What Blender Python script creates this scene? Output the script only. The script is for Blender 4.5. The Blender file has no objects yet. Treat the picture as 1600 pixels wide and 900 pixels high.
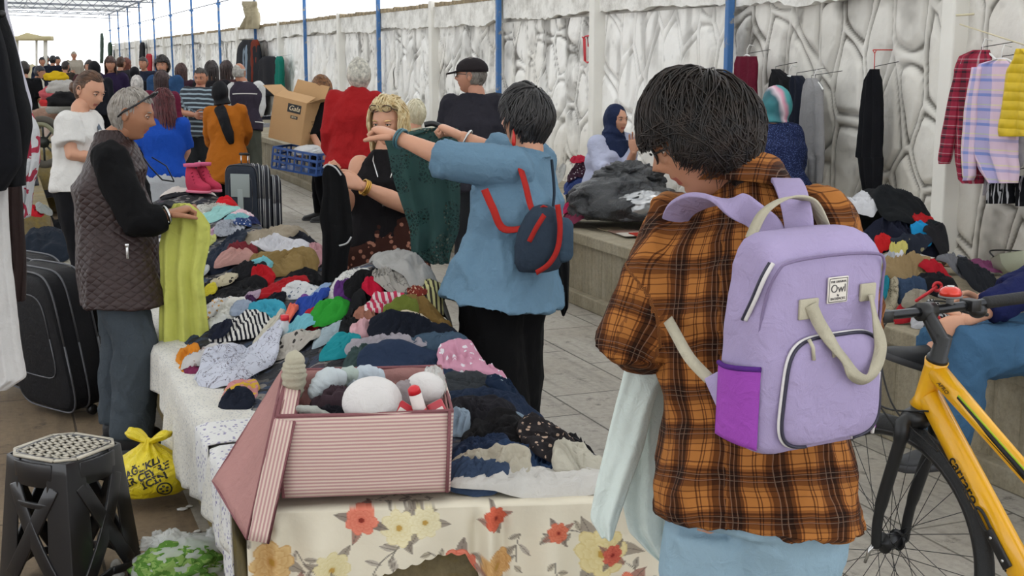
import bpy, math, random, numpy as np
from mathutils import Vector, Matrix
random.seed(7); RS = np.random.RandomState(7)
SC = bpy.context.scene; COL = SC.collection
PI = math.pi
# ------------------------------------------------------------------ camera, sky, sun, exposure
EYE = 1.65; FOC = 2000.0
PH = math.atan(.18); TH = math.atan(.4*math.cos(PH))
cR = Vector((math.cos(TH), -math.sin(TH), 0))
cD = Vector((math.sin(TH)*math.cos(PH), math.cos(TH)*math.cos(PH), -math.sin(PH)))
cU = Vector((math.sin(TH)*math.sin(PH), math.cos(TH)*math.sin(PH), math.cos(PH)))
CAM = Vector((0, 0, EYE))
cam = bpy.data.cameras.new('camera'); cam.sensor_width = 36; cam.lens = FOC/1600*36
cam.clip_start = .05; cam.clip_end = 400
co = bpy.data.objects.new('camera', cam); COL.objects.link(co); SC.camera = co
m = Matrix.Identity(4)
for i in range(3): m[i][0] = cR[i]; m[i][1] = cU[i]; m[i][2] = -cD[i]; m[i][3] = CAM[i]
co.matrix_world = m
SC.view_settings.view_transform = 'Standard'; SC.view_settings.look = 'None'
SC.view_settings.exposure = 0.2; SC.view_settings.gamma = 1.0; SC.view_settings.use_curve_mapping = False
w = bpy.data.worlds.new('sky'); SC.world = w; w.use_nodes = True
nt = w.node_tree; bgn = nt.nodes['Background']
g_ = nt.nodes.new('ShaderNodeTexGradient'); tc_ = nt.nodes.new('ShaderNodeTexCoord'); rp_ = nt.nodes.new('ShaderNodeValToRGB')
sp_ = nt.nodes.new('ShaderNodeSeparateXYZ')
nt.links.new(tc_.outputs['Generated'], sp_.inputs[0]); nt.links.new(sp_.outputs['Z'], rp_.inputs[0]); nt.links.new(rp_.outputs[0], bgn.inputs[0])
rp_.color_ramp.elements[0].color = (.95, .97, 1, 1); rp_.color_ramp.elements[1].color = (.78, .86, 1, 1)
bgn.inputs[1].default_value = 1.9
sun = bpy.data.lights.new('sun', 'SUN'); sun.energy = 3.0; sun.angle = math.radians(12); sun.color = (1, .96, .9)
so = bpy.data.objects.new('sun', sun); COL.objects.link(so)
so.rotation_euler = (math.radians(28), math.radians(22), math.radians(0))
nt.nodes.remove(g_)

# ------------------------------------------------------------------ picking points in the place
def at(px, py, d):
    px, py, d = float(px), float(py), float(d)
    return CAM + d*(cD + ((px-800)/FOC)*cR + ((450-py)/FOC)*cU)
def az(px, py, z):
    px, py, z = float(px), float(py), float(z)
    r = cD + ((px-800)/FOC)*cR + ((450-py)/FOC)*cU
    return CAM + ((z-EYE)/r.z)*r
def ax(px, py, x):
    px, py, x = float(px), float(py), float(x)
    r = cD + ((px-800)/FOC)*cR + ((450-py)/FOC)*cU
    return CAM + (x/r.x)*r
def depth(p): return (Vector(p)-CAM).dot(cD)
def V(*a): return Vector(a)

# ------------------------------------------------------------------ numpy noise
_perm = np.random.RandomState(3).rand(64, 64, 64)
def vn(P):
    P = np.asarray(P, float); i = np.floor(P).astype(int); f = P-i; f = f*f*(3-2*f); i &= 63; j = (i+1) & 63
    x0, y0, z0 = i[:, 0], i[:, 1], i[:, 2]; x1, y1, z1 = j[:, 0], j[:, 1], j[:, 2]; fx, fy, fz = f[:, 0], f[:, 1], f[:, 2]
    p = _perm
    a = p[x0, y0, z0]*(1-fx)+p[x1, y0, z0]*fx; b = p[x0, y1, z0]*(1-fx)+p[x1, y1, z0]*fx
    c = p[x0, y0, z1]*(1-fx)+p[x1, y0, z1]*fx; d = p[x0, y1, z1]*(1-fx)+p[x1, y1, z1]*fx
    return ((a*(1-fy)+b*fy)*(1-fz)+(c*(1-fy)+d*fy)*fz)*2-1
def fbm(P, o=3):
    P = np.asarray(P, float); s = 0; a = 1; t = 0
    for k in range(o): s = s+a*vn(P*2**k+17.3*k); t += a; a *= .5
    return s/t
def ridge(P, o=2):
    P = np.asarray(P, float); s = 0; a = 1; t = 0
    for k in range(o): s = s+a*(1-np.abs(vn(P*2**k+9.1*k))*2.2); t += a; a *= .5
    return s/t
def sstep(a, b, x):
    t = np.clip((np.asarray(x, float)-a)/(b-a), 0, 1); return t*t*(3-2*t)

# ------------------------------------------------------------------ mesh builder
class MB:
    def __init__(s): s.v = []; s.f = []; s.mi = []; s.n = 0; s.cu = []
    def add(s, verts, faces, mi=0, cu=None):
        verts = np.asarray(verts, float).reshape(-1, 3); s.v.append(verts)
        s.cu.append(np.zeros((len(verts), 3)) if cu is None else np.asarray(cu, float).reshape(-1, 3))
        n = s.n
        s.f += [tuple(i+n for i in f) for f in faces]
        s.mi += ([mi]*len(faces) if isinstance(mi, int) else list(mi)); s.n += len(verts); return s
    def merge(s, o, mi=None):
        n = s.n; s.v += o.v; s.cu += o.cu; s.f += [tuple(i+n for i in f) for f in o.f]; s.mi += o.mi if mi is None else [mi]*len(o.f); s.n += o.n; return s
    def box(s, c, size, rot=None, mi=0):
        x, y, z = [k/2 for k in size]; V8 = np.array([(a, b, d) for d in (-z, z) for a, b in ((-x, -y), (x, -y), (x, y), (-x, y))])
        if rot is not None: V8 = V8 @ np.array(rot.to_3x3() if hasattr(rot, 'to_3x3') else rot).T
        return s.add(V8+np.array(c), [(3, 2, 1, 0), (4, 5, 6, 7), (0, 1, 5, 4), (1, 2, 6, 5), (2, 3, 7, 6), (3, 0, 4, 7)], mi)
    def hexa(s, pts, mi=0):
        return s.add([tuple(p) for p in pts], [(3, 2, 1, 0), (4, 5, 6, 7), (0, 1, 5, 4), (1, 2, 6, 5), (2, 3, 7, 6), (3, 0, 4, 7)], mi)
    def rings(s, R, closed=True, cap=True, mi=0, cu=None):
        R = np.asarray(R, float); k, n = R.shape[:2]; F = []
        m_ = n if closed else n-1
        for i in range(k-1):
            for j in range(m_):
                a = i*n+j; b = i*n+(j+1) % n; F.append((a, b, b+n, a+n))
        if cap and closed: F.append(tuple(range(n-1, -1, -1))); F.append(tuple((k-1)*n+j for j in range(n)))
        return s.add(R.reshape(-1, 3), F, mi, cu)
    def tube(s, pts, r, n=8, mi=0, cap=True, flat=1.0, roundcap=False, up=None):
        P = [Vector(p) for p in pts]
        if not hasattr(r, '__len__'): r = [r]*len(P)
        r = list(r)
        if roundcap:
            d0 = (P[0]-P[1]).normalized(); d1 = (P[-1]-P[-2]).normalized()
            pre = [(P[0]+d0*r[0]*math.sin(t), r[0]*math.cos(t)) for t in (1.35, .9, .45)]
            post = [(P[-1]+d1*r[-1]*math.sin(t), r[-1]*math.cos(t)) for t in (.45, .9, 1.35)]
            P = [a for a, b in pre]+P+[a for a, b in post]; r = [b for a, b in pre]+r+[b for a, b in post]
        R = []; u = None
        for i, p in enumerate(P):
            t = ((P[min(i+1, len(P)-1)]-P[max(i-1, 0)]))
            t = t.normalized() if t.length > 1e-9 else V(0, 0, 1)
            if u is None:
                u = Vector(up) if up is not None else (V(0, 0, 1) if abs(t.z) < .9 else V(1, 0, 0))
            u = u-t*u.dot(t)
            if u.length < 1e-6: u = t.orthogonal()
            u.normalize(); w_ = t.cross(u)
            R.append([tuple(p+(u*math.cos(a)*flat+w_*math.sin(a))*r[i]) for a in [2*PI*j/n for j in range(n)]])
        return s.rings(R, mi=mi, cap=cap)
    def ball(s, c, rad, n=16, m_=10, rot=None, mi=0):
        if not hasattr(rad, '__len__'): rad = (rad,)*3
        R = []
        for i in range(m_+1):
            t = -PI/2+PI*(i+.001 if i == 0 else (i-.001 if i == m_ else i))/m_
            R.append([(math.cos(t)*math.cos(2*PI*j/n), math.cos(t)*math.sin(2*PI*j/n), math.sin(t)) for j in range(n)])
        R = np.array(R)*np.array(rad)
        if rot is not None: R = R @ np.array(rot).T
        return s.rings(R+np.array(c), mi=mi)
    def grid(s, A, mi=0, cu=None):
        A = np.asarray(A, float); return s.rings(A, closed=False, cap=False, mi=mi, cu=None if cu is None else np.asarray(cu).reshape(-1, 3))
    def arr(s): return np.concatenate(s.v) if s.v else np.zeros((0, 3))
    def setarr(s, A): s.v = [np.asarray(A)]
    def cua(s): return np.concatenate(s.cu)
    def mesh(s, name, mats, smooth=True, cols=None, shift=None):
        me = bpy.data.meshes.new(name); A = s.arr()
        if shift is not None: A = A-np.array(shift)
        me.from_pydata(A.tolist(), [], s.f)
        for m_ in (mats if isinstance(mats, (list, tuple)) else [mats]): me.materials.append(m_)
        if len(set(s.mi)) > 1: me.polygons.foreach_set('material_index', s.mi)
        if smooth: me.polygons.foreach_set('use_smooth', [True]*len(s.f))
        C = s.cua()
        if np.any(C): me.attributes.new('cu', 'FLOAT_VECTOR', 'POINT').data.foreach_set('vector', C.ravel())
        if cols is not None:
            a = me.color_attributes.new('Col', 'FLOAT_COLOR', 'POINT'); c4 = np.ones((len(A), 4)); c4[:, :3] = cols
            a.data.foreach_set('color', c4.ravel())
        me.update(); return me
    def build(s, name, mats, parent=None, smooth=True, bevel=0, solid=0, cols=None, bseg=2, auto=None, sub=0, off=0):
        A = s.arr(); sh = None
        if parent is None: sh = ((A[:, 0].min()+A[:, 0].max())/2, (A[:, 1].min()+A[:, 1].max())/2, A[:, 2].min())
        me = s.mesh(name, mats, smooth, cols, sh); o = bpy.data.objects.new(name, me); COL.objects.link(o)
        if sh: o.location = sh
        else: attach(o, parent)
        if solid: k = o.modifiers.new('s', 'SOLIDIFY'); k.thickness = solid; k.offset = off
        if bevel: k = o.modifiers.new('b', 'BEVEL'); k.width = bevel; k.segments = bseg; k.limit_method = 'ANGLE'; k.angle_limit = .6
        if sub: k = o.modifiers.new('u', 'SUBSURF'); k.levels = sub; k.render_levels = sub
        if auto is not None:
            me.shade_flat() if False else None
            me.set_sharp_from_angle(angle=auto) if hasattr(me, 'set_sharp_from_angle') else None
        return o
WM = {}
def attach(o, parent):
    o.parent = parent; p = WM.get(parent.name)
    if p is None:
        p = Matrix.Identity(4)
        if parent.parent is None: p = Matrix.Translation(parent.location)
    if parent.parent is None: o.matrix_parent_inverse = Matrix.Translation(-Vector(parent.location))
def sub_of(o, root_child):   # make o (built in world space) a sub-part of root_child
    o.parent = root_child; root = root_child.parent
    o.matrix_parent_inverse = Matrix.Identity(4)
def thing(name, label, cat, loc=(0, 0, 0), group=None):
    o = bpy.data.objects.new(name, None); COL.objects.link(o); o.location = loc; o.empty_display_size = .1
    o['label'] = label; o['category'] = cat
    if group: o['group'] = group
    return o
def tag(o, label, cat, group=None, kind=None):
    o['label'] = label; o['category'] = cat
    if group: o['group'] = group
    if kind: o['kind'] = kind
    return o
def struct(o): o['kind'] = 'structure'; return o
def remesh(mb, voxel, it=4, fac=.5):
    me = mb.mesh('tmp', [], False); o = bpy.data.objects.new('tmp', me); COL.objects.link(o)
    r = o.modifiers.new('r', 'REMESH'); r.mode = 'VOXEL'; r.voxel_size = voxel; r.adaptivity = 0
    if it: k = o.modifiers.new('s', 'SMOOTH'); k.factor = fac; k.iterations = it
    dg = bpy.context.evaluated_depsgraph_get(); dg.update(); ev = o.evaluated_get(dg); em = ev.to_mesh()
    n = len(em.vertices); A = np.empty(n*3); em.vertices.foreach_get('co', A); A = A.reshape(-1, 3)
    F = [tuple(p.vertices) for p in em.polygons]; N = np.empty(n*3)
    try: em.vertex_normals.foreach_get('vector', N)
    except Exception: em.vertices.foreach_get('normal', N)
    ev.to_mesh_clear(); bpy.data.objects.remove(o); bpy.data.meshes.remove(me)
    out = MB(); out.add(A, F); out.N = N.reshape(-1, 3); return out

# ------------------------------------------------------------------ materials
MC = {}
def lin(c):
    if isinstance(c, str):
        c = [int(c[i:i+2], 16)/255 for i in (0, 2, 4)]
    return tuple((x/12.92 if x <= .04045 else ((x+.055)/1.055)**2.4) for x in c[:3])
class NT:
    def __init__(s, name):
        s.m = bpy.data.materials.new(name); s.m.use_nodes = True; s.t = s.m.node_tree; s.b = s.t.nodes['Principled BSDF']; s.out = s.t.nodes['Material Output']
    def n(s, typ, **k):
        o = s.t.nodes.new('ShaderNode'+typ)
        for a, b in k.items():
            if a.startswith('i_'):
                key = a[2:]; key = int(key) if key.isdigit() else key.replace('_', ' ')
                o.inputs[key].default_value = b
            else: setattr(o, a, b)
        return o
    def l(s, a, b): s.t.links.new(a, b)
    def math(s, op, a, b=None, c=None):
        o = s.n('Math', operation=op)
        for i, x in enumerate((a, b, c)):
            if x is None: continue
            if hasattr(x, 'is_linked'): s.l(x, o.inputs[i])
            else: o.inputs[i].default_value = x
        return o.outputs[0]
    def mix(s, fac, a, b, bt='MIX'):
        o = s.n('Mix', data_type='RGBA', blend_type=bt)
        for i, x in ((0, fac), (6, a), (7, b)):
            if hasattr(x, 'is_linked'): s.l(x, o.inputs[i])
            else: o.inputs[i].default_value = x if i == 0 else (*x[:3], 1)
        return o.outputs[2]
    def ramp(s, x, stops, interp='LINEAR'):
        o = s.n('ValToRGB'); cr = o.color_ramp; cr.interpolation = interp
        while len(cr.elements) < len(stops): cr.elements.new(.5)
        for e, (p, c) in zip(cr.elements, stops):
            e.position = p; e.color = (*c[:3], 1) if hasattr(c, '__len__') else (c, c, c, 1)
        s.l(x, o.inputs[0]); return o.outputs[0]
    def coord(s, kind='Object'):
        if kind == 'cu': return s.n('Attribute', attribute_name='cu').outputs['Vector']
        return s.n('TexCoord').outputs[kind]
    def noise(s, vec, scale, detail=3, rough=.5, dist=0):
        o = s.n('TexNoise'); o.inputs['Scale'].default_value = scale; o.inputs['Detail'].default_value = detail; o.inputs['Roughness'].default_value = rough; o.inputs['Distortion'].default_value = dist
        if vec is not None: s.l(vec, o.inputs['Vector'])
        return o.outputs['Fac']
    def bump(s, h, strength=.3, dist=.01):
        o = s.n('Bump'); o.inputs['Strength'].default_value = strength; o.inputs['Distance'].default_value = dist
        s.l(h, o.inputs['Height']); s.l(o.outputs[0], s.b.inputs['Normal']); return o
    def col(s, x):
        if hasattr(x, 'is_linked'): s.l(x, s.b.inputs['Base Color'])
        else: s.b.inputs['Base Color'].default_value = (*x[:3], 1)
def plain(name, c, rough=.5, metal=0, spec=.5, var=0, bs=0, bumpscale=60, alpha=1, trans=0, coat=0):
    key = ('p', name, str(c), rough, metal, alpha)
    if key in MC: return MC[key]
    N = NT(name); c = lin(c); b = N.b; b.inputs['Roughness'].default_value = rough; b.inputs['Metallic'].default_value = metal
    b.inputs['Specular IOR Level'].default_value = spec; b.inputs['Coat Weight'].default_value = coat
    co_ = N.coord(); nz = N.noise(co_, bumpscale)
    if var: N.col(N.mix(N.noise(co_, bumpscale*.12, 4), [x*(1-var) for x in c], [min(1, x*(1+var)) for x in c]))
    else: N.col(c)
    if bs: N.bump(nz, bs, .004)
    if alpha < 1: b.inputs['Alpha'].default_value = alpha
    if trans: b.inputs['Transmission Weight'].default_value = trans
    MC[key] = N.m; return N.m
def fabric(c, pat=None, c2=None, sc=1.0, ang=0, co='Object', name='fabric', rough=.9, trl=0):
    key = ('f', str(c), pat, str(c2), sc, ang, co, rough, trl)
    if key in MC: return MC[key]
    N = NT(name); b = N.b; b.inputs['Roughness'].default_value = rough; b.inputs['Specular IOR Level'].default_value = .18
    a = [x*.80 for x in lin(c)]; vec = N.coord(co); base = None
    if ang:
        mp = N.n('Mapping'); mp.inputs['Rotation'].default_value = (0, 0, ang); N.l(vec, mp.inputs['Vector']); vec = mp.outputs[0]
    nz = N.noise(vec, 9, 3)
    base = N.mix(nz, [x*.86 for x in a], [min(1, x*1.1) for x in a])
    if pat:
        d = [x*.85 for x in lin(c2)]; sx = N.n('SeparateXYZ'); N.l(vec, sx.inputs[0])
        wob = N.math('MULTIPLY', N.math('SUBTRACT', N.noise(vec, 6, 2), .5), .02)
        X = N.math('ADD', sx.outputs[0], wob); Y = N.math('ADD', sx.outputs[1], wob)
        if pat == 'stripe':
            fac = N.math('GREATER_THAN', N.math('SINE', N.math('MULTIPLY', X, 2*PI/(.02*sc))), .1)
        elif pat == 'hstripe':
            fac = N.math('GREATER_THAN', N.math('SINE', N.math('MULTIPLY', Y, 2*PI/(.02*sc))), .1)
        elif pat == 'check':
            f1 = N.math('GREATER_THAN', N.math('SINE', N.math('MULTIPLY', X, 2*PI/(.03*sc))), .2); f2 = N.math('GREATER_THAN', N.math('SINE', N.math('MULTIPLY', Y, 2*PI/(.03*sc))), .2)
            fac = N.math('MULTIPLY', N.math('ADD', f1, f2), .5)
        elif pat == 'grid':
            f1 = N.math('GREATER_THAN', N.math('SINE', N.math('MULTIPLY', X, 2*PI/(.06*sc))), .96); f2 = N.math('GREATER_THAN', N.math('SINE', N.math('MULTIPLY', Y, 2*PI/(.06*sc))), .96)
            fac = N.math('MAXIMUM', f1, f2)
        elif pat == 'dots':
            v = N.n('TexVoronoi'); v.inputs['Scale'].default_value = 45/sc; N.l(vec, v.inputs['Vector']); fac = N.math('LESS_THAN', v.outputs['Distance'], .3)
        elif pat == 'floral':
            v = N.n('TexVoronoi'); v.inputs['Scale'].default_value = 22/sc; N.l(vec, v.inputs['Vector'])
            q = N.math('ADD', v.outputs['Distance'], N.math('MULTIPLY', N.noise(vec, 60/sc, 2), .35)); fac = N.math('LESS_THAN', q, .43)
        elif pat == 'lines':   # thin sketchy print
            q = N.noise(vec, 16/sc, 3, .6, 1.5); fac = N.math('LESS_THAN', N.math('ABSOLUTE', N.math('SUBTRACT', q, .5)), .012)
        elif pat == 'camo':
            q = N.noise(vec, 22/sc, 2, .5, 1); fac = N.math('GREATER_THAN', q, .53)
        base = N.mix(fac, base, d)
    N.col(base); 
    wv = N.noise(vec, 700, 1); big = N.noise(vec, 28, 3, .55, .6)
    N.bump(N.math('ADD', N.math('MULTIPLY', wv, .08), big), .7 if max(a) > .05 else .35, .010)
    if trl:
        tr = N.n('BsdfTranslucent'); mx = N.n('MixShader'); mx.inputs[0].default_value = trl
        tr.inputs[0].default_value = (*a, 1); N.l(N.b.outputs[0], mx.inputs[1]); N.l(tr.outputs[0], mx.inputs[2]); N.l(mx.outputs[0], N.out.inputs[0])
    MC[key] = N.m; return N.m
def vcol(name='printed_cloth', rough=.85, bs=.3):
    N = NT(name); N.b.inputs['Roughness'].default_value = rough; N.b.inputs['Specular IOR Level'].default_value = .18
    a = N.n('VertexColor', layer_name='Col'); N.col(a.outputs[0]); vec = N.coord(); N.bump(N.noise(vec, 40, 3), bs, .005); return N.m
def skin(c='c98e6c'):
    key = ('s', c)
    if key in MC: return MC[key]
    N = NT('skin'); a = lin(c); vec = N.coord(); nz = N.noise(vec, 18, 4)
    N.col(N.mix(nz, [a[0]*.82, a[1]*.80, a[2]*.80], [a[0]*1.0, a[1]*1.03, a[2]*1.06])); N.b.inputs['Roughness'].default_value = .5
    N.b.inputs['Subsurface Weight'].default_value = .08; N.b.inputs['Subsurface Radius'].default_value = (.02, .008, .004); N.b.inputs['Specular IOR Level'].default_value = .35
    N.bump(N.noise(vec, 140, 3), .18, .003); MC[key] = N.m; return N.m
def hairm(c, c2=None):
    key = ('h', c, c2)
    if key in MC: return MC[key]
    N = NT('hair'); a = lin(c); d = lin(c2) if c2 else [x*1.9+.01 for x in a]; vec = N.coord(); nz = N.noise(vec, 34, 4, .6)
    N.col(N.mix(N.ramp(nz, [(.35, 0.), (.65, 1.)]), a, d)); N.b.inputs['Roughness'].default_value = .42; N.b.inputs['Specular IOR Level'].default_value = .4
    MC[key] = N.m; return N.m
black_plastic = plain('black_plastic', '141416', .38, bs=.1)
chrome = plain('bright_metal', 'c8c8c6', .25, 1)
gold = plain('gold', 'caa04e', .3, 1)
dark_paint = plain('dark_line', '0c0c0e', .5)
# ------------------------------------------------------------------ the setting
WALLX = 5.0; BAY = 4.6400; Y0 = 8.142     # first blue pole; a white post stands halfway along every bay
PLX = 3.54; PLZ = .485
def floor_mat(name, c1, c2, c3):
    N = NT(name); vec = N.coord(); mp = N.n('Mapping'); mp.inputs['Rotation'].default_value = (0, 0, PI/2); N.l(vec, mp.inputs[0])
    br = N.n('TexBrick', offset=.37, squash=1.0); br.inputs['Scale'].default_value = 1; br.inputs['Brick Width'].default_value = .9; br.inputs['Row Height'].default_value = .46
    br.inputs['Mortar Size'].default_value = .006; br.inputs['Mortar Smooth'].default_value = .3; N.l(mp.outputs[0], br.inputs['Vector'])
    br.inputs['Color1'].default_value = (*lin(c1), 1); br.inputs['Color2'].default_value = (*lin(c2), 1); br.inputs['Mortar'].default_value = (*[x*.28 for x in lin(c2)], 1)
    n1 = N.noise(vec, 1.6, 5, .6); n2 = N.noise(vec, 30, 4, .7)
    c = N.mix(N.ramp(n1, [(.4, 0.), (.7, .6)]), br.outputs['Color'], lin(c3), 'MIX')
    st = N.ramp(N.noise(vec, 9, 6, .75), [(.30, .35), (.42, 1.)]); c = N.mix(1.0, c, st, 'MULTIPLY')
    c = N.mix(.5, c, N.ramp(n2, [(.3, .55), (.6, 1.)]), 'MULTIPLY')
    mpz = N.n('Mapping'); mpz.inputs['Scale'].default_value = (14, 1.6, 1); N.l(vec, mpz.inputs[0])
    c = N.mix(.55, c, N.ramp(N.noise(mpz.outputs[0], 1, 5, .65), [(.32, .55), (.5, 1.)]), 'MULTIPLY')
    N.col(c); N.b.inputs['Roughness'].default_value = .8
    N.bump(N.math('ADD', N.math('MULTIPLY', br.outputs['Fac'], -1.2), N.math('MULTIPLY', n2, .5)), .5, .008); return N.m
M_aisle = floor_mat('grey_paving', 'ada79d', 'a39d92', '938a7c')
M_left = floor_mat('brown_paving', '84715a', '7a6850', '5d4b37')
b = MB(); b.box((2.2+3, 35, -.05), (9.3, 90, .1)); struct(b.build('floor', M_aisle, smooth=False))
b = MB(); b.box((.55-10, 35, -.05), (20, 90, .1)); o = b.build('floor', M_left, smooth=False); struct(o)
b = MB(); b.box((0, 140, -.12), (260, 120, .1)); struct(b.build('floor', plain('pale_ground', 'd8d2c6', .9, bs=.2), smooth=False))

def concrete(name, c1, c2, moss=None, sc=1):
    N = NT(name); vec = N.coord(); n1 = N.noise(vec, 2.2*sc, 5, .65); mp = N.n('Mapping'); mp.inputs['Scale'].default_value = (1, 7, .6); N.l(vec, mp.inputs[0])
    n2 = N.noise(mp.outputs[0], 1.8, 4, .6); n3 = N.noise(vec, 45, 4, .7)
    c = N.mix(N.ramp(n1, [(.35, 0.), (.65, 1.)]), lin(c1), lin(c2)); c = N.mix(N.ramp(n2, [(.45, 0.), (.75, .55)]), c, [x*.5 for x in lin(c2)])
    if moss: c = N.mix(N.ramp(N.noise(vec, 7, 5, .7), [(.48, 0.), (.62, .85)]), c, lin(moss))
    c = N.mix(.6, c, N.ramp(n3, [(.3, .6), (.6, 1.)]), 'MULTIPLY'); N.col(c); N.b.inputs['Roughness'].default_value = .9
    sx = N.n('SeparateXYZ'); N.l(vec, sx.inputs[0])
    gr = N.math('POWER', N.math('ABSOLUTE', N.math('SINE', N.math('MULTIPLY', sx.outputs[1], PI/.13))), 8.) 
    N.bump(N.math('ADD', n3, N.math('MULTIPLY', gr, -.0)), .5, .01); return N.m
M_plat = concrete('platform_concrete', 'a89f8b', '958a72')
M_isl = concrete('mossy_concrete', '8f8262', '6e6040', '82703a')
# raised platform along the wall: slab lip, face boards cast in relief, footing
b = MB(); L0, L1 = 1.0, 66
b.box(((PLX+.03+WALLX+.2)/2, (L0+L1)/2, PLZ/2), (WALLX+.2-PLX-.03, L1-L0, PLZ-.001))
b.box((PLX+.06, (L0+L1)/2, PLZ-.03), (.14, L1-L0, .075)); b.box((PLX+.02, (L0+L1)/2, .045), (.10, L1-L0, .09))
y = L0
while y < 40:
    b.box((PLX+.035, y+.08, .26), (.022, .13, .38)); y += .15
o = b.build('wall_bench_platform', M_plat, smooth=False, bevel=.008); struct(o)
o.name = 'trim_1'

# wall with raised mortar ridges: a height field over (y, z)
RZ0, RZ1 = .45, 2.02
rs = np.random.RandomState(11)
cell_y = np.arange(2.2, 66, .27); pts = []
for i, cy in enumerate(cell_y):
    for k in range(5): pts.append((cy+rs.uniform(-.11, .11), .2+k*.50+(i % 2)*.25+rs.uniform(-.15, .15)))
pts = np.array(pts)
def voro(Y, Z):
    Yw = Y+.05*vn(np.c_[Y*2.3, Z*2.1, Y*0]); Zw = Z+.09*vn(np.c_[Y*2.0, Z*1.7, Y*0+5])
    d1 = np.full(len(Y), 9.); d2 = d1.copy(); idx = np.zeros(len(Y), int)
    for i0 in range(0, len(Y), 4000):
        ys, zs = Yw[i0:i0+4000], Zw[i0:i0+4000]
        m_ = (pts[:, 0] > ys.min()-1) & (pts[:, 0] < ys.max()+1); pp = pts[m_]; ii = np.nonzero(m_)[0]
        D = np.hypot(ys[:, None]-pp[None, :, 0], (zs[:, None]-pp[None, :, 1])*.50)
        o_ = np.argpartition(D, 1, axis=1)[:, :2]; a = np.take_along_axis(D, o_, 1); so_ = np.argsort(a, 1); a = np.take_along_axis(a, so_, 1)
        d1[i0:i0+4000] = a[:, 0]; d2[i0:i0+4000] = a[:, 1]; idx[i0:i0+4000] = ii[np.take_along_axis(o_, so_, 1)[:, 0]]
    return d2-d1, d1, idx
def wall_piece(ya, yb, dy, dz, mb):
    ys = np.arange(ya, yb+dy/2, dy); zs = np.arange(RZ0, RZ1+dz/2, dz); YY, ZZ = np.meshgrid(ys, zs, indexing='ij'); Y, Z = YY.ravel(), ZZ.ravel()
    e, d1, idx = voro(Y, Z); P3 = np.c_[Y*1.0, Z*1.0, Y*0]
    wdt = .021+.007*vn(P3*1.7); r = np.exp(-(e/wdt)**2)
    stone = (rs.rand(len(pts))*.5+.6)[idx]
    h = .030*sstep(.040, .010, e+.005*vn(P3*9))+stone*.046*sstep(.022, .085, e)+.010*fbm(P3*9, 3)+.016*fbm(P3*2.3, 2)
    flat = sstep(.25, .55, vn(np.c_[Y*.33, Z*.5, Y*0+2]))*.6; h = h*(1-flat*.5)
    # grime colour: stays in the grooves beside the mortar and in streaks from the top
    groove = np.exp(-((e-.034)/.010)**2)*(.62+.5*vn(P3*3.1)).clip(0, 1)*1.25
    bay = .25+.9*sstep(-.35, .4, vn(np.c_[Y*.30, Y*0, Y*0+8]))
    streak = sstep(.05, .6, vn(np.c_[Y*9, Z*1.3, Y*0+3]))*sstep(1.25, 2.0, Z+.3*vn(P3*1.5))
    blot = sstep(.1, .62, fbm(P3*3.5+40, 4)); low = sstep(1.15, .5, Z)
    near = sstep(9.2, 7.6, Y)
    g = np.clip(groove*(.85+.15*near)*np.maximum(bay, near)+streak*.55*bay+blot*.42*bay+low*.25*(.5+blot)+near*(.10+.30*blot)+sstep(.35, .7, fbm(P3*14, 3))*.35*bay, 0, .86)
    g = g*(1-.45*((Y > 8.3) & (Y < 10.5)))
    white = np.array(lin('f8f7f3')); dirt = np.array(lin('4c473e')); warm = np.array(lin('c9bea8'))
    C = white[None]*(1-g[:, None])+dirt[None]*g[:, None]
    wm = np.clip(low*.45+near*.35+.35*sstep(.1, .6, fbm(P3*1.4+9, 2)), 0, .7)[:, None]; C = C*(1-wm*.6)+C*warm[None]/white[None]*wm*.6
    A = np.c_[WALLX-h, Y, Z].reshape(len(ys), len(zs), 3)
    cols.append(C); mb.grid(A[::-1]); cols[-1] = C.reshape(len(ys), len(zs), 3)[::-1].reshape(-1, 3)
cols = []; mb = MB()
wall_piece(3.6, 10.5, .009, .012, mb); wall_piece(10.5, 17, .018, .018, mb); wall_piece(17, 32, .03, .03, mb); wall_piece(32, 66, .08, .05, mb)
o = mb.build('wall_right', vcol('whitewashed_relief', .92, .5), cols=np.concatenate(cols)); struct(o)
b = MB(); b.box((WALLX+.12, 34, 1.1), (.2, 66, 2.2)); struct(b.build('wall_right', plain('render_white', 'd8d5cc', .9), smooth=False))
def whitewash(name='whitewash'):
    N = NT(name); vec = N.coord(); c = N.mix(N.ramp(N.noise(vec, 4, 6, .7), [(.42, 0.), (.72, .7)]), lin('f3f2ed'), lin('8b857a'))
    N.col(c); N.b.inputs['Roughness'].default_value = .9; N.bump(N.noise(vec, 25, 4, .7), .6, .015); return N.m
M_ww = whitewash()
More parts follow.
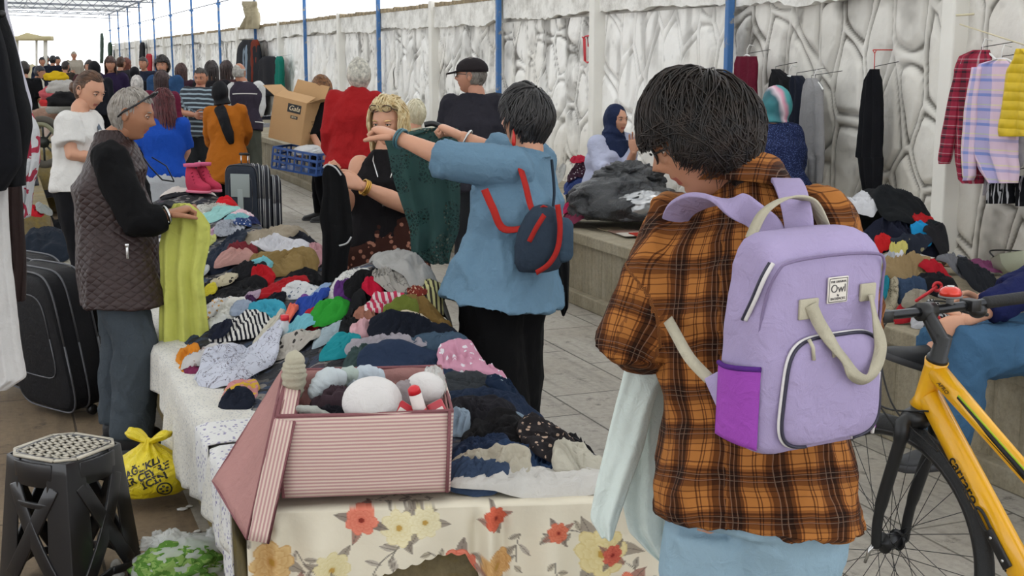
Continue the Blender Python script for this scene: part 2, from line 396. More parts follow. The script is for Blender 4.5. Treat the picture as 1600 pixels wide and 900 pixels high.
# lintel beam per half bay with a ragged lower edge; a row of brick ends above
M_brick = plain('brick_ends', '8d7f66', .9, var=.3, bs=.3)
M_sky = None
ybeg = Y0-1.5*BAY
n_h = 0
for k in range(26):
    ya = ybeg+k*BAY/2; yb = ya+BAY/2; dz = rs.uniform(-.03, .03)
    n = 60 if k < 10 else 12; ys = np.linspace(ya+.02, yb-.02, n); bot = 2.02+dz+.03*vn(np.c_[ys*3, ys*0+k, ys*0])+.012*vn(np.c_[ys*14, ys*0, ys*0])
    off = rs.uniform(0, .02); R = []
    for yy, bb in zip(ys, bot): R.append([(WALLX-.07-off, yy, bb), (WALLX-.075-off, yy, 2.25), (WALLX+.2, yy, 2.25), (WALLX+.2, yy, bb)])
    b = MB(); b.rings(R); struct(b.build('trim_2', M_ww, smooth=False))
b = MB(); y = ybeg+BAY
while y < 45:
    hh = rs.uniform(.035, .06); b.box((WALLX-.03, y, 2.25+hh/2), (.14, rs.uniform(.08, .12), hh), Matrix.Rotation(rs.uniform(-.1, .1), 3, 'X')); y += rs.uniform(.13, .2)
b.build('trim_3', M_brick, smooth=False); struct(COL.objects[-1])
b = MB(); b.box((WALLX+.03, 34, 2.262), (.2, 62, .03)); struct(b.build('trim_3', M_ww, smooth=False))
# white posts and blue poles
M_post = plain('white_post', 'e9e7e0', .8, var=.12, bs=.25, bumpscale=30)
def blue():
    N = NT('blue_paint'); vec = N.coord(); f = N.ramp(N.noise(vec, 7, 6, .75), [(.55, 0.), (.62, 1.)]); sx = N.n('SeparateXYZ'); N.l(vec, sx.inputs[0])
    up = N.ramp(sx.outputs[2], [(.9, 0.), (1., 1.)])
    c = N.mix(f, lin('3c6ea8'), lin('9a9382')); N.col(c); N.b.inputs['Roughness'].default_value = .55; N.bump(N.noise(vec, 30, 3), .3, .005); return N.m
M_blue = blue()
for k in range(13):
    y = Y0+(k-.5)*BAY
    b = MB(); b.box((WALLX-.055, y, 1.25), (.15, .11, 2.15)); struct(b.build('trim_4', M_post, smooth=False, bevel=.01))
    y = Y0+k*BAY
    b = MB(); b.box((WALLX-.12, y, 1.95), (.052, .052, 3.5)); b.box((WALLX-.12, y, .51), (.16, .16, .02)); b.box((WALLX-.12, y, 2.9), (.10, .10, .05))
    struct(b.build('trim_5', M_blue, smooth=False, bevel=.006))
M_steel = plain('grey_steel', '6d7480', .5, .3)
b = MB(); b.tube([(WALLX-.12, 1, 2.93), (WALLX-.12, 66, 2.93)], .012, 6); struct(b.build('trim_6', M_steel))
b = MB(); b.tube([(WALLX-.12, 1, 3.66), (WALLX-.12, 66, 3.66)], .03, 6)
for k in range(13):   # braces
    for j in (-1, 1): b.tube([(WALLX-.12, Y0+k*BAY, 3.3), (WALLX-.12, Y0+k*BAY+j*.35, 3.65)], .014, 5)
struct(b.build('trim_6', M_steel))
# roof of pale sheeting on light trusses
N = NT('roof_sheet'); N.col(lin('efeadb')); N.b.inputs['Roughness'].default_value = .6
tr = N.n('BsdfTranslucent'); tr.inputs[0].default_value = (*lin('f1f2f2'), 1); mx = N.n('MixShader'); mx.inputs[0].default_value = .62
N.l(N.b.outputs[0], mx.inputs[1]); N.l(tr.outputs[0], mx.inputs[2]); N.l(mx.outputs[0], N.out.inputs[0])
xs = np.arange(-9, 5.6, .08); A = [[(x, y, 3.78+.02*math.sin(x*2*PI/.32)+.02*(5-x)) for x in xs] for y in (-6, 30, 64)]
b = MB(); b.grid(A); struct(b.build('ceiling', N.m, solid=.004))
b = MB()
for k in range(-2, 13):
    y = Y0+k*BAY
    if y < 14: continue
    for z in (3.68, 3.46): b.tube([(-9, y, z+.28), (5, y, z)], .018, 5)
    for i in range(28): b.tube([(-9+i*.5, y, 3.68+.28*(1-i/28)), (-9+(i+.5)*.5, y, 3.46+.28*(1-(i+.5)/28))], .009, 4); b.tube([(-9+(i+.5)*.5, y, 3.46+.28*(1-(i+.5)/28)), (-9+(i+1)*.5, y, 3.68+.28*(1-(i+1)/28))], .009, 4)
for i in range(9):
    x = -8.5+i*1.6; b.tube([(x, 12, 3.72+.02*(5-x)), (x, 64, 3.72+.02*(5-x))], .015, 4)
struct(b.build('ceiling', M_steel)); COL.objects[-1].name = 'trim_7'
# ------------------------------------------------------------------ people
def frame(f, up=(0, 0, 1)):
    f = Vector(f).normalized(); r = f.cross(Vector(up)).normalized(); u = r.cross(f).normalized(); return r, f, u
def ringpts(c, r, f, a, b, n=28, p=2.4, u=None):
    out = []
    for j in range(n):
        t = 2*PI*j/n; ct, st = math.cos(t), math.sin(t)
        out.append(tuple(Vector(c)+Vector(r)*(a*math.copysign(abs(ct)**(2/p), ct))+Vector(f)*(b*math.copysign(abs(st)**(2/p), st))))
    return out
def head_parts(mb, c, f, s=1.0, up=(0, 0, 1), tone=0, mi_skin=0, mi_eye=1, mi_dark=2, mi_lip=3, mi_brow=4, mouth=0, res=1, browm=True):
    r, f, u = frame(f, up); c = Vector(c); n, m_ = int(56*res), int(44*res); P = []
    for i in range(m_+1):
        t = -PI/2+PI*np.clip(i/m_, .004, .996)
        for j in range(n): P.append((math.cos(t)*math.cos(2*PI*j/n), math.cos(t)*math.sin(2*PI*j/n), math.sin(t)))
    P = np.array(P); X, Y, Z = P[:, 0].copy(), P[:, 1].copy(), P[:, 2].copy()
    x = X*.074; y = Y*.095; z = Z*.116
    low = sstep(.05, -1, Z)
    x = x*(1-.30*low); back = (Y < 0)
    y = np.where(back, y*(1-.42*low), y*(1-.06*low)); y = y+.012*low
    y = np.where(back & (Z > -.3), y*1.02, y)
    fr = sstep(0, .35, Y)
    def G(gx, gz, sx, sz): return np.exp(-((x-gx)/sx)**2-((z-gz)/sz)**2)*fr
    d = .006*G(0, .034, .05, .010)                           # brow
    d += -.011*(G(.031, .013, .017, .013)+G(-.031, .013, .017, .013))
    d += .012*G(0, .003, .009, .022)+.020*G(0, -.016, .0105, .012)+.008*(G(.011, -.022, .007, .007)+G(-.011, -.022, .007, .007))
    d += .006*G(0, -.048, .022, .008)+.005*G(0, -.060, .02, .006)-.005*G(0, -.0535, .024, .003)-.004*G(0, -.071, .025, .006)
    d += .010*G(0, -.090, .022, .016)+.005*(G(.042, -.014, .02, .02)+G(-.042, -.014, .02, .02))
    y = y+d
    mi = []
    A = np.array(c)+np.outer(x*s, r)+np.outer(y*s, f)+np.outer(z*s, u)
    base = mb.n; nf = len(mb.f); mb.rings(A.reshape(m_+1, n, 3), mi=mi_skin)
    for k in range(nf, len(mb.f)):
        ids = [q-base for q in mb.f[k][:4]]; xx, yy, zz = x[ids].mean(), Y[ids].mean(), z[ids].mean()
        if yy > .3 and abs(xx) < .024*(1-((zz+.054)/.014)**2 if abs(zz+.054) < .014 else 0): mb.mi[k] = mi_lip
    def L(a, b_, e): return c+r*(a*s)+f*(b_*s)+u*(e*s)
    for sgn in (-1, 1):
        ex = .031*sgn; ey = .0735
        mb.ball(L(ex, ey, .012), [.0125*s]*3, 12, 8, mi=mi_eye)
        mb.ball(L(ex, ey+.0085, .0115), [.0058*s]*3, 8, 6, mi=mi_dark)
        for zz, mm, tk in ((.0205, mi_skin, .0042), (.0045, mi_skin, .0032)):   # lids
            mb.tube([L(ex+.0165*q, ey+.011-.010*q*q, zz-(.007*q*q if zz > .01 else -.006*q*q)) for q in (-1, -.5, 0, .5, 1)], [.002*s, tk*s, tk*1.15*s, tk*s, .002*s], 6, mi=mm)
        mb.tube([L(ex+.0165*q, ey+.0150-.010*q*q, .0175-.006*q*q) for q in (-1, -.5, 0, .5, 1)], .0012*s, 4, mi=mi_dark)
        if browm: mb.tube([L(ex+.0*sgn+.020*q, .0905-.012*max(0, q*sgn)**2-.002, .0345-.005*(q*sgn-.2)**2) for q in (-1, -.5, 0, .5, 1)], [.0012*s, .0032*s, .0034*s, .003*s, .001*s], 6, mi=mi_brow)
        # ear
        Rm = Matrix((r, f, u)).transposed()
        mb.ball(L(.0745*sgn, -.008, -.004), (.0075*s, .017*s, .029*s), 10, 10, rot=Rm, mi=mi_skin)
        mb.tube([L((.079+.003*math.sin(t))*sgn, -.010+.016*math.cos(t), -.001+.027*math.sin(t)) for t in [(-.6+q*.42) for q in range(11)]], .0036*s, 6, mi=mi_skin)
    return r, f, u
def hand(mb, w, d, palm, side=1, curl=.6, spread=.12, s=1.0, mi=0, thumb=.5, pinch=False):
    """w wrist, d along the hand, palm = palm normal, side=+1 thumb towards d x palm"""
    d = Vector(d).normalized(); p = Vector(palm); p = (p-d*p.dot(d)).normalized(); t = d.cross(p)*side; w = Vector(w)
    def L(a, b_, c_): return w+t*(a*s)+d*(b_*s)+p*(c_*s)
    R = []
    for yy, hw, th in ((-.02, .025, .019), (0, .027, .018), (.02, .034, .0185), (.05, .042, .0165), (.08, .044, .0145), (.094, .042, .011)):
        R.append([tuple(L(hw*math.copysign(abs(math.cos(q))**.75, math.cos(q)), yy, th*math.copysign(abs(math.sin(q))**.85, math.sin(q)))) for q in [2*PI*j/16 for j in range(16)]])
    mb.rings(R, mi=mi)
    for i, (fx, ln) in enumerate(((.033, .072), (.011, .080), (-.011, .075), (-.032, .058))):
        sp = spread*(1.5-i)*.5; a = 0; q = V(fx, .084, .000); pts = [q+V(0, -.012, 0), q]
        c_ = curl*(1+.1*i)
        for seg, fr_ in enumerate((.45, .31, .24)):
            a += c_*(.75 if seg == 0 else 1.15); dd = V(math.sin(sp)*math.cos(a), math.cos(sp)*math.cos(a), math.sin(a)); q1 = q+dd*ln*fr_
            pts += [q.lerp(q1, .5), q1]; q = q1
        rr = [.0088, .0092, .0088, .0092, .0080, .0084, .0070, .0060][:len(pts)]
        mb.tube([L(*k) for k in pts], [x_*s for x_ in rr], 8, mi=mi, roundcap=True)
    q = V(.028, .012, .004); pts = [q]
    for ang, out, ln in ((.55, .75, .042), (.85, .35, .033), (1.0, .05, .026)):
        dd = V(out*math.cos(thumb*.6), .8, thumb*ang).normalized(); q = q+dd*ln; pts.append(q)
    mb.tube([L(*k) for k in pts], [.0135*s, .0115*s, .0098*s, .0075*s], 8, mi=mi, roundcap=True)
def bone_cu(A, bones):
    """cloth coordinates: x around the limb, y along it"""
    best = np.full(len(A), 1e9); cu = np.zeros((len(A), 3))
    for (a, b, rad, ref, ov) in bones:
        a = np.array(a); b = np.array(b); ab = b-a; L_ = np.linalg.norm(ab); t = ((A-a)@ab)/L_**2; tc = np.clip(t, 0, 1)
        q = A-(a+tc[:, None]*ab); dist = np.linalg.norm(q, axis=1)/rad
        ref = np.array(ref, float); ex = ref-ab*(ref@ab)/L_**2; ex /= np.linalg.norm(ex); ey = np.cross(ab/L_, ex)
        ang = np.arctan2(q@ey, q@ex); m_ = dist < best
        cu[m_] = np.c_[ang*rad*1.0, t*L_+ov, ang*0][m_]; best[m_] = dist[m_]
    return cu
def wrinkle(mb, amp=.008, sc=9, seed=0, aniso=(1, 1, .6), ripple=0):
    A = mb.arr(); P = A*np.array(aniso)*sc+seed*7.7
    n = ridge(P+.6*np.c_[vn(P*.7), vn(P*.7+5), vn(P*.7+11)], 2)
    d = amp*(n-.4)+amp*.5*fbm(A*3.1+seed, 2)+min(amp, .016)*.38*(ridge(P*2.7+1.3*np.c_[vn(P*1.5+2), vn(P*1.5+7), vn(P*1.5+13)]+3, 2)-.4)
    d = np.maximum(d, -.009); mb.setarr(A+mb.N*d[:, None]); return mb
def axes_of(J):
    r = (J['shR']-J['shL']); r.z *= .3; r.normalize(); up = (J['neck']-J['hip']).normalized(); f = up.cross(r).normalized(); return r, f, up
def std_pose(pos, h=1.7, yaw=0, lean=0, armL=None, armR=None, stride=.08, sit=None):
    """yaw: 0 faces +Y, positive turns to the left (-X). Arms: 'down','bent','fwd','hip' """
    k = h/1.7; f = V(-math.sin(yaw), math.cos(yaw), 0); r = V(math.cos(yaw), math.sin(yaw), 0); z = V(0, 0, 1); p = Vector(pos); ln = lean
    def P(a, b_, c_): return p+r*(a*k)+f*(b_*k)+z*(c_*k)
    def T(a, b_, c_):
        cc = c_-.93; return P(a, b_*math.cos(ln)+cc*math.sin(ln), .93+cc*math.cos(ln)-b_*math.sin(ln))
    J = dict(hip=T(0, 0, .93), waist=T(0, .01, 1.06), chest=T(0, .01, 1.26), neck=T(0, 0, 1.44), head=T(0, .035+.02*math.sin(ln), 1.585), shL=T(-.175, 0, 1.38), shR=T(.175, 0, 1.38),
             hipL=P(-.09, 0, .89), hipR=P(.09, 0, .89), knL=P(-.10, stride+.02, .49), knR=P(.10, -stride*.4+.03, .49), anL=P(-.11, stride*.8, .09), anR=P(.11, -stride*.8, .09), f=f, r=r, k=k)
    pres = dict(down=((.23, -.02, 1.10), (.25, .05, .85)), bent=((.24, -.02, 1.12), (.17, .24, 1.10)), fwd=((.20, .20, 1.20), (.14, .42, 1.12)), low=((.23, .05, 1.12), (.16, .25, .95)), hip=((.33, -.05, 1.15), (.20, .08, 1.0)), up=((.26, .12, 1.18), (.12, .2, 1.38)))
    for sd, a in (('L', armL or 'down'), ('R', armR or 'down')):
        sg = -1 if sd == 'L' else 1; e, w_ = pres[a]
        J['el'+sd] = T(e[0]*sg, e[1], e[2]); J['wr'+sd] = T(w_[0]*sg, w_[1], w_[2])
    J['hdir'] = f.copy(); J['toeL'] = f; J['toeR'] = f
    return J
def torso_rings(J, g=0.0, top='neck', bottom='hip', fat=1.0, sex='m', hem=0, flare=0, belly=0):
    r, f, up = axes_of(J); k = J.get('k', 1); W = []
    def dirs(a, b_): return (b_-a)
    sh = .150 if sex == 'm' else .133
    hp = J['hip']; down = (J['hip']-J['waist']).normalized()
    if hem: W.append((hp+down*hem*k+f*.0, (.165+flare)*fat, (.125+flare*.9)*fat))
    W.append((hp-up*-.0, .172*fat+flare*.4, .128*fat+flare*.4)); W.append((J['waist'], (.150 if sex == 'm' else .138)*fat, .112*fat+belly*.5)); W[-1] = (J['waist']+f*belly*.4, W[-1][1], W[-1][2])
    mid = (J['waist']+J['chest'])*.5; W.append((mid+f*belly*.3, .158*fat, .115*fat+belly*.3))
    W.append((J['chest'], .172*(1 if sex == 'm' else .93)*(fat*.5+.5), (.120 if sex == 'm' else .132)*(fat*.6+.4)))
    ms = (J['shL']+J['shR'])*.5; W.append((ms-up*.045*k, (sh+.022), .105)); W.append((ms+up*.012*k, sh, .080)); W.append((ms+up*.040*k+ (J['neck']-ms)*.3, sh*.60, .062)); W.append((J['neck']+up*.012*k, .060, .058))
    return [ringpts(c, r, f, (a*k+g), (b_*k+g)) for c, a, b_ in W]
def limb(mb, pts, rad, n=14): mb.tube([Vector(p) for p in pts], rad, n, roundcap=True)
def arm_pts(J, sd): return [J['sh'+sd], (J['sh'+sd]+J['el'+sd])*.5, J['el'+sd], (J['el'+sd]*.6+J['wr'+sd]*.4), J['wr'+sd]]
def person(label, J, skinc='c28a69', hair=None, hairc='2a211c', top=None, bottom=None, sex='m', fat=1.0, vox=.011, detail=1.0, hands=True, hs=1.0, mouth=0,
           curlL=.7, curlR=.7, palmL=None, palmR=None, hdirL=None, hdirR=None, shoes='1b1b1d', belly=0, cat='person', name='person', armfat=1.0, glasses=None, headup=(0, 0, 1), legs=True, seed=1, face=True, shoetype=0, lipc='a85e50', eyew=True, shiftroot=None):
    k = J.get('k', 1); r, f, up = axes_of(J)
    base = Vector(((J['anL']+J['anR'])*.5)); base.z = min(J['anL'].z, J['anR'].z)-.09*k
    root = thing(name, label, cat, base)
    # body: torso, neck, arms, legs as one surface, then hands and head
    b = MB(); b.rings(torso_rings(J, -.014, sex=sex, fat=fat, belly=belly))
    b.tube([J['neck']-up*.05, J['neck']+up*.03, J['head']-Vector(J['hdir']).normalized()*.012-V(0, 0, .06*k)], [.062*k, .054*k, .052*k], 16, roundcap=True)
    for sd in 'LR':
        limb(b, arm_pts(J, sd), [.050*k*armfat, .047*k*armfat, .041*k*armfat, .038*k*armfat, .027*k])
        if legs:
            limb(b, [J['hip'+sd], (J['hip'+sd]+J['kn'+sd])*.5, J['kn'+sd], J['kn'+sd]*.65+J['an'+sd]*.35, J['an'+sd]], [.088*k*fat, .074*k*fat, .055*k, .056*k, .038*k])
    B = remesh(b, max(vox, .009)*(1.4 if not detail > .6 else 1), 3)
    if hands:
        for sd in 'LR':
            d = hdirL if sd == 'L' else hdirR; d = Vector(d) if d is not None else (J['wr'+sd]-J['el'+sd]).normalized()
            pn = palmL if sd == 'L' else palmR; pn = Vector(pn) if pn is not None else (r*(1 if sd == 'L' else -1)-f*.2)
            p_ = (pn-d*pn.dot(d)); t = d.cross(p_); fwd = f if abs(d.z) > .5 else V(0, 0, 1)
            hand(B, J['wr'+sd]+d*.008, d, pn, 1 if t.dot(fwd) > 0 else -1, curlL if sd == 'L' else curlR, s=hs*k*.98)
    hs_ = k*1.0
    hr, hf, hu = head_parts(B, J['head'], J['hdir'], hs_, headup, res=.8 if detail > .6 else .5, browm=face)
    mats = [skin(skinc), plain('eye_white', 'e6e0d8', .3), dark_paint, plain('lips', lipc, .5), hairm(hairc)]
    B.build('body', mats, root)
    J['_root'] = root; J['_hf'] = (J['head'], hr, hf, hu, hs_)
    if bottom: wear_bottom(J, root, bottom, fat, seed, vox)
    if top: wear_top(J, root, top, fat, sex, seed, vox, belly)
    if shoes and legs:
        for sd in 'LR': shoe(J, sd, root, shoes)
    if hair: make_hair(J, root, hair, hairc, seed)
    if glasses: make_glasses(J, root, glasses)
    return root
def shoe(J, sd, root, c, sole='3a3a3c'):
    an = J['an'+sd]; t = Vector(J['toe'+sd]); k = J.get('k', 1); t.z = 0 if abs(t.z) < .3 else t.z; t = t.normalized(); r_ = t.cross(V(0, 0, 1)).normalized(); u = r_.cross(t).normalized()
    def L(a, b_, c_): return an+r_*(a*k)+t*(b_*k)+u*(c_*k-.09*k)
    R = []
    for y, w_, z0, z1 in ((-.075, .022, .02, .08), (-.06, .034, .0, .10), (-.02, .038, .0, .115), (.03, .040, .0, .10), (.08, .045, .0, .072), (.13, .046, .0, .058), (.165, .038, .0, .048), (.185, .018, .012, .035)):
        R.append([tuple(L(w_*math.cos(q), y, (z0+z1)/2+(z1-z0)/2*(math.sin(q) if math.sin(q) > 0 else max(math.sin(q)*1.6, -1)))) for q in [2*PI*j/16 for j in range(16)]])
    b = MB(); b.rings(R); o = b.build('shoe', plain('shoe_leather', c, .55, bs=.2), root, sub=1)
    S = []
    for zz, g in ((-.002, .004), (.022, .006)):
        ring = [(-.08, 0), (-.07, .03), (-.03, .041), (.05, .044), (.12, .050), (.17, .038), (.192, 0), (.17, -.038), (.12, -.050), (.05, -.044), (-.03, -.041), (-.07, -.03)]
        S.append([tuple(L(b_*(1+g*5), a*(1+g*2), zz)) for a, b_ in ring])
    s_ = MB(); s_.rings(S); s_ = s_.build('sole', plain('rubber', sole, .7), root); sub_of(s_, o); s_.matrix_parent_inverse = o.matrix_parent_inverse.inverted() @ o.matrix_parent_inverse
    return o
def wear_top(J, root, spec, fat, sex, seed, vox, belly=0):
    """spec: mat, sleeve 0..1 (fraction of arm), g thickness, hem length below hip, flare, amp"""
    k = J.get('k', 1); g = spec.get('g', .014); r, f, up = axes_of(J); mb = MB()
    mb.rings(torso_rings(J, g, sex=sex, fat=fat, hem=spec.get('hem', .08), flare=spec.get('flare', .016), belly=belly))
    sl = spec.get('sleeve', 1.0); sg = spec.get('sg', g); sf = spec.get('sfat', 1.0); bones = [(J['hip']-up*.3, J['neck'], .14, f, 0)]
    for sd in 'LR':
        s_ = sl if not hasattr(sl, '__len__') else sl['LR'.index(sd)]
        if s_ > .02:
            P = arm_pts(J, sd); R = [.058*k+sg, .052*k*sf+sg, .046*k*sf+sg, .043*k*sf+sg, .034*k+sg]; T_ = [0, .25, .5, .7, 1.0]; pts = []; rr = []
            for i, t in enumerate(T_):
                if t <= s_: pts.append(P[i]); rr.append(R[i])
                else:
                    q = (s_-T_[i-1])/(t-T_[i-1]); pts.append(P[i-1].lerp(P[i], q)); rr.append(R[i-1]*(1-q)+R[i]*q); break
            if s_ > .6: pts[-1] = pts[-1]-(pts[-1]-pts[-2]).normalized()*.01
            rr[-1] *= spec.get('cuff', 1.05); rr[0] += .006; mb.tube(pts, rr, 16, roundcap=False); mb.ball(pts[0], rr[0]*1.02, 14, 10)
            bones += [(J['sh'+sd], J['el'+sd], .05, f, .0), (J['el'+sd], J['wr'+sd], .045, f, .0+(J['sh'+sd]-J['el'+sd]).length)]
    if spec.get('collar'): mb.tube([J['neck']-up*.03, J['neck']+up*spec['collar']], [.085*k, .066*k+g*.4], 16)
    B = remesh(mb, spec.get('vox', vox), spec.get('it', 4)); B.cu = [bone_cu(B.arr(), bones)]
    wrinkle(B, spec.get('amp', .013), spec.get('wsc', 8), seed); 
    if spec.get('fn'): spec['fn'](B, J)
    m_ = spec['mat']; o = B.build(spec.get('name', 'shirt'), m_, root)
    spec['_o'] = o; return o
def wear_bottom(J, root, spec, fat, seed, vox):
    k = J.get('k', 1); g = spec.get('g', .012); r, f, up = axes_of(J); mb = MB(); fl = spec.get('fl', 1.0)
    kind = spec.get('kind', 'trousers'); wz = J['waist']*.55+J['hip']*.45
    if kind == 'skirt':
        L_ = spec.get('len', .5); h0 = J['hip']; fw = Vector((f.x, f.y, 0)).normalized(); rr = V(fw.y, -fw.x, 0); R = [ringpts(J['waist'], r, f, .145*k*fat, .115*k*fat), ringpts(h0, rr, fw, .18*k*fat+g, .14*k*fat+g)]
        for q in (.35, .7, 1.0): R.append(ringpts(h0-V(0, 0, L_*q), rr, fw, .185*k*fat+g+spec.get('flare', .03)*q, .145*k*fat+g+spec.get('flare', .03)*q))
        mb.rings(R[::-1])
    else:
        R = [ringpts(wz, r, f, .140*k*fat+g, .100*k*fat+g), ringpts(J['hip'], r, f, .160*k*fat+g, .118*k*fat+g), ringpts(J['hip']-V(0, 0, .06*k), r, f, .158*k*fat+g, .120*k*fat+g)]
        mb.rings(R[::-1])
        e = spec.get('len', 1.0)
        for sd in 'LR':
            pts = [J['hip'+sd], (J['hip'+sd]+J['kn'+sd])*.5, J['kn'+sd], J['kn'+sd]*.5+J['an'+sd]*.5, J['an'+sd]+(J['an'+sd]-J['kn'+sd]).normalized()*.02]; R_ = [.092*k*fat+g, .080*k*fat+g, (.062*k+g)*fl, (.058*k+g)*fl, (.050*k+g)*fl]
            if e < .6: pts = pts[:3]; R_ = R_[:3]
            elif e < .8: pts = pts[:4]; R_ = R_[:4]
            mb.tube(pts, R_, 16)
    B = remesh(mb, spec.get('vox', vox*1.1), 3); bones = [(J['hip']-V(0, 0, .6), J['waist'], .16, f, 0)]
    B.cu = [bone_cu(B.arr(), bones)]; wrinkle(B, spec.get('amp', .008), 8, seed+3); o = B.build(spec.get('name', kind), spec['mat'], root); spec['_o'] = o; return o
def make_hair(J, root, st, c, seed=0, c2=None):
    ctr, r, f, u, s = J['_hf']; rs_ = np.random.RandomState(seed*13+5); kind = st.get('kind', 'short'); vol = st.get('vol', 1.07); n = st.get('n', 260); length = st.get('len', .10); rad = st.get('r', .0035); curl = st.get('curl', .2)
    ctr = Vector(ctr); front = st.get('front', .045); side = st.get('side', -.02); nape = st.get('nape', -.075); bald = st.get('bald', 0)
    rx, ry, rz = .076*s*vol, .097*s*vol, .116*s*vol
    def inhair(X, Y, Z):   # unit-sphere direction
        z = Z*.116; 
        if bald and Z > .35+bald*.2 and (Y > -.55): return False
        if Y > .30: return z > front
        if Y > -.12: return z > (side if Y < .05 else (side+(front-side)*((Y-.05)/.25)))
        return z > nape
    mb = MB(); n1, m1 = 52, 40; P = []; keep = []
    for i in range(m1+1):
        t = -PI/2+PI*np.clip(i/m1, .01, .99)
        for j in range(n1):
            X, Y, Z = math.cos(t)*math.cos(2*PI*j/n1), math.cos(t)*math.sin(2*PI*j/n1), math.sin(t); keep.append(inhair(X, Y, Z)); P.append((X, Y, Z))
    P = np.array(P); low = sstep(.05, -1, P[:, 2]); q = P*np.array([rx, ry, rz]); q[:, 0] *= 1-.25*low; q[:, 1] = np.where(P[:, 1] < 0, q[:, 1]*(1-.36*low), q[:, 1])
    ins = np.array([1.0 if k_ else .90 for k_ in keep]); crown = np.array([0, -.35, .93])
    dnoise = fbm(np.c_[np.arctan2(P[:, 0], P[:, 1]+.4)*st.get('strand', 9), P[:, 2]*2, P[:, 0]]+seed, 3)*st.get('amp', .05)
    q = q*(ins*(1+dnoise))[:, None]
    A = np.array(ctr)+np.outer(q[:, 0], r)+np.outer(q[:, 1], f)+np.outer(q[:, 2], u)
    F = []
    for i in range(m1):
        for j in range(n1):
            a = i*n1+j; b_ = i*n1+(j+1) % n1
            if keep[a] or keep[b_] or keep[a+n1] or keep[b_+n1]: F.append((a, b_, b_+n1, a+n1))
    mb.add(A, F)
    cr = Vector((0, -.45, .9)).normalized(); nn = 0; tries = 0
    while nn < n and tries < n*12:
        tries += 1
        d = Vector(rs_.normal(size=3)).normalized()
        if not inhair(*d): continue
        if st.get('hang') and st.get('back') and d.y > .2: continue
        t = (d-cr*d.dot(cr)); t = t-d*t.dot(d)
        if st.get('sweep'): t = t+Vector(st['sweep'])
        if t.length < 1e-3: continue
        if st.get('hang') and d.y > -.1: t = t+V(1.6*(1 if d.x > 0 else -1)*(1-abs(d.x)), -.9, 0)
        t.normalize(); t = (t+Vector(rs_.normal(size=3))*st.get('mess', .25)).normalized(); t = t-d*t.dot(d); t.normalize()
        p = d.copy(); pts = []; steps = 8; L_ = length*rs_.uniform(.6, 1.25); ph = rs_.uniform(0, 6.3); ax_ = d.cross(t)
        lift = rs_.uniform(.0, 1)*st.get('lift', .06)
        for k_ in range(steps+1):
            e = k_/steps; w_ = ax_*math.sin(ph+e*st.get('wave', 5))*curl*.12*e; pp = (p+w_)
            zc = pp.z; lo = max(0, min(1, (-zc+.05)/1.05)); lo = lo*lo*(3-2*lo); sx_ = 1-.25*lo; sy_ = 1-(.36*lo if pp.y < 0 else 0)
            if st.get('hang') and pp.z < -.1: sx_ = max(sx_, .97); sy_ = max(sy_, .95)
            g = 1+lift*math.sin(e*PI*.85)+.012
            if pp.y > .22 and pp.z*.116 < front-.012 and abs(pp.x) < .80: break
            pts.append(ctr+r*(pp.x*rx*sx_*g)+f*(pp.y*ry*sy_*g)+u*(pp.z*rz*g))
            stp = L_/steps/.10; p2 = p+t*stp
            if st.get('hang') and p.z < .15: p = p+V(t.x*.12, t.y*.12, -1)*stp
            else:
                ln_ = p2.length; p = p2/ln_; t = (t-p*t.dot(p)).normalized()
            if not st.get('hang') and not inhair(*(p.normalized())) and k_ > 3: break
        if len(pts) < 4: continue
        rr = [rad*s*(.55+.45*math.sin(PI*min(1, .25+.6*i/len(pts))))*(1-.75*(i/(len(pts)-1))**2) for i in range(len(pts))]
        mb.tube(pts, rr, 5, cap=False); nn += 1
    for ex in st.get('extra', []): ex(mb, ctr, r, f, u, s)
    return mb.build('hair', hairm(c, st.get('c2')), root)
def make_glasses(J, root, where='eyes', c='1a1a1c'):
    ctr, r, f, u, s = J['_hf']; ctr = Vector(ctr); mb = MB(); up_, fw = (0, 0) if where == 'eyes' else (.075, -.03)
    def L(a, b_, e): return ctr+r*(a*s)+f*((b_+fw)*s)+u*((e+up_)*s)
    for sg in (-1, 1):
        mb.tube([L(.032*sg+.024*math.cos(t), .104-.004*abs(math.cos(t)), .012+.017*math.sin(t)) for t in [2*PI*i/20 for i in range(21)]], .0022*s, 5)
        mb.tube([L(.056*sg, .100, .016), L(.074*sg, .07, .016), L(.079*sg, 0, .012), L(.078*sg, -.03, -.004)], .0025*s, 5)
    mb.tube([L(-.009, .108, .014), L(0, .110, .017), L(.009, .108, .014)], .002*s, 5)
    return mb.build('glasses', plain('glasses_frame', c, .3), root)
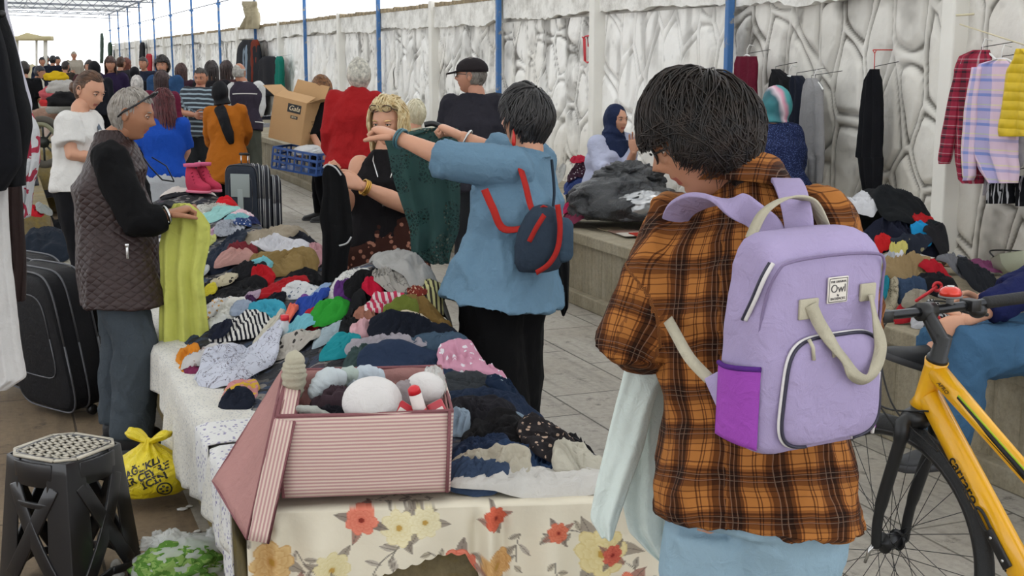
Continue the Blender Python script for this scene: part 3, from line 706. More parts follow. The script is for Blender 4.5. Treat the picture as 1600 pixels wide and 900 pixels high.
def hijab(J, root, c, c2=None, drape=True, pat=None, name='headscarf', tail=None, seed=0):
    """scarf hugging the head, framing the face, draped on the shoulders"""
    ctr, r, f, u, s = J['_hf']; ctr = Vector(ctr); k = J.get('k', 1); b = MB(); Rm = np.array(Matrix((r, f, u)).transposed())
    b.ball(ctr-f*.014*s+u*.006*s, (.091*s, .104*s, .128*s), 28, 20, rot=Rm)
    nk = J['neck']; b.tube([ctr-u*.05*s-f*.02, (ctr+nk)*.5-f*.005, nk+V(0, 0, .01)], [.082*s, .078*s, .098*s], 20)
    if drape:
        tr_, tf, tu = axes_of(J); ms = (J['shL']+J['shR'])*.5
        b.rings([ringpts(ms-V(0, 0, .075*k)+tf*.02, tr_, tf, .168*k, .125*k), ringpts(ms+V(0, 0, .015)+tf*.01, tr_, tf, .150*k, .105*k), ringpts(nk+V(0, 0, .02), tr_, tf, .08*k, .08*k)])
        b.tube([nk+tf*.09+V(0, 0, -.03), ms+tf*.135-V(0, 0, .10), ms+tf*.14-V(0, 0, .22)], [.055, .07, .04], 14)
    if tail: b.tube([Vector(p) for p in tail], [.06, .055, .05, .03][:len(tail)], 12)
    B = remesh(b, .010, 5); A = B.arr(); loc = A-np.array(ctr); X = loc@np.array(r)/s; Y = loc@np.array(f)/s; Z = loc@np.array(u)/s
    e = (X/.058)**2+((Z+.012)/.088)**2   # face opening: push the cloth back behind the face
    cut = (Y > .02) & (e < 1.0) & (Z > -.11); push = np.where(cut, (Y-.035)*1.0, 0)
    A = A-np.outer(push*s, f); B.setarr(A); wrinkle(B, .005, 16, seed+2, (1, 1, .5))
    return B.build(name, fabric(c, pat, c2, 1.5, name='scarf_cloth', rough=.7) if pat else fabric(c, name='scarf_cloth', rough=.7), root)
# ------------------------------------------------------------------ cloth kit
class Pile:
    """height of a heap at x, y: a smooth mound, raised by every garment laid on it"""
    def __init__(s, base, bumps, edge, box, res=.012):
        s.base = base; s.bumps = bumps; s.edge = edge; s.x0, s.x1, s.y0, s.y1 = box; s.res = res
        s.nx = int((s.x1-s.x0)/res)+1; s.ny = int((s.y1-s.y0)/res)+1; X, Y = np.meshgrid(s.x0+np.arange(s.nx)*res, s.y0+np.arange(s.ny)*res, indexing='ij')
        s.X = X; s.Y = Y; s.H = s.mound(X, Y); s.blur()
    def mound(s, X, Y):
        X = np.asarray(X, float); Y = np.asarray(Y, float); h = np.zeros_like(X)
        for (bx, by, bh, sx, sy) in s.bumps:
            g = bh*np.exp(-((X-bx)/sx)**2-((Y-by)/sy)**2); h = np.maximum(h, g)+.12*np.minimum(h, g)
        k = s.edge(X, Y); return s.base+h*sstep(-.02, .16, k)-.30*sstep(.0, -.10, k)
    def blur(s):
        B = s.H
        for ax_ in (0, 1):
            P = np.pad(B, ((2, 2), (0, 0)) if ax_ == 0 else ((0, 0), (2, 2)), 'edge'); B = np.max([(P[i:i+s.nx] if ax_ == 0 else P[:, i:i+s.ny]) for i in range(5)], axis=0)
        for _ in range(4):
            P = np.pad(B, 2, 'edge'); B = (P[:-4, 2:-2]+P[4:, 2:-2]+P[2:-2, :-4]+P[2:-2, 4:]+P[1:-3, 2:-2]+P[3:-1, 2:-2]+P[2:-2, 1:-3]+P[2:-2, 3:-1]+B)/9
        s.B = np.maximum(B, s.H)
    def z(s, X, Y, raw=False):
        X = np.asarray(X, float); Y = np.asarray(Y, float); G_ = s.H if raw else s.B
        fx = np.clip((X-s.x0)/s.res, 0, s.nx-1.001); fy = np.clip((Y-s.y0)/s.res, 0, s.ny-1.001); i = fx.astype(int); j = fy.astype(int); fx = fx-i; fy = fy-j
        return G_[i, j]*(1-fx)*(1-fy)+G_[i+1, j]*fx*(1-fy)+G_[i, j+1]*(1-fx)*fy+G_[i+1, j+1]*fx*fy
    def hit(s, px, py):
        r = cD+((px-800)/FOC)*cR+((450-py)/FOC)*cU; d = np.arange(2.6, 14, .01); P = np.array(CAM)[None]+d[:, None]*np.array(r)[None]
        ins = (P[:, 0] > s.x0) & (P[:, 0] < s.x1) & (P[:, 1] > s.y0) & (P[:, 1] < s.y1); zz = s.z(P[:, 0], P[:, 1]); m_ = ins & (P[:, 2] < zz)
        if m_.any(): return Vector(P[np.argmax(m_)])
        p = az(px, py, s.base); return ax(px, py, s.x1-.12) if p.x > s.x1-.1 and s.x1 > 4 else p
GI = [0]
def garment(pile, x, y, w, l, h, rot, mat, name, label, seed, lobes=.16, group=None, fold=1.0, tilt=0, parent=None, cat='clothing', nr=24, na=80, fsc=1.0, sq=2.6, z0=None, under=True, cols=None, zcap=None):
    r_ = np.random.RandomState(seed); GI[0] += 1; lift = .003 if pile else 0
    rho = np.linspace(0, 1, nr); phi = np.linspace(0, 2*PI, na, endpoint=False)
    RR, PP = np.meshgrid(rho, phi, indexing='ij'); c_, s_ = np.cos(PP), np.sin(PP)
    se = (np.abs(c_)**sq+np.abs(s_)**sq)**(-1/sq); o1 = vn(np.c_[c_.ravel()*1.3+seed, s_.ravel()*1.3, s_.ravel()*0+seed*.7]).reshape(c_.shape); o2 = vn(np.c_[c_.ravel()*4+seed, s_.ravel()*4, s_.ravel()*0+seed*.3]).reshape(c_.shape)
    out = se*(1+lobes*1.3*o1+lobes*.5*o2)*.97
    u = RR*out*c_*w/2; v = RR*out*s_*l/2
    a = r_.uniform(0, PI); ca, sa = math.cos(a), math.sin(a); m_ = max(.10, .5*(w+l)/2)
    U = (u*ca+v*sa)/m_; W_ = (-u*sa+v*ca)/m_; P = np.c_[U.ravel()*1.5, W_.ravel()*4.4*fsc, U.ravel()*0+seed*1.3]
    P[:, 1] += 1.6*vn(np.c_[U.ravel()*1.6, W_.ravel()*1.6, U.ravel()*0+seed]); P[:, 0] += .8*vn(np.c_[U.ravel()*2, W_.ravel()*2, U.ravel()*0+seed+9])
    fo = (ridge(P, 2)).reshape(u.shape); f2 = fbm(np.c_[U.ravel()*2.0, W_.ravel()*2.0, U.ravel()*0+seed*2], 2).reshape(u.shape)
    f3 = ridge(np.c_[u.ravel()*34+seed+2*o1.ravel(), v.ravel()*34+1.5*f2.ravel(), u.ravel()*0+seed], 2).reshape(u.shape); fo = fo+.22*f3
    prof = (1-RR**3.2)**.55; z = h*prof*(.55+.35*f2)+fold*min(.028, .45*h+.007)*(fo-.35)*prof*1.25
    z = np.maximum(z, .002*prof)
    # overhang: lean folds sideways a little
    gz = np.gradient(z, axis=0); rot_ = rot; cr, sr = math.cos(rot_), math.sin(rot_)
    X = x+u*cr-v*sr; Y = y+u*sr+v*cr
    base = pile.z(X, Y) if pile else np.full(X.shape, z0 if z0 is not None else 0.)
    if zcap is not None: base = np.minimum(base, zcap+.25*(base-zcap).clip(0, .04))
    sh = np.where(RR > .97, -.004, 0); Z = base+z+lift*(RR < .97)+sh
    if tilt: Z = Z+tilt*(v+l/2)
    if pile:
        m2 = (np.abs(pile.X-x) < (w+l)*.75) & (np.abs(pile.Y-y) < (w+l)*.75); gx = pile.X[m2]-x; gy = pile.Y[m2]-y; gu = (gx*cr+gy*sr)/(w/2); gv = (-gx*sr+gy*cr)/(l/2); ph_ = np.mod(np.arctan2(gv, gu), 2*PI); fi = ph_/(2*PI)*na; i0 = fi.astype(int) % na; i1 = (i0+1) % na; fr = fi-np.floor(fi)
        o_ = out[0][i0]*(1-fr)+out[0][i1]*fr; rr = np.hypot(gu, gv)/o_; ok = rr < .985; ri = np.clip(rr*(nr-1), 0, nr-1.001); r0 = ri.astype(int); f2_ = ri-r0
        zz = (Z[r0, i0]*(1-fr)+Z[r0, i1]*fr)*(1-f2_)+(Z[r0+1, i0]*(1-fr)+Z[r0+1, i1]*fr)*f2_
        Hm = pile.H[m2]; Hm[ok] = np.maximum(Hm[ok], zz[ok]); pile.H[m2] = Hm; pile.blur()
    b = MB(); A = np.stack([X, Y, Z], -1); b.rings(A[::-1], cap=False)
    o = b.build(name, mat, parent, cols=cols)
    if parent is None: tag(o, label, cat, group)
    return o
def g_px(pile, px0, px1, py0, py1, mat, name, label, seed, rot=0, hgt=None, **k):
    cx = (px0+px1)/2; pb = pile.hit(cx, py1-.04*(py1-py0)); ppm = FOC/depth(pb); H_ = (py1-py0)/ppm; w_ = (px1-px0)/ppm
    h = hgt if hgt is not None else min(.046, .22*min(H_, w_)+.008); e = (EYE-pb.z)/(pb-CAM).length; lmax = min(max(.09, (H_-h*.5)/max(e, .09)), 1.3*w_+.22)
    pt = pile.hit(cx, py0+min(.45*(py1-py0), h*.75*ppm)); d = V(pt.x-pb.x, pt.y-pb.y, 0); vw = V(pb.x, pb.y, 0).normalized(); l = d.dot(vw)
    if l < .06: l = .09
    l = min(l, lmax); c = pb+vw*(l/2); k['zcap'] = pb.z+max(.0, H_*1.0-h*.6)
    return garment(pile, c.x, c.y, w_*1.08, l*1.12, h, -TH+rot, mat, name, label, seed, **k)
def rows_body(rows, fn, nrm, T=.05, amp=.012, nf=5, seed=0, n=48, sub=14, twist=.6, lean=None, ends=.35):
    """rows = [(py, pxL, pxR)] mapped by fn to points; nrm = thickness direction; closed body with folds running down"""
    rows = [tuple(r)+(0,)*(4-len(r)) for r in rows]; ys = np.array([r[0] for r in rows], float); m_ = len(rows)
    t = np.linspace(0, m_-1, (m_-1)*sub+1); out = []; nrm = Vector(nrm).normalized(); k0 = np.arange(m_)
    def sm(i): return np.interp(t, k0, [r[i] for r in rows])
    yy, L_, R_, D_ = sm(0), sm(1), sm(2), sm(3)
    kern = np.ones(5)/5
    if len(t) > 12: 
        for arr in (L_, R_): arr[2:-2] = np.convolve(arr, kern, 'same')[2:-2]
    for i in range(len(t)):
        q = i/(len(t)-1); pl = fn(L_[i], yy[i]); pr = fn(R_[i], yy[i]); mid = (pl+pr)/2; hw = (pr-pl)/2; ring = []
        th = T*(ends+(1-ends)*math.sin(PI*min(1, .12+q*1.2)) if q < .5 else 1.0)
        for j in range(n):
            a = 2*PI*j/n; c_ = math.cos(a); s_ = math.sin(a); uu = c_
            ph = uu*nf*PI*.5+seed+twist*math.sin(q*3+seed)
            fo = amp*(.35+.65*q)*(math.sin(ph)+.4*math.sin(2.3*ph+1.7*q*3+seed))
            ring.append(tuple(mid+hw*c_*(1+.015*math.sin(q*17+seed))+nrm*(th/2*math.copysign(abs(s_)**.7, s_)+fo*(1-abs(uu)**4)+D_[i])))
        out.append(ring)
    A = np.array(out); N_ = fbm(A.reshape(-1, 3)*16+seed, 3)*amp*.45; A = A+(N_[:, None]*np.array(nrm)[None]).reshape(A.shape)
    b = MB(); cu = np.zeros(A.shape)
    for i in range(len(out)):
        for j in range(n): cu[i, j] = (j/n*2*(fn(R_[0], yy[0])-fn(L_[0], yy[0])).length*1.2, A[i, j, 2], 0)
    b.rings(A, cu=cu.reshape(-1, 3)); return b
def ribbon(mb, pts, wdir, w, t=.003, mi=0):
    P = [Vector(p) for p in pts]; R = []
    for i, p in enumerate(P):
        tg = (P[min(i+1, len(P)-1)]-P[max(i-1, 0)]).normalized(); wd = Vector(wdir[i]) if isinstance(wdir, list) else Vector(wdir); wd = (wd-tg*wd.dot(tg)).normalized(); nn = tg.cross(wd)
        R.append([tuple(p+wd*a*w/2+nn*b_*t/2) for a, b_ in ((-1, -1), (1, -1), (1, 1), (-1, 1))])
    return mb.rings(R, mi=mi)
def spline(pts, n=8):
    P = [Vector(p) for p in pts]; out = []
    for i in range(len(P)-1):
        p0, p1, p2, p3 = P[max(i-1, 0)], P[i], P[i+1], P[min(i+2, len(P)-1)]
        for k in range(n):
            t = k/n; out.append(.5*((2*p1)+(p2-p0)*t+(2*p0-5*p1+4*p2-p3)*t*t+(3*p1-p0-3*p2+p3)*t**3))
    return out+[P[-1]]
def text(s, org, right, up, size, mat, parent, name='lettering', bend=None, ext=.0008, shear=0, bold=0):
    cu = bpy.data.curves.new('t', 'FONT'); cu.body = s; cu.size = size; cu.align_x = 'CENTER'; cu.align_y = 'CENTER'; cu.extrude = ext; cu.shear = shear; cu.offset = bold
    o = bpy.data.objects.new('t', cu); COL.objects.link(o); dg = bpy.context.evaluated_depsgraph_get(); dg.update(); me = bpy.data.meshes.new_from_object(o.evaluated_get(dg)); bpy.data.objects.remove(o); bpy.data.curves.remove(cu)
    A = np.empty(len(me.vertices)*3); me.vertices.foreach_get('co', A); A = A.reshape(-1, 3); right = Vector(right).normalized(); up = Vector(up).normalized(); nn = right.cross(up)
    P = np.array(org)+np.outer(A[:, 0], right)+np.outer(A[:, 1], up)+np.outer(A[:, 2], nn)
    if bend: P = bend(P, A)
    b = MB(); b.add(P, [tuple(p.vertices) for p in me.polygons]); bpy.data.meshes.remove(me); return b.build(name, mat, parent, smooth=False)
def blob(c, rad, seed=0, amp=.12, sc=3, rot=None, n=48, m_=34, crease=.5, flat=.35, sharp=0):
    """lumpy soft bag: ellipsoid with crumpled surface, flattened below"""
    b = MB(); b.ball((0, 0, 0), 1, n, m_); A = b.arr(); N_ = A/np.linalg.norm(A, axis=1)[:, None]; P = N_*sc+seed
    d = amp*fbm(P, 3)+amp*crease*(ridge(P*1.7+.8*np.c_[vn(P), vn(P+4), vn(P+8)], 2)-.5)
    A = N_*(1+d)[:, None]; z = A[:, 2]; A[:, 2] = np.where(z < -flat, -flat-(z+flat)*.12, z)
    A = A*np.array(rad)
    if rot is not None: A = A @ np.array(rot).T
    A = A+np.array(c); b.setarr(A); return b
def rbox(mb, c, size, R, p=6, n=36, zr=.02, mi=0, taper=None, bulge=0):
    """rounded box: superellipse sections stacked along local z"""
    sx, sy, sz = [k/2 for k in size]; Z = [-sz, -sz+zr*.15, -sz+zr*.5, -sz+zr, 0, sz-zr, sz-zr*.5, sz-zr*.15, sz]; ins = [1, .55, .18, 0, 0, 0, .18, .55, 1]
    out = []
    for z, i_ in zip(Z, ins):
        k = 1+(taper*z/sz if taper else 0); a = (sx*k-zr*i_); b_ = (sy+bulge*(1-(z/sz)**2)-zr*i_)
        out.append([tuple(Vector(c)+R @ V(a*math.copysign(abs(math.cos(t))**(2/p), math.cos(t)), b_*math.copysign(abs(math.sin(t))**(2/p), math.sin(t)), z)) for t in [2*PI*j/n for j in range(n)]])
    return mb.rings(out, mi=mi)
def basis(x, y, z): return Matrix((Vector(x), Vector(y), Vector(z))).transposed()
# ------------------------------------------------------------------ the people in the market
def horiz(a, b_):   # direction from view-right a and view-away b
    v = cR*a+Vector((cD.x, cD.y, 0)).normalized()*b_; return v.normalized()
def JP(d, f, k, hd=None, pitch=0, **px):
    """joints read from the photograph; d = distance along the view, third number = offset to it"""
    J = {}
    for n, v in px.items(): J[n] = at(v[0], v[1], d+(v[2] if len(v) > 2 else 0))
    f = Vector(f).normalized(); r = V(f.y, -f.x, 0)
    J['k'] = k; J['f'] = f
    if 'waist' not in J: J['waist'] = J['hip'].lerp(J['chest'], .42)
    for sd, sg in (('L', -1), ('R', 1)):
        if 'hip'+sd not in J: J['hip'+sd] = J['hip']+r*(.09*k*sg)-V(0, 0, .04)
        if 'sh'+sd not in J: J['sh'+sd] = J['neck']+r*(.175*k*sg)-V(0, 0, .06*k)
        if 'an'+sd not in J: q = J['hip'+sd]+f*(.05*sg); J['an'+sd] = V(q.x, q.y, .09*k)
        if 'kn'+sd not in J: J['kn'+sd] = J['hip'+sd].lerp(J['an'+sd], .5)+f*.03
        if 'el'+sd not in J: J['el'+sd] = J['sh'+sd]+r*.05*sg-V(0, 0, .28*k)
        if 'wr'+sd not in J: J['wr'+sd] = J['el'+sd]-V(0, 0, .24*k)+f*.06
        if 'toe'+sd not in J: J['toe'+sd] = f
    h = Vector(hd) if hd is not None else f; J['hdir'] = (h.normalized()*math.cos(pitch)-V(0, 0, math.sin(pitch))); return J
def plaid(name, base, cols_u, cols_v, per=.1, sc=1, weave=None, rough=.9):
    """woven check from two colour ramps over the cloth coordinates; multiply blend"""
    N = NT(name); at_ = N.coord('cu'); sx = N.n('SeparateXYZ'); N.l(at_, sx.inputs[0]); nz = N.math('MULTIPLY', N.math('SUBTRACT', N.noise(N.coord(), 7, 2), .5), .03)
    fu = N.math('FRACT', N.math('DIVIDE', N.math('ADD', sx.outputs[0], nz), per)); fv = N.math('FRACT', N.math('DIVIDE', N.math('ADD', sx.outputs[1], nz), per))
    cu_ = N.ramp(fu, cols_u, 'CONSTANT'); cv_ = N.ramp(fv, cols_v, 'CONSTANT')
    c = N.mix(1.0, cu_, cv_, 'MULTIPLY'); c = N.mix(1.0, c, lin(base), 'MULTIPLY')
    if weave:
        wu = N.ramp(fu, weave, 'CONSTANT'); wv = N.ramp(fv, weave, 'CONSTANT'); c = N.mix(N.math('MULTIPLY', N.math('MAXIMUM', wu, wv), .15), c, lin('d8b8a0'))
    N.col(c); N.b.inputs['Roughness'].default_value = rough; N.b.inputs['Specular IOR Level'].default_value = .2
    vec = N.coord(); N.bump(N.math('ADD', N.math('MULTIPLY', N.noise(vec, 600, 1), .12), N.noise(vec, 26, 3, .55, .6)), .5, .006); return N.m
def quilt(name, c, sc=.05, diag=True):
    N = NT(name); at_ = N.coord('cu'); sx = N.n('SeparateXYZ'); N.l(at_, sx.inputs[0])
    if diag: a = N.math('ADD', sx.outputs[0], sx.outputs[1]); b_ = N.math('SUBTRACT', sx.outputs[0], sx.outputs[1])
    else: a = sx.outputs[1]; b_ = sx.outputs[1]
    h = N.math('MULTIPLY', N.math('ABSOLUTE', N.math('SINE', N.math('MULTIPLY', a, PI/sc))), N.math('ABSOLUTE', N.math('SINE', N.math('MULTIPLY', b_, PI/sc))))
    h = N.math('POWER', h, .4); x = lin(c); N.col(N.mix(N.noise(N.coord(), 30, 3), [v*.8 for v in x], [v*1.15 for v in x])); N.b.inputs['Roughness'].default_value = .55; N.bump(h, .45, .012); return N.m
def cstripe(name, c1, c2, per=.03, frac=.5):
    N = NT(name); at_ = N.coord('cu'); sx = N.n('SeparateXYZ'); N.l(at_, sx.inputs[0]); fv = N.math('FRACT', N.math('DIVIDE', sx.outputs[1], per)); N.col(N.ramp(fv, [(0, lin(c1)), (frac, lin(c2))], 'CONSTANT')); N.b.inputs['Roughness'].default_value = .9; return N.m
# cloth coordinates of a torso run up the body; bodies of 1 mesh per garment
PEOPLE = {}
def hero():
    f = horiz(-.50, .86)
    J = JP(2.42, f, .95, hd=horiz(-.98, .12), pitch=.48, head=(1100, 213, -.02), neck=(1160, 300, .02), shL=(1062, 368, .10), shR=(1282, 356, -.06), chest=(1176, 500), waist=(1182, 655), hip=(1184, 775),
           elL=(988, 536, .02), wrL=(1052, 505, .26), elR=(1318, 545, .12), wrR=(1230, 520, .36), hipL=(1120, 815, .04), hipR=(1235, 815, -.03))
    W = (.045, .04)
    mU = [(0, (1, 1, 1)), (.03, (.35, .3, .3)), (.055, (1, 1, 1)), (.09, (.35, .3, .3)), (.115, (1, 1, 1)), (.24, (.45, .4, .4)), (.27, (.75, .7, .7)), (.31, (.30, .25, .25)), (.46, (.13, .10, .10)), (.54, (.30, .25, .25)), (.58, (.12, .10, .10)), (.66, (.30, .25, .25)), (.73, (.9, .85, .85)), (.76, (.4, .35, .35)), (.79, (1, 1, 1))]
    mV = [(0, (1, 1, 1)), (.04, (.45, .4, .4)), (.07, (1, 1, 1)), (.20, (.45, .4, .4)), (.23, (.8, .8, .8)), (.32, (.4, .35, .35)), (.42, (.28, .22, .22)), (.47, (.5, .45, .45)), (.50, (.22, .18, .18)), (.60, (.5, .45, .45)), (.63, (.25, .2, .2)), (.68, (.6, .55, .55)), (.74, (1, 1, 1)), (.80, (.4, .35, .35)), (.83, (1, 1, 1))]
    M = plaid('brown_check_flannel', 'a46a34', mU, mV, .078, weave=[(0, 0), (.44, 1), (.458, 0), (.56, 1), (.578, 0)])
    def fn(B, J):
        A = B.arr(); P = A*np.array([7, 7, 10.]); A = A+B.N*(.006*ridge(np.c_[P[:, 0]+P[:, 1], P[:, 2]*.5, P[:, 0]*.4]+3, 2))[:, None]
        z = A[:, 2]; e = sstep(.95, .78, z)
        A[:, 0] += 0; B.setarr(A)
    top = dict(mat=M, name='checked_shirt', sleeve=.97, g=.022, sg=.020, sfat=1.25, hem=.05, flare=.02, amp=.019, wsc=6, vox=.007, it=5, collar=.055, cuff=.95, fn=fn)
    ex = []
    root = person('person in an orange and brown checked shirt with a lilac backpack, head bowed', J, 'c58f70', hair=dict(n=4200, len=.15, vol=1.15, r=.0021, mess=.22, lift=.17, curl=.9, wave=5, front=.030, side=-.045, nape=-.115, strand=5, amp=.10, sweep=(-.25, .25, -.1), c2='281e18'), hairc='0e0a09', top=top,
           bottom=dict(mat=fabric('9cb9ca', name='light_denim'), g=.022, fl=1.25, amp=.012, name='jeans'), fat=1.02, vox=.009, curlL=.9, curlR=.9, glasses='eyes', seed=4)
    # shirt collar fold and sleeve cuff
    r, f_, up = axes_of(J); c = J['neck']
    b = MB(); R = []
    for q, (rad, dz) in enumerate(((.066, .062), (.078, .066), (.098, .030), (.104, .004), (.094, .004), (.074, .045))):
        R.append([tuple(c+r*(rad*math.cos(t))+f_*(rad*1.02*math.sin(t)-.008)+up*(dz-.012*math.sin(t))) for t in [2*PI*i/36 for i in range(36)]])
    b.rings(R+[R[0]], cap=False); A = b.arr(); b.cu = [np.c_[A@np.array(r), A[:, 2], A[:, 2]*0]]; b.build('shirt_collar', M, root)
    b = MB(); e1 = J['elL'].lerp(J['wrL'], .86); e2 = J['elL'].lerp(J['wrL'], .99); b.tube([e1, e1.lerp(e2, .5), e2], [.053, .054, .052], 18); A = b.arr(); b.cu = [np.c_[A[:, 0], A[:, 2], A[:, 2]*0]]; b.build('sleeve_cuff', M, root, bevel=.003)
    return J
JH = hero()
SK = dict(a='c48d6d', b='d19c7f', c='a8765a', d='b98063')
def denim_woman():
    f = horiz(-.82, .57)
    J = JP(5.0, f, 1.02, hd=horiz(-.80, .60), pitch=.05, head=(822, 186), neck=(826, 243), shL=(800, 262, -.12), shR=(835, 258, .18), chest=(806, 305), waist=(798, 365), hip=(790, 425),
           elL=(708, 252, -.16), wrL=(622, 215, -.05), elR=(775, 240, .33), wrR=(722, 214, .35))
    M = fabric('6f90a8', name='chambray', rough=.85)
    def fn(B, J):
        A = B.arr(); B.setarr(A)
    person('woman in a light denim shirt holding up a dark green lace top', J, SK['b'], hair=dict(n=700, len=.12, vol=1.12, r=.0045, lift=.12, mess=.3, front=.035, side=-.045, nape=-.09, c2='383636', curl=.6), hairc='1d1c1d', sex='f', fat=1.12,
           top=dict(mat=M, name='denim_shirt', sleeve=.62, g=.036, sg=.026, sfat=1.25, hem=.10, flare=.05, amp=.026, wsc=7, vox=.008, collar=.03, cuff=1.0), bottom=dict(mat=fabric('0d0d0f'), g=.035, fl=1.5), curlL=1.25, curlR=1.2, palmL=(0, 0, -1), palmR=(0, 0, -1), seed=8)
    b = MB(); w_ = J['elL'].lerp(J['wrL'], .93); d_ = (J['wrL']-J['elL']).normalized(); rr = d_.orthogonal().normalized(); q = d_.cross(rr)
    R0 = J['_root']
    for k in (0, .012): b.tube([w_+d_*k+(rr*math.cos(t)+q*math.sin(t))*.037 for t in [2*PI*i/20 for i in range(21)]], .0048, 6)
    b.build('beaded_bracelet', plain('teal_beads', '3c6670', .4), R0)
    b = MB(); w_ = J['elR'].lerp(J['wrR'], .85); d_ = (J['wrR']-J['elR']).normalized(); rr = d_.orthogonal().normalized(); q = d_.cross(rr)
    b.tube([w_+(rr*math.cos(t)+q*math.sin(t))*.039 for t in [2*PI*i/20 for i in range(21)]], .005, 6); b.build('watch', chrome, R0)
    c, r, f_, u, s = J['_hf']; b = MB(); p = Vector(c)-r*.082-u*.035
    b.tube([p, p-V(0, 0, .02), p-V(0, 0, .05), p-V(0, 0, .075)], [.002, .006, .009, .004], 8); b.build('red_earring', plain('red_glass', 'c8281c', .3), R0)
    return J
JD = denim_woman()
def blonde():
    f = horiz(-.42, -.9)
    J = JP(6.7, f, 1.05, hd=horiz(-.30, -.92), pitch=.25, head=(607, 191), neck=(603, 240, .03), shL=(652, 262, .02), shR=(563, 260, .0), chest=(605, 292), waist=(602, 340), hip=(600, 385),
           elR=(552, 330, -.02), wrR=(527, 283, -.20), elL=(636, 322, -.16), wrL=(566, 291, -.30))
    M = fabric('151316')
    hst = dict(n=900, len=.26, vol=1.13, r=.005, lift=.2, mess=.5, front=.080, side=-.06, nape=-.12, curl=2.2, wave=8, c2='d9c9a0', strand=5, amp=.09, hang=True)
    person('blonde woman in a black sleeveless top and brown patterned skirt', J, SK['b'], hair=hst, hairc='b89b68', sex='f', fat=1.12, armfat=1.18, top=dict(mat=M, name='black_top', sleeve=.02, g=.014, hem=.05, amp=.010, flare=.0),
           bottom=dict(mat=fabric('3a1f18', 'dots', '9a6a58', 1.6), kind='skirt', len=.42, g=.02, name='skirt'), curlL=1.2, curlR=1.2, seed=11)
    R0 = J['_root']; b = MB(); w_ = J['elL'].lerp(J['wrL'], .9); d_ = (J['wrL']-J['elL']).normalized(); rr = d_.orthogonal().normalized(); q = d_.cross(rr)
    for k in (0, .011, .02): b.tube([w_+d_*k+(rr*math.cos(t)+q*math.sin(t))*.038 for t in [2*PI*i/20 for i in range(21)]], .0045, 6)
    b.build('gold_bracelet', gold, R0)
    b = MB(); nk = J['neck']; rr, ff, uu = axes_of(J)
    for s_ in (-1, 1): b.tube([nk+rr*.06*s_+ff*.03+uu*.01, nk+rr*.06*s_+ff*.125-uu*.06, nk+rr*.035*s_+ff*.16-uu*.14, nk+rr*.004*s_+ff*.168-uu*.25, nk+rr*.004*s_+ff*.17-uu*.30], .0032, 6)
    b.build('silver_necklace', chrome, R0)
    c, r, f_, u, s = J['_hf']; b = MB(); c = Vector(c)
    for sg in (-1, 1):
        b.tube([c+r*(.034*sg+.028*math.cos(t))+f_*(.085-.01*math.cos(t)**2)+u*(.098+.018*math.sin(t)) for t in [2*PI*i/20 for i in range(21)]], .0026, 5)
    b.tube([c+r*.06+f_*.08+u*.1, c+r*.088+f_*.01+u*.06], .003, 5); b.tube([c-r*.06+f_*.08+u*.1, c-r*.088+f_*.01+u*.06], .003, 5)
    b.build('sunglasses', plain('brown_frame', '4a3426', .3), R0)
    return J
JB = blonde()
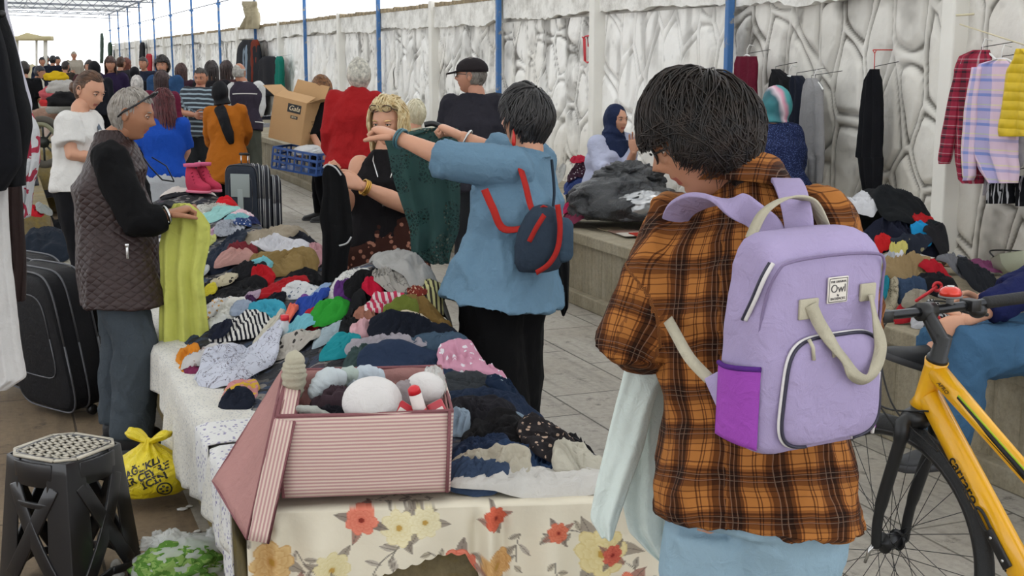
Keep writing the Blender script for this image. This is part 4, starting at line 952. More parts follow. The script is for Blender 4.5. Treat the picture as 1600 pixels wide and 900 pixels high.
def vest_man():
    f = horiz(.97, .22)
    J = JP(5.5, f, .95, hd=horiz(.97, .10), pitch=.30, head=(204, 178), neck=(176, 226, .02), shR=(172, 252, -.17), shL=(186, 246, .17), chest=(168, 290), waist=(174, 350), hip=(186, 415),
           elR=(216, 352, -.20), wrR=(262, 336, -.14), elL=(225, 350, .16), wrL=(272, 333, .10), knR=(212, 545, -.09), anR=(206, 668, -.10), knL=(192, 545, .10), anL=(186, 662, .10))
    J['knR'] += V(0, 0, 0); J['anR'].z = .09; J['anL'].z = .09
    V_ = quilt('maroon_quilting', '2c1a19', .036)
    person('grey-haired man in a dark maroon quilted vest holding a lime green cloth', J, 'ad7a5c', hair=dict(n=500, len=.05, vol=1.035, r=.0028, front=.075, side=-.01, nape=-.085, c2='a8a29a', mess=.2, lift=.03), hairc='7d766e', belly=.05, fat=1.05,
           top=dict(mat=fabric('101012'), name='black_pullover', sleeve=.97, g=.012, sg=.020, sfat=1.2, hem=.02, amp=.012), bottom=dict(mat=fabric('454d54'), g=.018, fl=1.25, amp=.014, name='trousers'), curlR=1.1, curlL=1.1, palmR=(0, 0, -1), palmL=(0, 0, -1), seed=21, shoes='15161a')
    R0 = J['_root']
    wear_top(J, R0, dict(mat=V_, name='quilted_vest', sleeve=.02, g=.034, hem=.17, flare=.03, amp=.008, collar=.05, vox=.009), 1.05, 'm', 22, .009, .05)
    r, f_, up = axes_of(J)
    b = MB(); c = J['neck']; b.tube([c+up*.01, c+up*.045+f_*.01], [.072, .066], 20); b.build('shirt_collar', fabric('d8d8d4'), R0)
    c, r, f2, u, s = J['_hf']; c = Vector(c); b = MB()   # glasses pushed up on the head
    for sg in (-1, 1):
        b.tube([c+r*(.036*sg+.026*math.cos(t))+f2*(.070+.010*math.sin(t))+u*(.104+.016*math.sin(t)) for t in [2*PI*i/20 for i in range(21)]], .0038, 6)
        b.tube([c+r*.062*sg+f2*.066+u*.10, c+r*.083*sg+f2*.03+u*.055, c+r*.085*sg-f2*.02+u*.005, c+r*.078*sg-f2*.035-u*.02], .0042, 6)
    b.build('spectacles', plain('black_frame', '15151a', .3), R0)
    b = MB(); q = J['neck']+f_*.10; b.tube([q+V(0, 0, -.02), q+f_*.05+V(0, 0, -.10), q+f_*.10+V(0, 0, -.16), q+f_*.15+V(0, 0, -.17)], .0035, 6)
    b.tube([q+f_*.15+V(0, 0, -.17), q+f_*.12+V(0, 0, -.10), q+f_*.06+V(0, 0, -.06)], .0028, 6); b.build('glasses_cord', dark_paint, R0)
    b = MB(); w_ = J['elR'].lerp(J['wrR'], .97); d_ = (J['wrR']-J['elR']).normalized(); rr = d_.orthogonal().normalized(); q = d_.cross(rr); b.tube([w_+(rr*math.cos(t)+q*math.sin(t))*.037 for t in [2*PI*i/20 for i in range(21)]], .0065, 6); b.build('wristwatch', chrome, R0)
    b = MB(); zp = at(199, 395, 5.27); b.box(zp, (.010, .004, .05)); b.box(zp+V(0, 0, .03), (.016, .005, .016)); b.build('zip_pull', chrome, R0, bevel=.002)
    return J
JV = vest_man()
def tee_woman():
    f = horiz(.92, -.25)
    J = JP(7.4, f, .95, hd=horiz(.88, -.38), pitch=.45, head=(139, 141), neck=(125, 176), shR=(107, 196, -.14), shL=(142, 192, .14), chest=(122, 212), waist=(122, 245), hip=(124, 285), elR=(112, 243, -.17), wrR=(158, 246, -.10), elL=(145, 240, .2), wrL=(175, 240, .1))
    def bun(mb, c, r, f_, u, s): mb.ball(c-f_*.10+u*.0-u*.03, (.034, .034, .036), 14, 10)
    person('young woman in a white t-shirt with hair tied back, looking down', J, SK['b'], hair=dict(n=500, len=.13, vol=1.05, r=.003, front=.084, side=.0, nape=-.07, sweep=(0, -1.2, 0), c2='6a4c38', mess=.05, lift=.02, extra=[bun]), hairc='3a2a20', sex='f', fat=1.02, top=dict(mat=fabric('eceae6'), name='white_t_shirt', sleeve=.33, g=.022, sg=.022, sfat=1.2, hem=.05, amp=.014), bottom=dict(mat=fabric('17171b')), seed=31)
    b = MB(); c = J['chest']; b.tube([J['shL']+V(0, 0, .07), c+f*.15+V(0, 0, .03), J['hip']+f*.15-cR*.0], .011, 6, flat=1); b.build('bag_strap', fabric('6b7684'), J['_root'])
tee_woman()
def blue_woman():
    f = horiz(-.35, .90)
    J = JP(10.6, f, .90, hd=horiz(-.5, .8), pitch=.3, head=(256, 160), neck=(255, 186), shL=(222, 196, 0), shR=(284, 196, .0), chest=(254, 215), waist=(256, 245), hip=(258, 280), elL=(212, 235, -.05), wrL=(222, 262, .2), elR=(292, 236, .1), wrR=(280, 262, .3))
    person('woman with dark red hair in a bright blue top and pale grey skirt', J, SK['b'], hair=dict(n=500, len=.20, vol=1.16, r=.005, front=.03, side=-.06, nape=-.12, c2='5a2226', hang=True, lift=.1, curl=1), hairc='3c1216', sex='f', fat=1.15, top=dict(mat=fabric('1a4cb0'), name='blue_top', sleeve=.45, g=.02, hem=.0, amp=.012), bottom=dict(mat=fabric('b9bcc0'), kind='skirt', len=.75, g=.02, flare=.01), seed=41, vox=.014)
blue_woman()
def striped_man():
    f = horiz(-.15, -.98)
    J = JP(15, f, 1.0, hd=horiz(-.1, -1), pitch=.2, head=(314, 122), neck=(313, 138), shL=(333, 146), shR=(293, 146), chest=(312, 162), waist=(312, 182), hip=(311, 203), elR=(287, 176, -.1), wrR=(305, 180, -.35), elL=(336, 178), wrL=(333, 205))
    person('man in a navy striped polo shirt and dark shorts facing the camera', J, SK['d'], hair=dict(n=200, len=.04, vol=1.03, front=.07, side=.01, c2='55504a'), hairc='3a3634', top=dict(mat=cstripe('striped_jersey', '2a3038', '8fa0aa', .055, .62), name='striped_polo', sleeve=.42, g=.03, sg=.025, hem=.09, flare=.02), bottom=dict(mat=fabric('33363a'), len=.7), fat=1.12, belly=.05, seed=51, vox=.016)
striped_man()
def orange_woman():
    f = horiz(.15, .98)
    J = JP(12.6, f, .90, hd=horiz(-.1, 1), pitch=.05, head=(344, 145), neck=(348, 166), shL=(330, 176), shR=(375, 174), chest=(353, 198), waist=(355, 222), hip=(356, 250), elL=(326, 208, .1), wrL=(330, 230, .35), elR=(386, 205, .1), wrR=(378, 228, .3))
    person('woman in an orange tunic with a black headscarf, seen from behind', J, SK['b'], hair=None, sex='f', fat=1.05, top=dict(mat=fabric('b5681c'), name='orange_tunic', sleeve=.95, g=.03, sg=.02, hem=.27, flare=.05, amp=.014), bottom=dict(mat=fabric('0e0e10'), g=.02), seed=61, vox=.014)
    hijab(J, J['_root'], '16171b', drape=False, tail=[J['neck']+V(0, 0, -.02)-f*.08, J['neck']-f*.17+cR*.07-V(0, 0, .12), J['neck']-f*.19+cR*.12-V(0, 0, .26), J['neck']-f*.19+cR*.14-V(0, 0, .36)])
orange_woman()
def vest_bald():
    f = horiz(.25, .97)
    J = JP(15.6, f, 1.0, hd=f, head=(374, 114), neck=(380, 130), shL=(363, 138), shR=(404, 137), chest=(385, 155), waist=(384, 172), hip=(384, 192), elL=(360, 165), wrL=(368, 188), elR=(408, 165), wrR=(404, 188))
    person('balding man in a dark work vest over white sleeves, seen from behind', J, SK['d'], hair=dict(n=120, len=.03, vol=1.02, bald=.5, side=0, nape=-.05, c2='c0bcb4'), hairc='a09c96', top=dict(mat=fabric('dcdcda'), name='white_shirt', sleeve=.9), bottom=dict(mat=fabric('5c5f55')), seed=71, vox=.016)
    wear_top(J, J['_root'], dict(mat=fabric('3a3340', 'hstripe', '3a3340'), name='work_vest', sleeve=.02, g=.03, hem=.1), 1, 'm', 3, .016)
    b = MB()
    r, f_, up = axes_of(J)
    for z, a in ((.04, .19), (-.30, .20)): b.rings([ringpts(J['chest']+up*(z+.012*i), r, f_, a, .155) for i in range(2)], cap=False)
    b.build('reflective_band', plain('pale_band', 'd8d6cf', .5), J['_root'])
vest_bald()
def red_woman():
    f = horiz(-.2, .97)
    J = JP(9.7, f, 1.0, hd=horiz(-.15, 1), head=(561, 118), neck=(558, 143), shL=(524, 158), shR=(586, 158), chest=(554, 185), waist=(554, 218), hip=(556, 255), elL=(514, 208, -.02), wrL=(520, 248, .12), elR=(600, 205, .1), wrR=(606, 240, .3))
    person('grey-haired woman in a red shirt and pale trousers, seen from behind', J, SK['b'], hair=dict(n=600, len=.16, vol=1.14, r=.0045, front=.03, side=-.06, nape=-.105, c2='e0dccf', lift=.05, mess=.15), hairc='9a988f', sex='f', fat=1.12, top=dict(mat=fabric('a81f22'), name='red_shirt', sleeve=.95, g=.03, sg=.022, sfat=1.15, hem=.06, flare=.02, amp=.014, collar=.03), bottom=dict(mat=fabric('c9c4b8')), seed=81, vox=.012)
red_woman()
def cap_man():
    f = horiz(-.55, .83)
    J = JP(8.7, f, 1.03, hd=horiz(-.95, .28), head=(737, 119), neck=(745, 150), shL=(706, 168, .05), shR=(776, 164, -.02), chest=(742, 200), waist=(742, 240), hip=(742, 280), elL=(692, 225, .1), wrL=(690, 262, .3), elR=(792, 225), wrR=(786, 262, .2))
    person('man in a dark cap, glasses and a charcoal t-shirt facing left', J, 'c08a70', hair=dict(n=250, len=.03, vol=1.02, front=.06, side=0, nape=-.06, c2='8a847c'), hairc='6a645e', top=dict(mat=fabric('2c2b33'), name='charcoal_t_shirt', sleeve=.42, g=.026, sg=.025, hem=.1), bottom=dict(mat=fabric('2a2c30')), fat=1.15, belly=.05, glasses='eyes', seed=91, vox=.012)
    c, r, f_, u, s = J['_hf']; c = Vector(c); b = MB(); Rm = np.array(Matrix((r, f_, u)).transposed())
    R = []
    for q, (e, sc_) in enumerate(((.030, 1.06), (.05, 1.07), (.075, 1.0), (.10, .80), (.118, .5), (.126, .1))):
        R.append([tuple(c-f_*.004+r*(.083*sc_*math.cos(t))+f_*(.105*sc_*math.sin(t))+u*e) for t in [2*PI*i/28 for i in range(28)]])
    b.rings(R)
    pts = []
    for i in range(13):
        t = PI*(.13+.74*i/12); pts.append([tuple(c+r*(.080*math.cos(t))+f_*(.100*math.sin(t))+u*.036), tuple(c+r*(.074*math.cos(t))+f_*(.085+.095*math.sin(t)**.7)+u*(.030-.018*math.sin(t)))])
    cap = b.build('cap', fabric('2b2628'), J['_root'])
    v = MB(); v.grid(np.array(pts)); v = v.build('cap_visor', fabric('2b2628'), J['_root'], solid=.006)
cap_man()
def box_woman():
    f = horiz(-.75, -.05)
    J = JP(13, f, .97, hd=horiz(-.6, .5), pitch=.3, head=(503, 137), neck=(507, 158), chest=(505, 188), hip=(504, 240), elL=(488, 210, -.2), wrL=(505, 240, -.35), elR=(500, 205, .2), wrR=(475, 236, .15))
    person('brown-haired woman in black carrying a blue crate with a cardboard box', J, SK['b'], hair=dict(n=420, len=.24, vol=1.16, r=.006, front=.04, side=-.05, nape=-.12, c2='8a5e38', hang=True, curl=2), hairc='4e3420', sex='f', top=dict(mat=fabric('19191c'), name='black_shirt', sleeve=.5), bottom=dict(mat=fabric('101014')), seed=101, vox=.014)
    return J
JX = box_woman()
def hijab_woman():
    f = horiz(.55, -.80)
    J = JP(9.8, f, .95, hd=horiz(.62, -.75), pitch=.05, head=(963, 188), neck=(958, 214), shR=(934, 226, -.05), shL=(976, 222, .1), chest=(950, 244), waist=(950, 262), hip=(950, 286), elR=(938, 262, -.15), wrR=(965, 272, -.3), elL=(984, 256, -.15), wrL=(990, 238, -.25))
    z = J['hip'].z
    for sd, sg in (('L', 1), ('R', -1)): J['hip'+sd] = J['hip']+V(f.y, -f.x, 0)*(-.09*sg); J['kn'+sd] = J['hip'+sd]+f*.42+V(0, 0, .02); J['an'+sd] = J['kn'+sd]+f*.02-V(0, 0, .36)
    person('seated woman in a navy headscarf and pale lilac blouse, hand raised', J, SK['b'], hair=None, sex='f', fat=1.1, top=dict(mat=fabric('c3c8e2'), name='lilac_blouse', sleeve=.72, g=.024, sg=.02, hem=.02, amp=.012), bottom=dict(mat=fabric('23242c')), seed=111, vox=.011, hdirL=(0, 0, 1), curlL=.2, palmL=-cD)
    hijab(J, J['_root'], '1d2a4c', seed=3)
hijab_woman()
def teal_woman():
    f = horiz(-.6, .6)
    J = JP(7.9, f, .95, hd=horiz(-.5, .7), pitch=.25, head=(1212, 166), neck=(1212, 196), chest=(1212, 232), hip=(1212, 290), shL=(1188, 212, 0), shR=(1236, 212, 0), elL=(1180, 255, .1), wrL=(1190, 285, .3), elR=(1246, 256), wrR=(1236, 290, .2))
    for sd, sg in (('L', -1), ('R', 1)): J['hip'+sd] = J['hip']+V(f.y, -f.x, 0)*(.09*sg); J['kn'+sd] = J['hip'+sd]+f*.4; J['an'+sd] = J['kn'+sd]-V(0, 0, .36)
    person('seated woman in a teal and pink striped headscarf and navy dotted blouse', J, SK['b'], hair=None, sex='f', fat=1.15, top=dict(mat=fabric('222c52', 'dots', '5a6a9a', .35), name='dotted_blouse', sleeve=.95, g=.02, sg=.02, hem=.02), bottom=dict(mat=fabric('1c1c22')), seed=121, vox=.011)
    N = NT('striped_scarf'); vec = N.coord(); sx = N.n('SeparateXYZ'); N.l(vec, sx.inputs[0]); q = N.math('FRACT', N.math('ADD', N.math('MULTIPLY', sx.outputs[0], 7.), N.math('MULTIPLY', N.noise(vec, 5, 2), 1.2)))
    N.col(N.ramp(q, [(0, lin('2f7f86')), (.3, lin('1f5560')), (.5, lin('c9b6c0')), (.68, lin('c07f96')), (.85, lin('3b8f92'))])); N.b.inputs['Roughness'].default_value = .6
    o = hijab(J, J['_root'], '2f7f86', drape=False, seed=5); o.data.materials.clear(); o.data.materials.append(N.m)
teal_woman()
def pale_head():
    f = horiz(-.2, .95)
    J = JP(10.8, f, .98, head=(650, 178), neck=(648, 202), chest=(647, 235), hip=(645, 305), hd=f)
    person('person with pale blond hair standing behind the blonde woman', J, SK['b'], hair=dict(n=300, len=.14, vol=1.1, c2='e6e0c8', front=.03, side=-.06, nape=-.10), hairc='c6bd9c', sex='f', top=dict(mat=fabric('c8bfa4'), name='beige_top', sleeve=.9), bottom=dict(mat=fabric('4a4640')), seed=131, vox=.015)
pale_head()
# crowd further off: (label, px, distance, height, facing(a,b), hair, hair kind, top, bottom, arms)
CROWD = [
 ('man in a black t-shirt seen from behind at the left stalls', 60, 18.5, 1.60, (-.1, 1), '1d1713', 's', '101013', '6f6a58', 'bent', 'bent'),
 ('man in a dark beanie and cream shirt leaning over goods', 74, 22, 1.52, (.9, .1), '15151d', 'b', 'd8d4c4', '55564f', 'low', 'low'),
 ('person in a teal shirt and pale cap among the stalls', 116, 21, 1.38, (.2, -.9), 'b9bec0', 'b', '2f8c82', '3a3f42', 'low', 'low'),
 ('man with short brown hair and dark clothes near the white gate', 37, 26, 1.66, (.3, -.9), '3a2d24', 's', 'b8b0a4', '4a4a4a', 'down', 'down'),
 ('curly-haired man in a blue t-shirt with a shoulder strap', 275, 17.5, 1.66, (-.1, -1), '1c1614', 'c', '34557e', '2c2f38', 'low', 'down'),
 ('smiling woman with long brown hair in a dark purple top', 192, 20, 1.66, (.2, -1), '3b2620', 'l', '2d2140', '26242c', 'down', 'down'),
 ('woman in a black headscarf and coat at the far stall', 172, 19, 1.60, (-.6, .6), '17171c', 'h', '1c1e26', '17181d', 'low', 'low'),
 ('dark-haired man in a maroon jacket at the far stall', 158, 21, 1.62, (.4, -.8), '241a18', 's', '4a262c', '22242a', 'low', 'low'),
 ('person with brown hair in a dark top at the far right stall', 206, 24, 1.66, (.3, .8), '3a2418', 's', '2c2a2e', '26282c', 'down', 'down'),
 ('person with reddish hair in a grey top behind the crowd', 213, 25, 1.63, (.6, .6), '5a2c20', 'l', '56565c', '2c2c30', 'down', 'down'),
 ('woman in a black headscarf walking away in the crowd', 227, 20.5, 1.50, (.2, 1), '121218', 'h', '1b1c22', '1b1c22', 'down', 'down'),
 ('man in a dark suit jacket walking towards the far end', 243, 23, 1.66, (-.2, -1), '2c2422', 's', '23283a', '23252c', 'down', 'down'),
 ('brown-haired person in a plum top behind the blue t-shirt man', 297, 18.5, 1.56, (.1, 1), '3a2420', 'l', '3a2230', '2a2a30', 'down', 'down'),
 ('woman with long dark hair in a black top near the wall', 344, 16.4, 1.60, (-.1, 1), '241d1c', 'l', '201e22', '26262c', 'down', 'down'),
 ('woman with dark brown hair in a maroon dress near the red boots', 266, 14.5, 1.50, (.3, .9), '2b1a1a', 'l', '6a1e38', '3c1826', 'down', 'down'),
 ('dark-haired person beside the balding man', 366, 17.5, 1.60, (.1, 1), '2a1c1a', 'l', '4a2c30', '303036', 'down', 'down'),
 ('person in navy standing at the left of the distant group', 88, 34, 1.66, (.5, -.8), '16161c', 's', '222a40', '20242e', 'down', 'bent'),
 ('person in a dark blue coat in the middle of the distant group', 96, 36, 1.72, (-.4, -.8), '16161c', 's', '1c2438', '1c202a', 'bent', 'down'),
 ('tall person in black in the distant group', 104, 33, 1.70, (.1, .9), '121216', 's', '191d2c', '191c22', 'down', 'down'),
 ('person in a slate jacket at the right of the distant group', 112, 35, 1.68, (.3, -.9), '1c1a1c', 's', '37405a', '22252c', 'down', 'down'),
 ('person bending in dark clothes beside the distant group', 131, 30, 1.50, (-.6, -.5), '1c1a1a', 's', '2c2a30', '24262c', 'low', 'low'),
 ('pale figure in a beige shirt far down the aisle', 137, 42, 1.84, (.4, -.8), '8c8478', 's', 'b3aa9c', '565a66', 'down', 'fwd'),
 ('person in a brown jacket near the distant group', 122, 27, 1.58, (.3, .9), '2a2220', 's', '3c342e', '2a2a2c', 'down', 'down'),
 ('grey-haired person in a pale top behind the vest man', 231, 17, 1.42, (-.3, .9), 'a09c98', 'l', 'c0b8b0', '3a3a40', 'low', 'low'),
]
for i, (lab, px, d, h, fa, hc, hk, tc, bc, aL, aR) in enumerate(CROWD):
    f = horiz(*fa); yaw = math.atan2(-f.x, f.y); p = at(px, 450, d); z0 = 0
    J = std_pose((p.x, p.y, 0), h, yaw, lean=.12 if aL == 'low' else 0, armL=aL, armR=aR); sx_ = 'f' if hk in 'lh' else 'm'
    hs = dict(s=dict(n=60, len=.05, vol=1.05, front=.05), l=dict(n=90, len=.3, vol=1.15, r=.007, hang=True, front=.035, side=-.05, nape=-.12), c=dict(n=160, len=.08, vol=1.25, r=.008, curl=3, mess=1, amp=.15, front=.05), b=dict(n=0, vol=1.10, front=.035, side=.0, amp=.01), h=None)[hk]
    person(lab, J, 'b98468', hair=hs, hairc=hc, sex=sx_, top=dict(mat=fabric(tc), name='top', sleeve=.42 if tc in ('101013', '34557e', '2d2140') else .92, g=.022, hem=.08, amp=.014), bottom=dict(mat=fabric(bc)), vox=.022, detail=.5, hands=True, seed=200+i)
    if hk == 'h': hijab(J, J['_root'], hc)
# ------------------------------------------------------------------ the stall in the middle: concrete island heaped with clothes
IL, IR_, IYF, IYR, IYB = .585, 1.62, 3.33, 3.00, 10.5
def isl_edge(X, Y):
    front = IYF+(X-IL)/(IR_-IL)*(IYR-IYF); return np.minimum(np.minimum(X-IL, IR_-X), np.minimum(Y-front, IYB-Y))
b = MB(); IZ = .44
b.hexa([(IL, IYF, 0), (IR_, IYR, 0), (IR_, IYB, 0), (IL, IYB, 0), (IL, IYF, IZ), (IR_, IYR, IZ), (IR_, IYB, IZ), (IL, IYB, IZ)])
b.hexa([(IL-.03, IYF-.03, IZ-.07), (IR_+.02, IYR-.03, IZ-.07), (IR_+.02, IYB, IZ-.07), (IL-.03, IYB, IZ-.07), (IL-.03, IYF-.03, IZ), (IR_+.02, IYR-.03, IZ), (IR_+.02, IYB, IZ), (IL-.03, IYB, IZ)])
o = b.build('concrete_counter', M_isl, smooth=False, bevel=.01); tag(o, 'long low concrete counter stained with moss under the heaped clothes', 'stall counter')
def bump_at(px, py, z, sx, sy): p = az(px, py, z); return (p.x, p.y, z-.45, sx, sy)
PI_ = Pile(.455, [(1.30, 10.0, .17, .42, .42), (1.40, 4.95, .37, .36, .45), (1.35, 4.6, .22, .40, .40), bump_at(440, 375, .68, .40, .70), bump_at(390, 400, .58, .5, .9), bump_at(400, 330, .60, .46, 1.3), bump_at(480, 470, .58, .5, .7), bump_at(700, 590, .56, .42, .42), bump_at(840, 700, .52, .40, .30), bump_at(600, 700, .48, .5, .3), bump_at(360, 420, .56, .3, .6)], isl_edge, (IL-.25, IR_+.3, 2.8, IYB+.1))
# heap underneath everything
xs = np.linspace(IL+.06, IR_-.03, 60); ys = np.linspace(3.1, IYB-.05, 300); A = np.zeros((60, 300, 3))
for i, x in enumerate(xs):
    y0 = IYF+(x-IL)/(IR_-IL)*(IYR-IYF)+.08; yy = np.linspace(y0, IYB-.05, 300); A[i, :, 0] = x; A[i, :, 1] = yy; A[i, :, 2] = PI_.z(yy*0+x, yy)-.012+.010*ridge(np.c_[yy*6, yy*0+x*6, yy*0], 2)
N = NT('jumbled_cloth'); vo = N.n('TexVoronoi'); vo.inputs['Scale'].default_value = 11; wv_ = N.n('TexNoise'); wv_.inputs['Scale'].default_value = 5
vec = N.coord(); mx = N.n('VectorMath', operation='ADD'); N.l(vec, mx.inputs[0]); N.l(vec, wv_.inputs['Vector']); N.l(wv_.outputs['Color'], mx.inputs[1]); N.l(mx.outputs[0], vo.inputs['Vector'])
sx = N.n('SeparateColor'); N.l(vo.outputs['Color'], sx.inputs[0])
N.col(N.ramp(sx.outputs[0], [(0, lin('16181e')), (.22, lin('2b3242')), (.4, lin('4a4744')), (.5, lin('1b1b1e')), (.62, lin('3a2a34')), (.7, lin('77736e')), (.8, lin('2c3a50')), (.9, lin('22242a'))], 'CONSTANT')); N.b.inputs['Roughness'].default_value = .95
N.bump(N.noise(vec, 22, 4, .6, 1), .8, .02); M_jum = N.m
b = MB(); b.grid(A); o = b.build('clothes_heap', M_jum); tag(o, 'jumbled mass of used clothes lying under the separate garments of the counter', 'clothes', kind='stuff')
# white sheet over the left side of the counter
def side_sheet():
    ys = np.linspace(3.45, 10.2, 260); rows = []; prof = [(0, 0)]
    L_ = .27+.05*np.sin(ys*3.1)+.06*vn(np.c_[ys*1.7, ys*0, ys*0]); A = np.zeros((26, len(ys), 3))
    for k in range(26):
        q = k/25
        if k < 8: x = IL+.42*(1-k/8)-.0; z = .462+.006*vn(np.c_[ys*9, ys*0+k*.4, ys*0]); off = 0*ys; A[k] = np.c_[ys*0+x-.05, ys, z]
        else:
            t = (k-8)/17; z = .462-t*L_; fo = .012*np.sin(ys*26+2*np.sin(ys*2.3))*t+.01*t+.018*vn(np.c_[ys*5, ys*0+t, ys*0]); x = IL-.048-.012*math.sin(min(1, t*5)*PI/2)-fo; A[k] = np.c_[x, ys, z]
    return A
A = side_sheet(); b = MB(); b.grid(A)
o = b.build('sheet', fabric('e6e3da', 'dots', 'b9b9bb', .5, name='white_sheet'), solid=.003); tag(o, 'long white sheet with small grey dots hanging over the left edge of the counter', 'sheet')
b = MB()
for yy in np.linspace(4.9, 5.25, 12): pass
# sheets of folded white linen at the front left corner
for i, (a0, a1, y0, l_, lab) in enumerate(((.16, .0, 3.45, .34, 'white folded linen with hearts hanging at the front left corner, outermost'), (.10, .03, 3.62, .28, 'white folded linen with hearts, second from the corner'), (.05, .05, 3.86, .24, 'white folded linen hanging beside the yellow bag'))):
    rows = []; n = 14; A = []
    for k in range(18):
        t = k/17; ys_ = np.linspace(y0-.0, y0+.22, n)
        if t < .45: x = IL+.22-(t/.45)*.28; z = .475+i*.006+.005*np.sin(ys_*50)
        else: x = IL-.065-.004*i; z = .475+i*.006-(t-.45)/.55*l_
        A.append(np.c_[ys_*0+x-.004*np.sin(ys_*40+t*3), ys_, z+0*ys_])
    b = MB(); b.grid(np.array(A)); o = b.build('folded_sheet', fabric('ecebe8', 'dots', '9c97b4', .75), solid=.004); tag(o, lab, 'linen', 'folded white linen')
# ---- flowered cloth over the front
def paint_flowers(S, T, seed=5):
    C = np.tile(np.array(lin('d9d1bd')), (len(S), 1)); rs_ = np.random.RandomState(seed)
    C *= (1+.05*vn(np.c_[S*9, T*9, S*0]))[:, None]
    def over(m_, col, a=1.0): C[m_] = C[m_]*(1-a)+np.array(lin(col))*a
    def leaf(x, y, ang, ln, wd, col, a=.9):
        u = (S-x)*math.cos(ang)+(T-y)*math.sin(ang); v = -(S-x)*math.sin(ang)+(T-y)*math.cos(ang); m_ = (u > 0) & (u < ln) & (np.abs(v) < wd*np.sin(np.clip(u/ln, 0, 1)*PI)); over(m_, col, a); over(m_ & (np.abs(v) < .0012), '6a625a', .8)
    def stem(x, y, ang, ln, col='6f6a62'):
        u = (S-x)*math.cos(ang)+(T-y)*math.sin(ang); v = -(S-x)*math.sin(ang)+(T-y)*math.cos(ang)-.06*ln*np.sin(u/ln*4); over((u > 0) & (u < ln) & (np.abs(v) < .0018), col, .9)
    def flower(x, y, R, c1, c2, c3, pet=7, seed=0):
        dx, dy = S-x, T-y; r = np.hypot(dx, dy)/R; th = np.arctan2(dy, dx)
        for lay, (sc, off, sh) in enumerate(((1, 0, 1.0), (.72, .6, .85), (.45, 1.3, .7))):
            pr = sc*(.80+.20*np.abs(np.cos(th*pet/2+off+seed))+.05*vn(np.c_[th*3+seed, r*0, r*0])); m_ = r < pr
            tt = np.clip(r/pr, 0, 1); cA = np.array(lin(c1)); cB = np.array(lin(c2)); cc = cA[None]*(tt[:, None]**1.5)+cB[None]*(1-tt[:, None]**1.5); C[m_] = cc[m_]*(.92+.08*sh)
            over(m_ & (tt > .93), c2, .55); over(m_ & (np.abs(np.sin(th*pet/2+off+seed)) > .985) & (tt > .35), c2, .5)
        over(r < .16, c3, .9)
    for i in range(46):
        x, y = rs_.uniform(-.05, 1.25), rs_.uniform(-.1, .60); a = rs_.uniform(0, 6.3); stem(x, y, a, rs_.uniform(.06, .14))
        for k in range(4): leaf(x+math.cos(a)*.03*k, y+math.sin(a)*.03*k, a+(-1)**k*1.0, rs_.uniform(.03, .05), .008, rs_.choice(['8f867a', 'a39a90', '9a8f7c', '7f7a72']), .75)
    big = [(.13, .27, .062, 'de7f68', 'b8432f'), (.56, .165, .05, 'e08a72', 'c04a38'), (.30, .03, .045, 'e58e76', 'cf6552'), (.74, .30, .062, 'c9503e', '8f2a22'), (1.02, .26, .055, 'e0886e', 'c2543e'), (.98, .15, .03, 'cc6a55', 'a33'), (1.17, .20, .05, 'dd8f78', 'c2604c'), (.045, .33, .04, 'de8a72', 'b85040'), (.83, .08, .03, 'd67c60', 'aa4a36'), (1.12, .04, .035, 'd68a72', 'b05a48'), (.66, .03, .03, 'd0694f', 'a8442e')]
    cream = [(.95, .14, .075, 'ddd0a0', 'c9b477'), (.40, .05, .05, 'e2d9b6', 'd0c08c'), (.47, .04, .045, 'e4dcbc', 'd0c290'), (.22, .16, .05, 'ddd2aa', 'cbbd88'), (.24, .24, .05, 'd9cfa6', 'c9bb88'), (1.08, .36, .06, 'dbd0a2', 'c8b87c'), (.06, .14, .06, 'd9bc88', 'b98a4c'), (.66, .16, .045, 'd8b078', 'b07a40'), (.84, .42, .06, 'd9cda4', 'c5b67e')]
    for i, (x, y, R, c1, c2) in enumerate(cream):
        for k in range(3): leaf(x, y, i*1.1+k*2.1, R*1.6, R*.28, '857a6e', .8)
        flower(x, y, R, c1, c2, 'b08a3c', 8, i)
    for i, (x, y, R, c1, c2) in enumerate(big):
        c2 = c2 if len(c2) == 6 else 'a03833'
        for k in range(4): leaf(x, y, i*1.7+k*1.6, R*1.7, R*.30, ['7d6f66', '96685c'][k % 2], .85)
        flower(x, y, R, c1, c2, '7c2a22', 7, i*1.3)
    return C
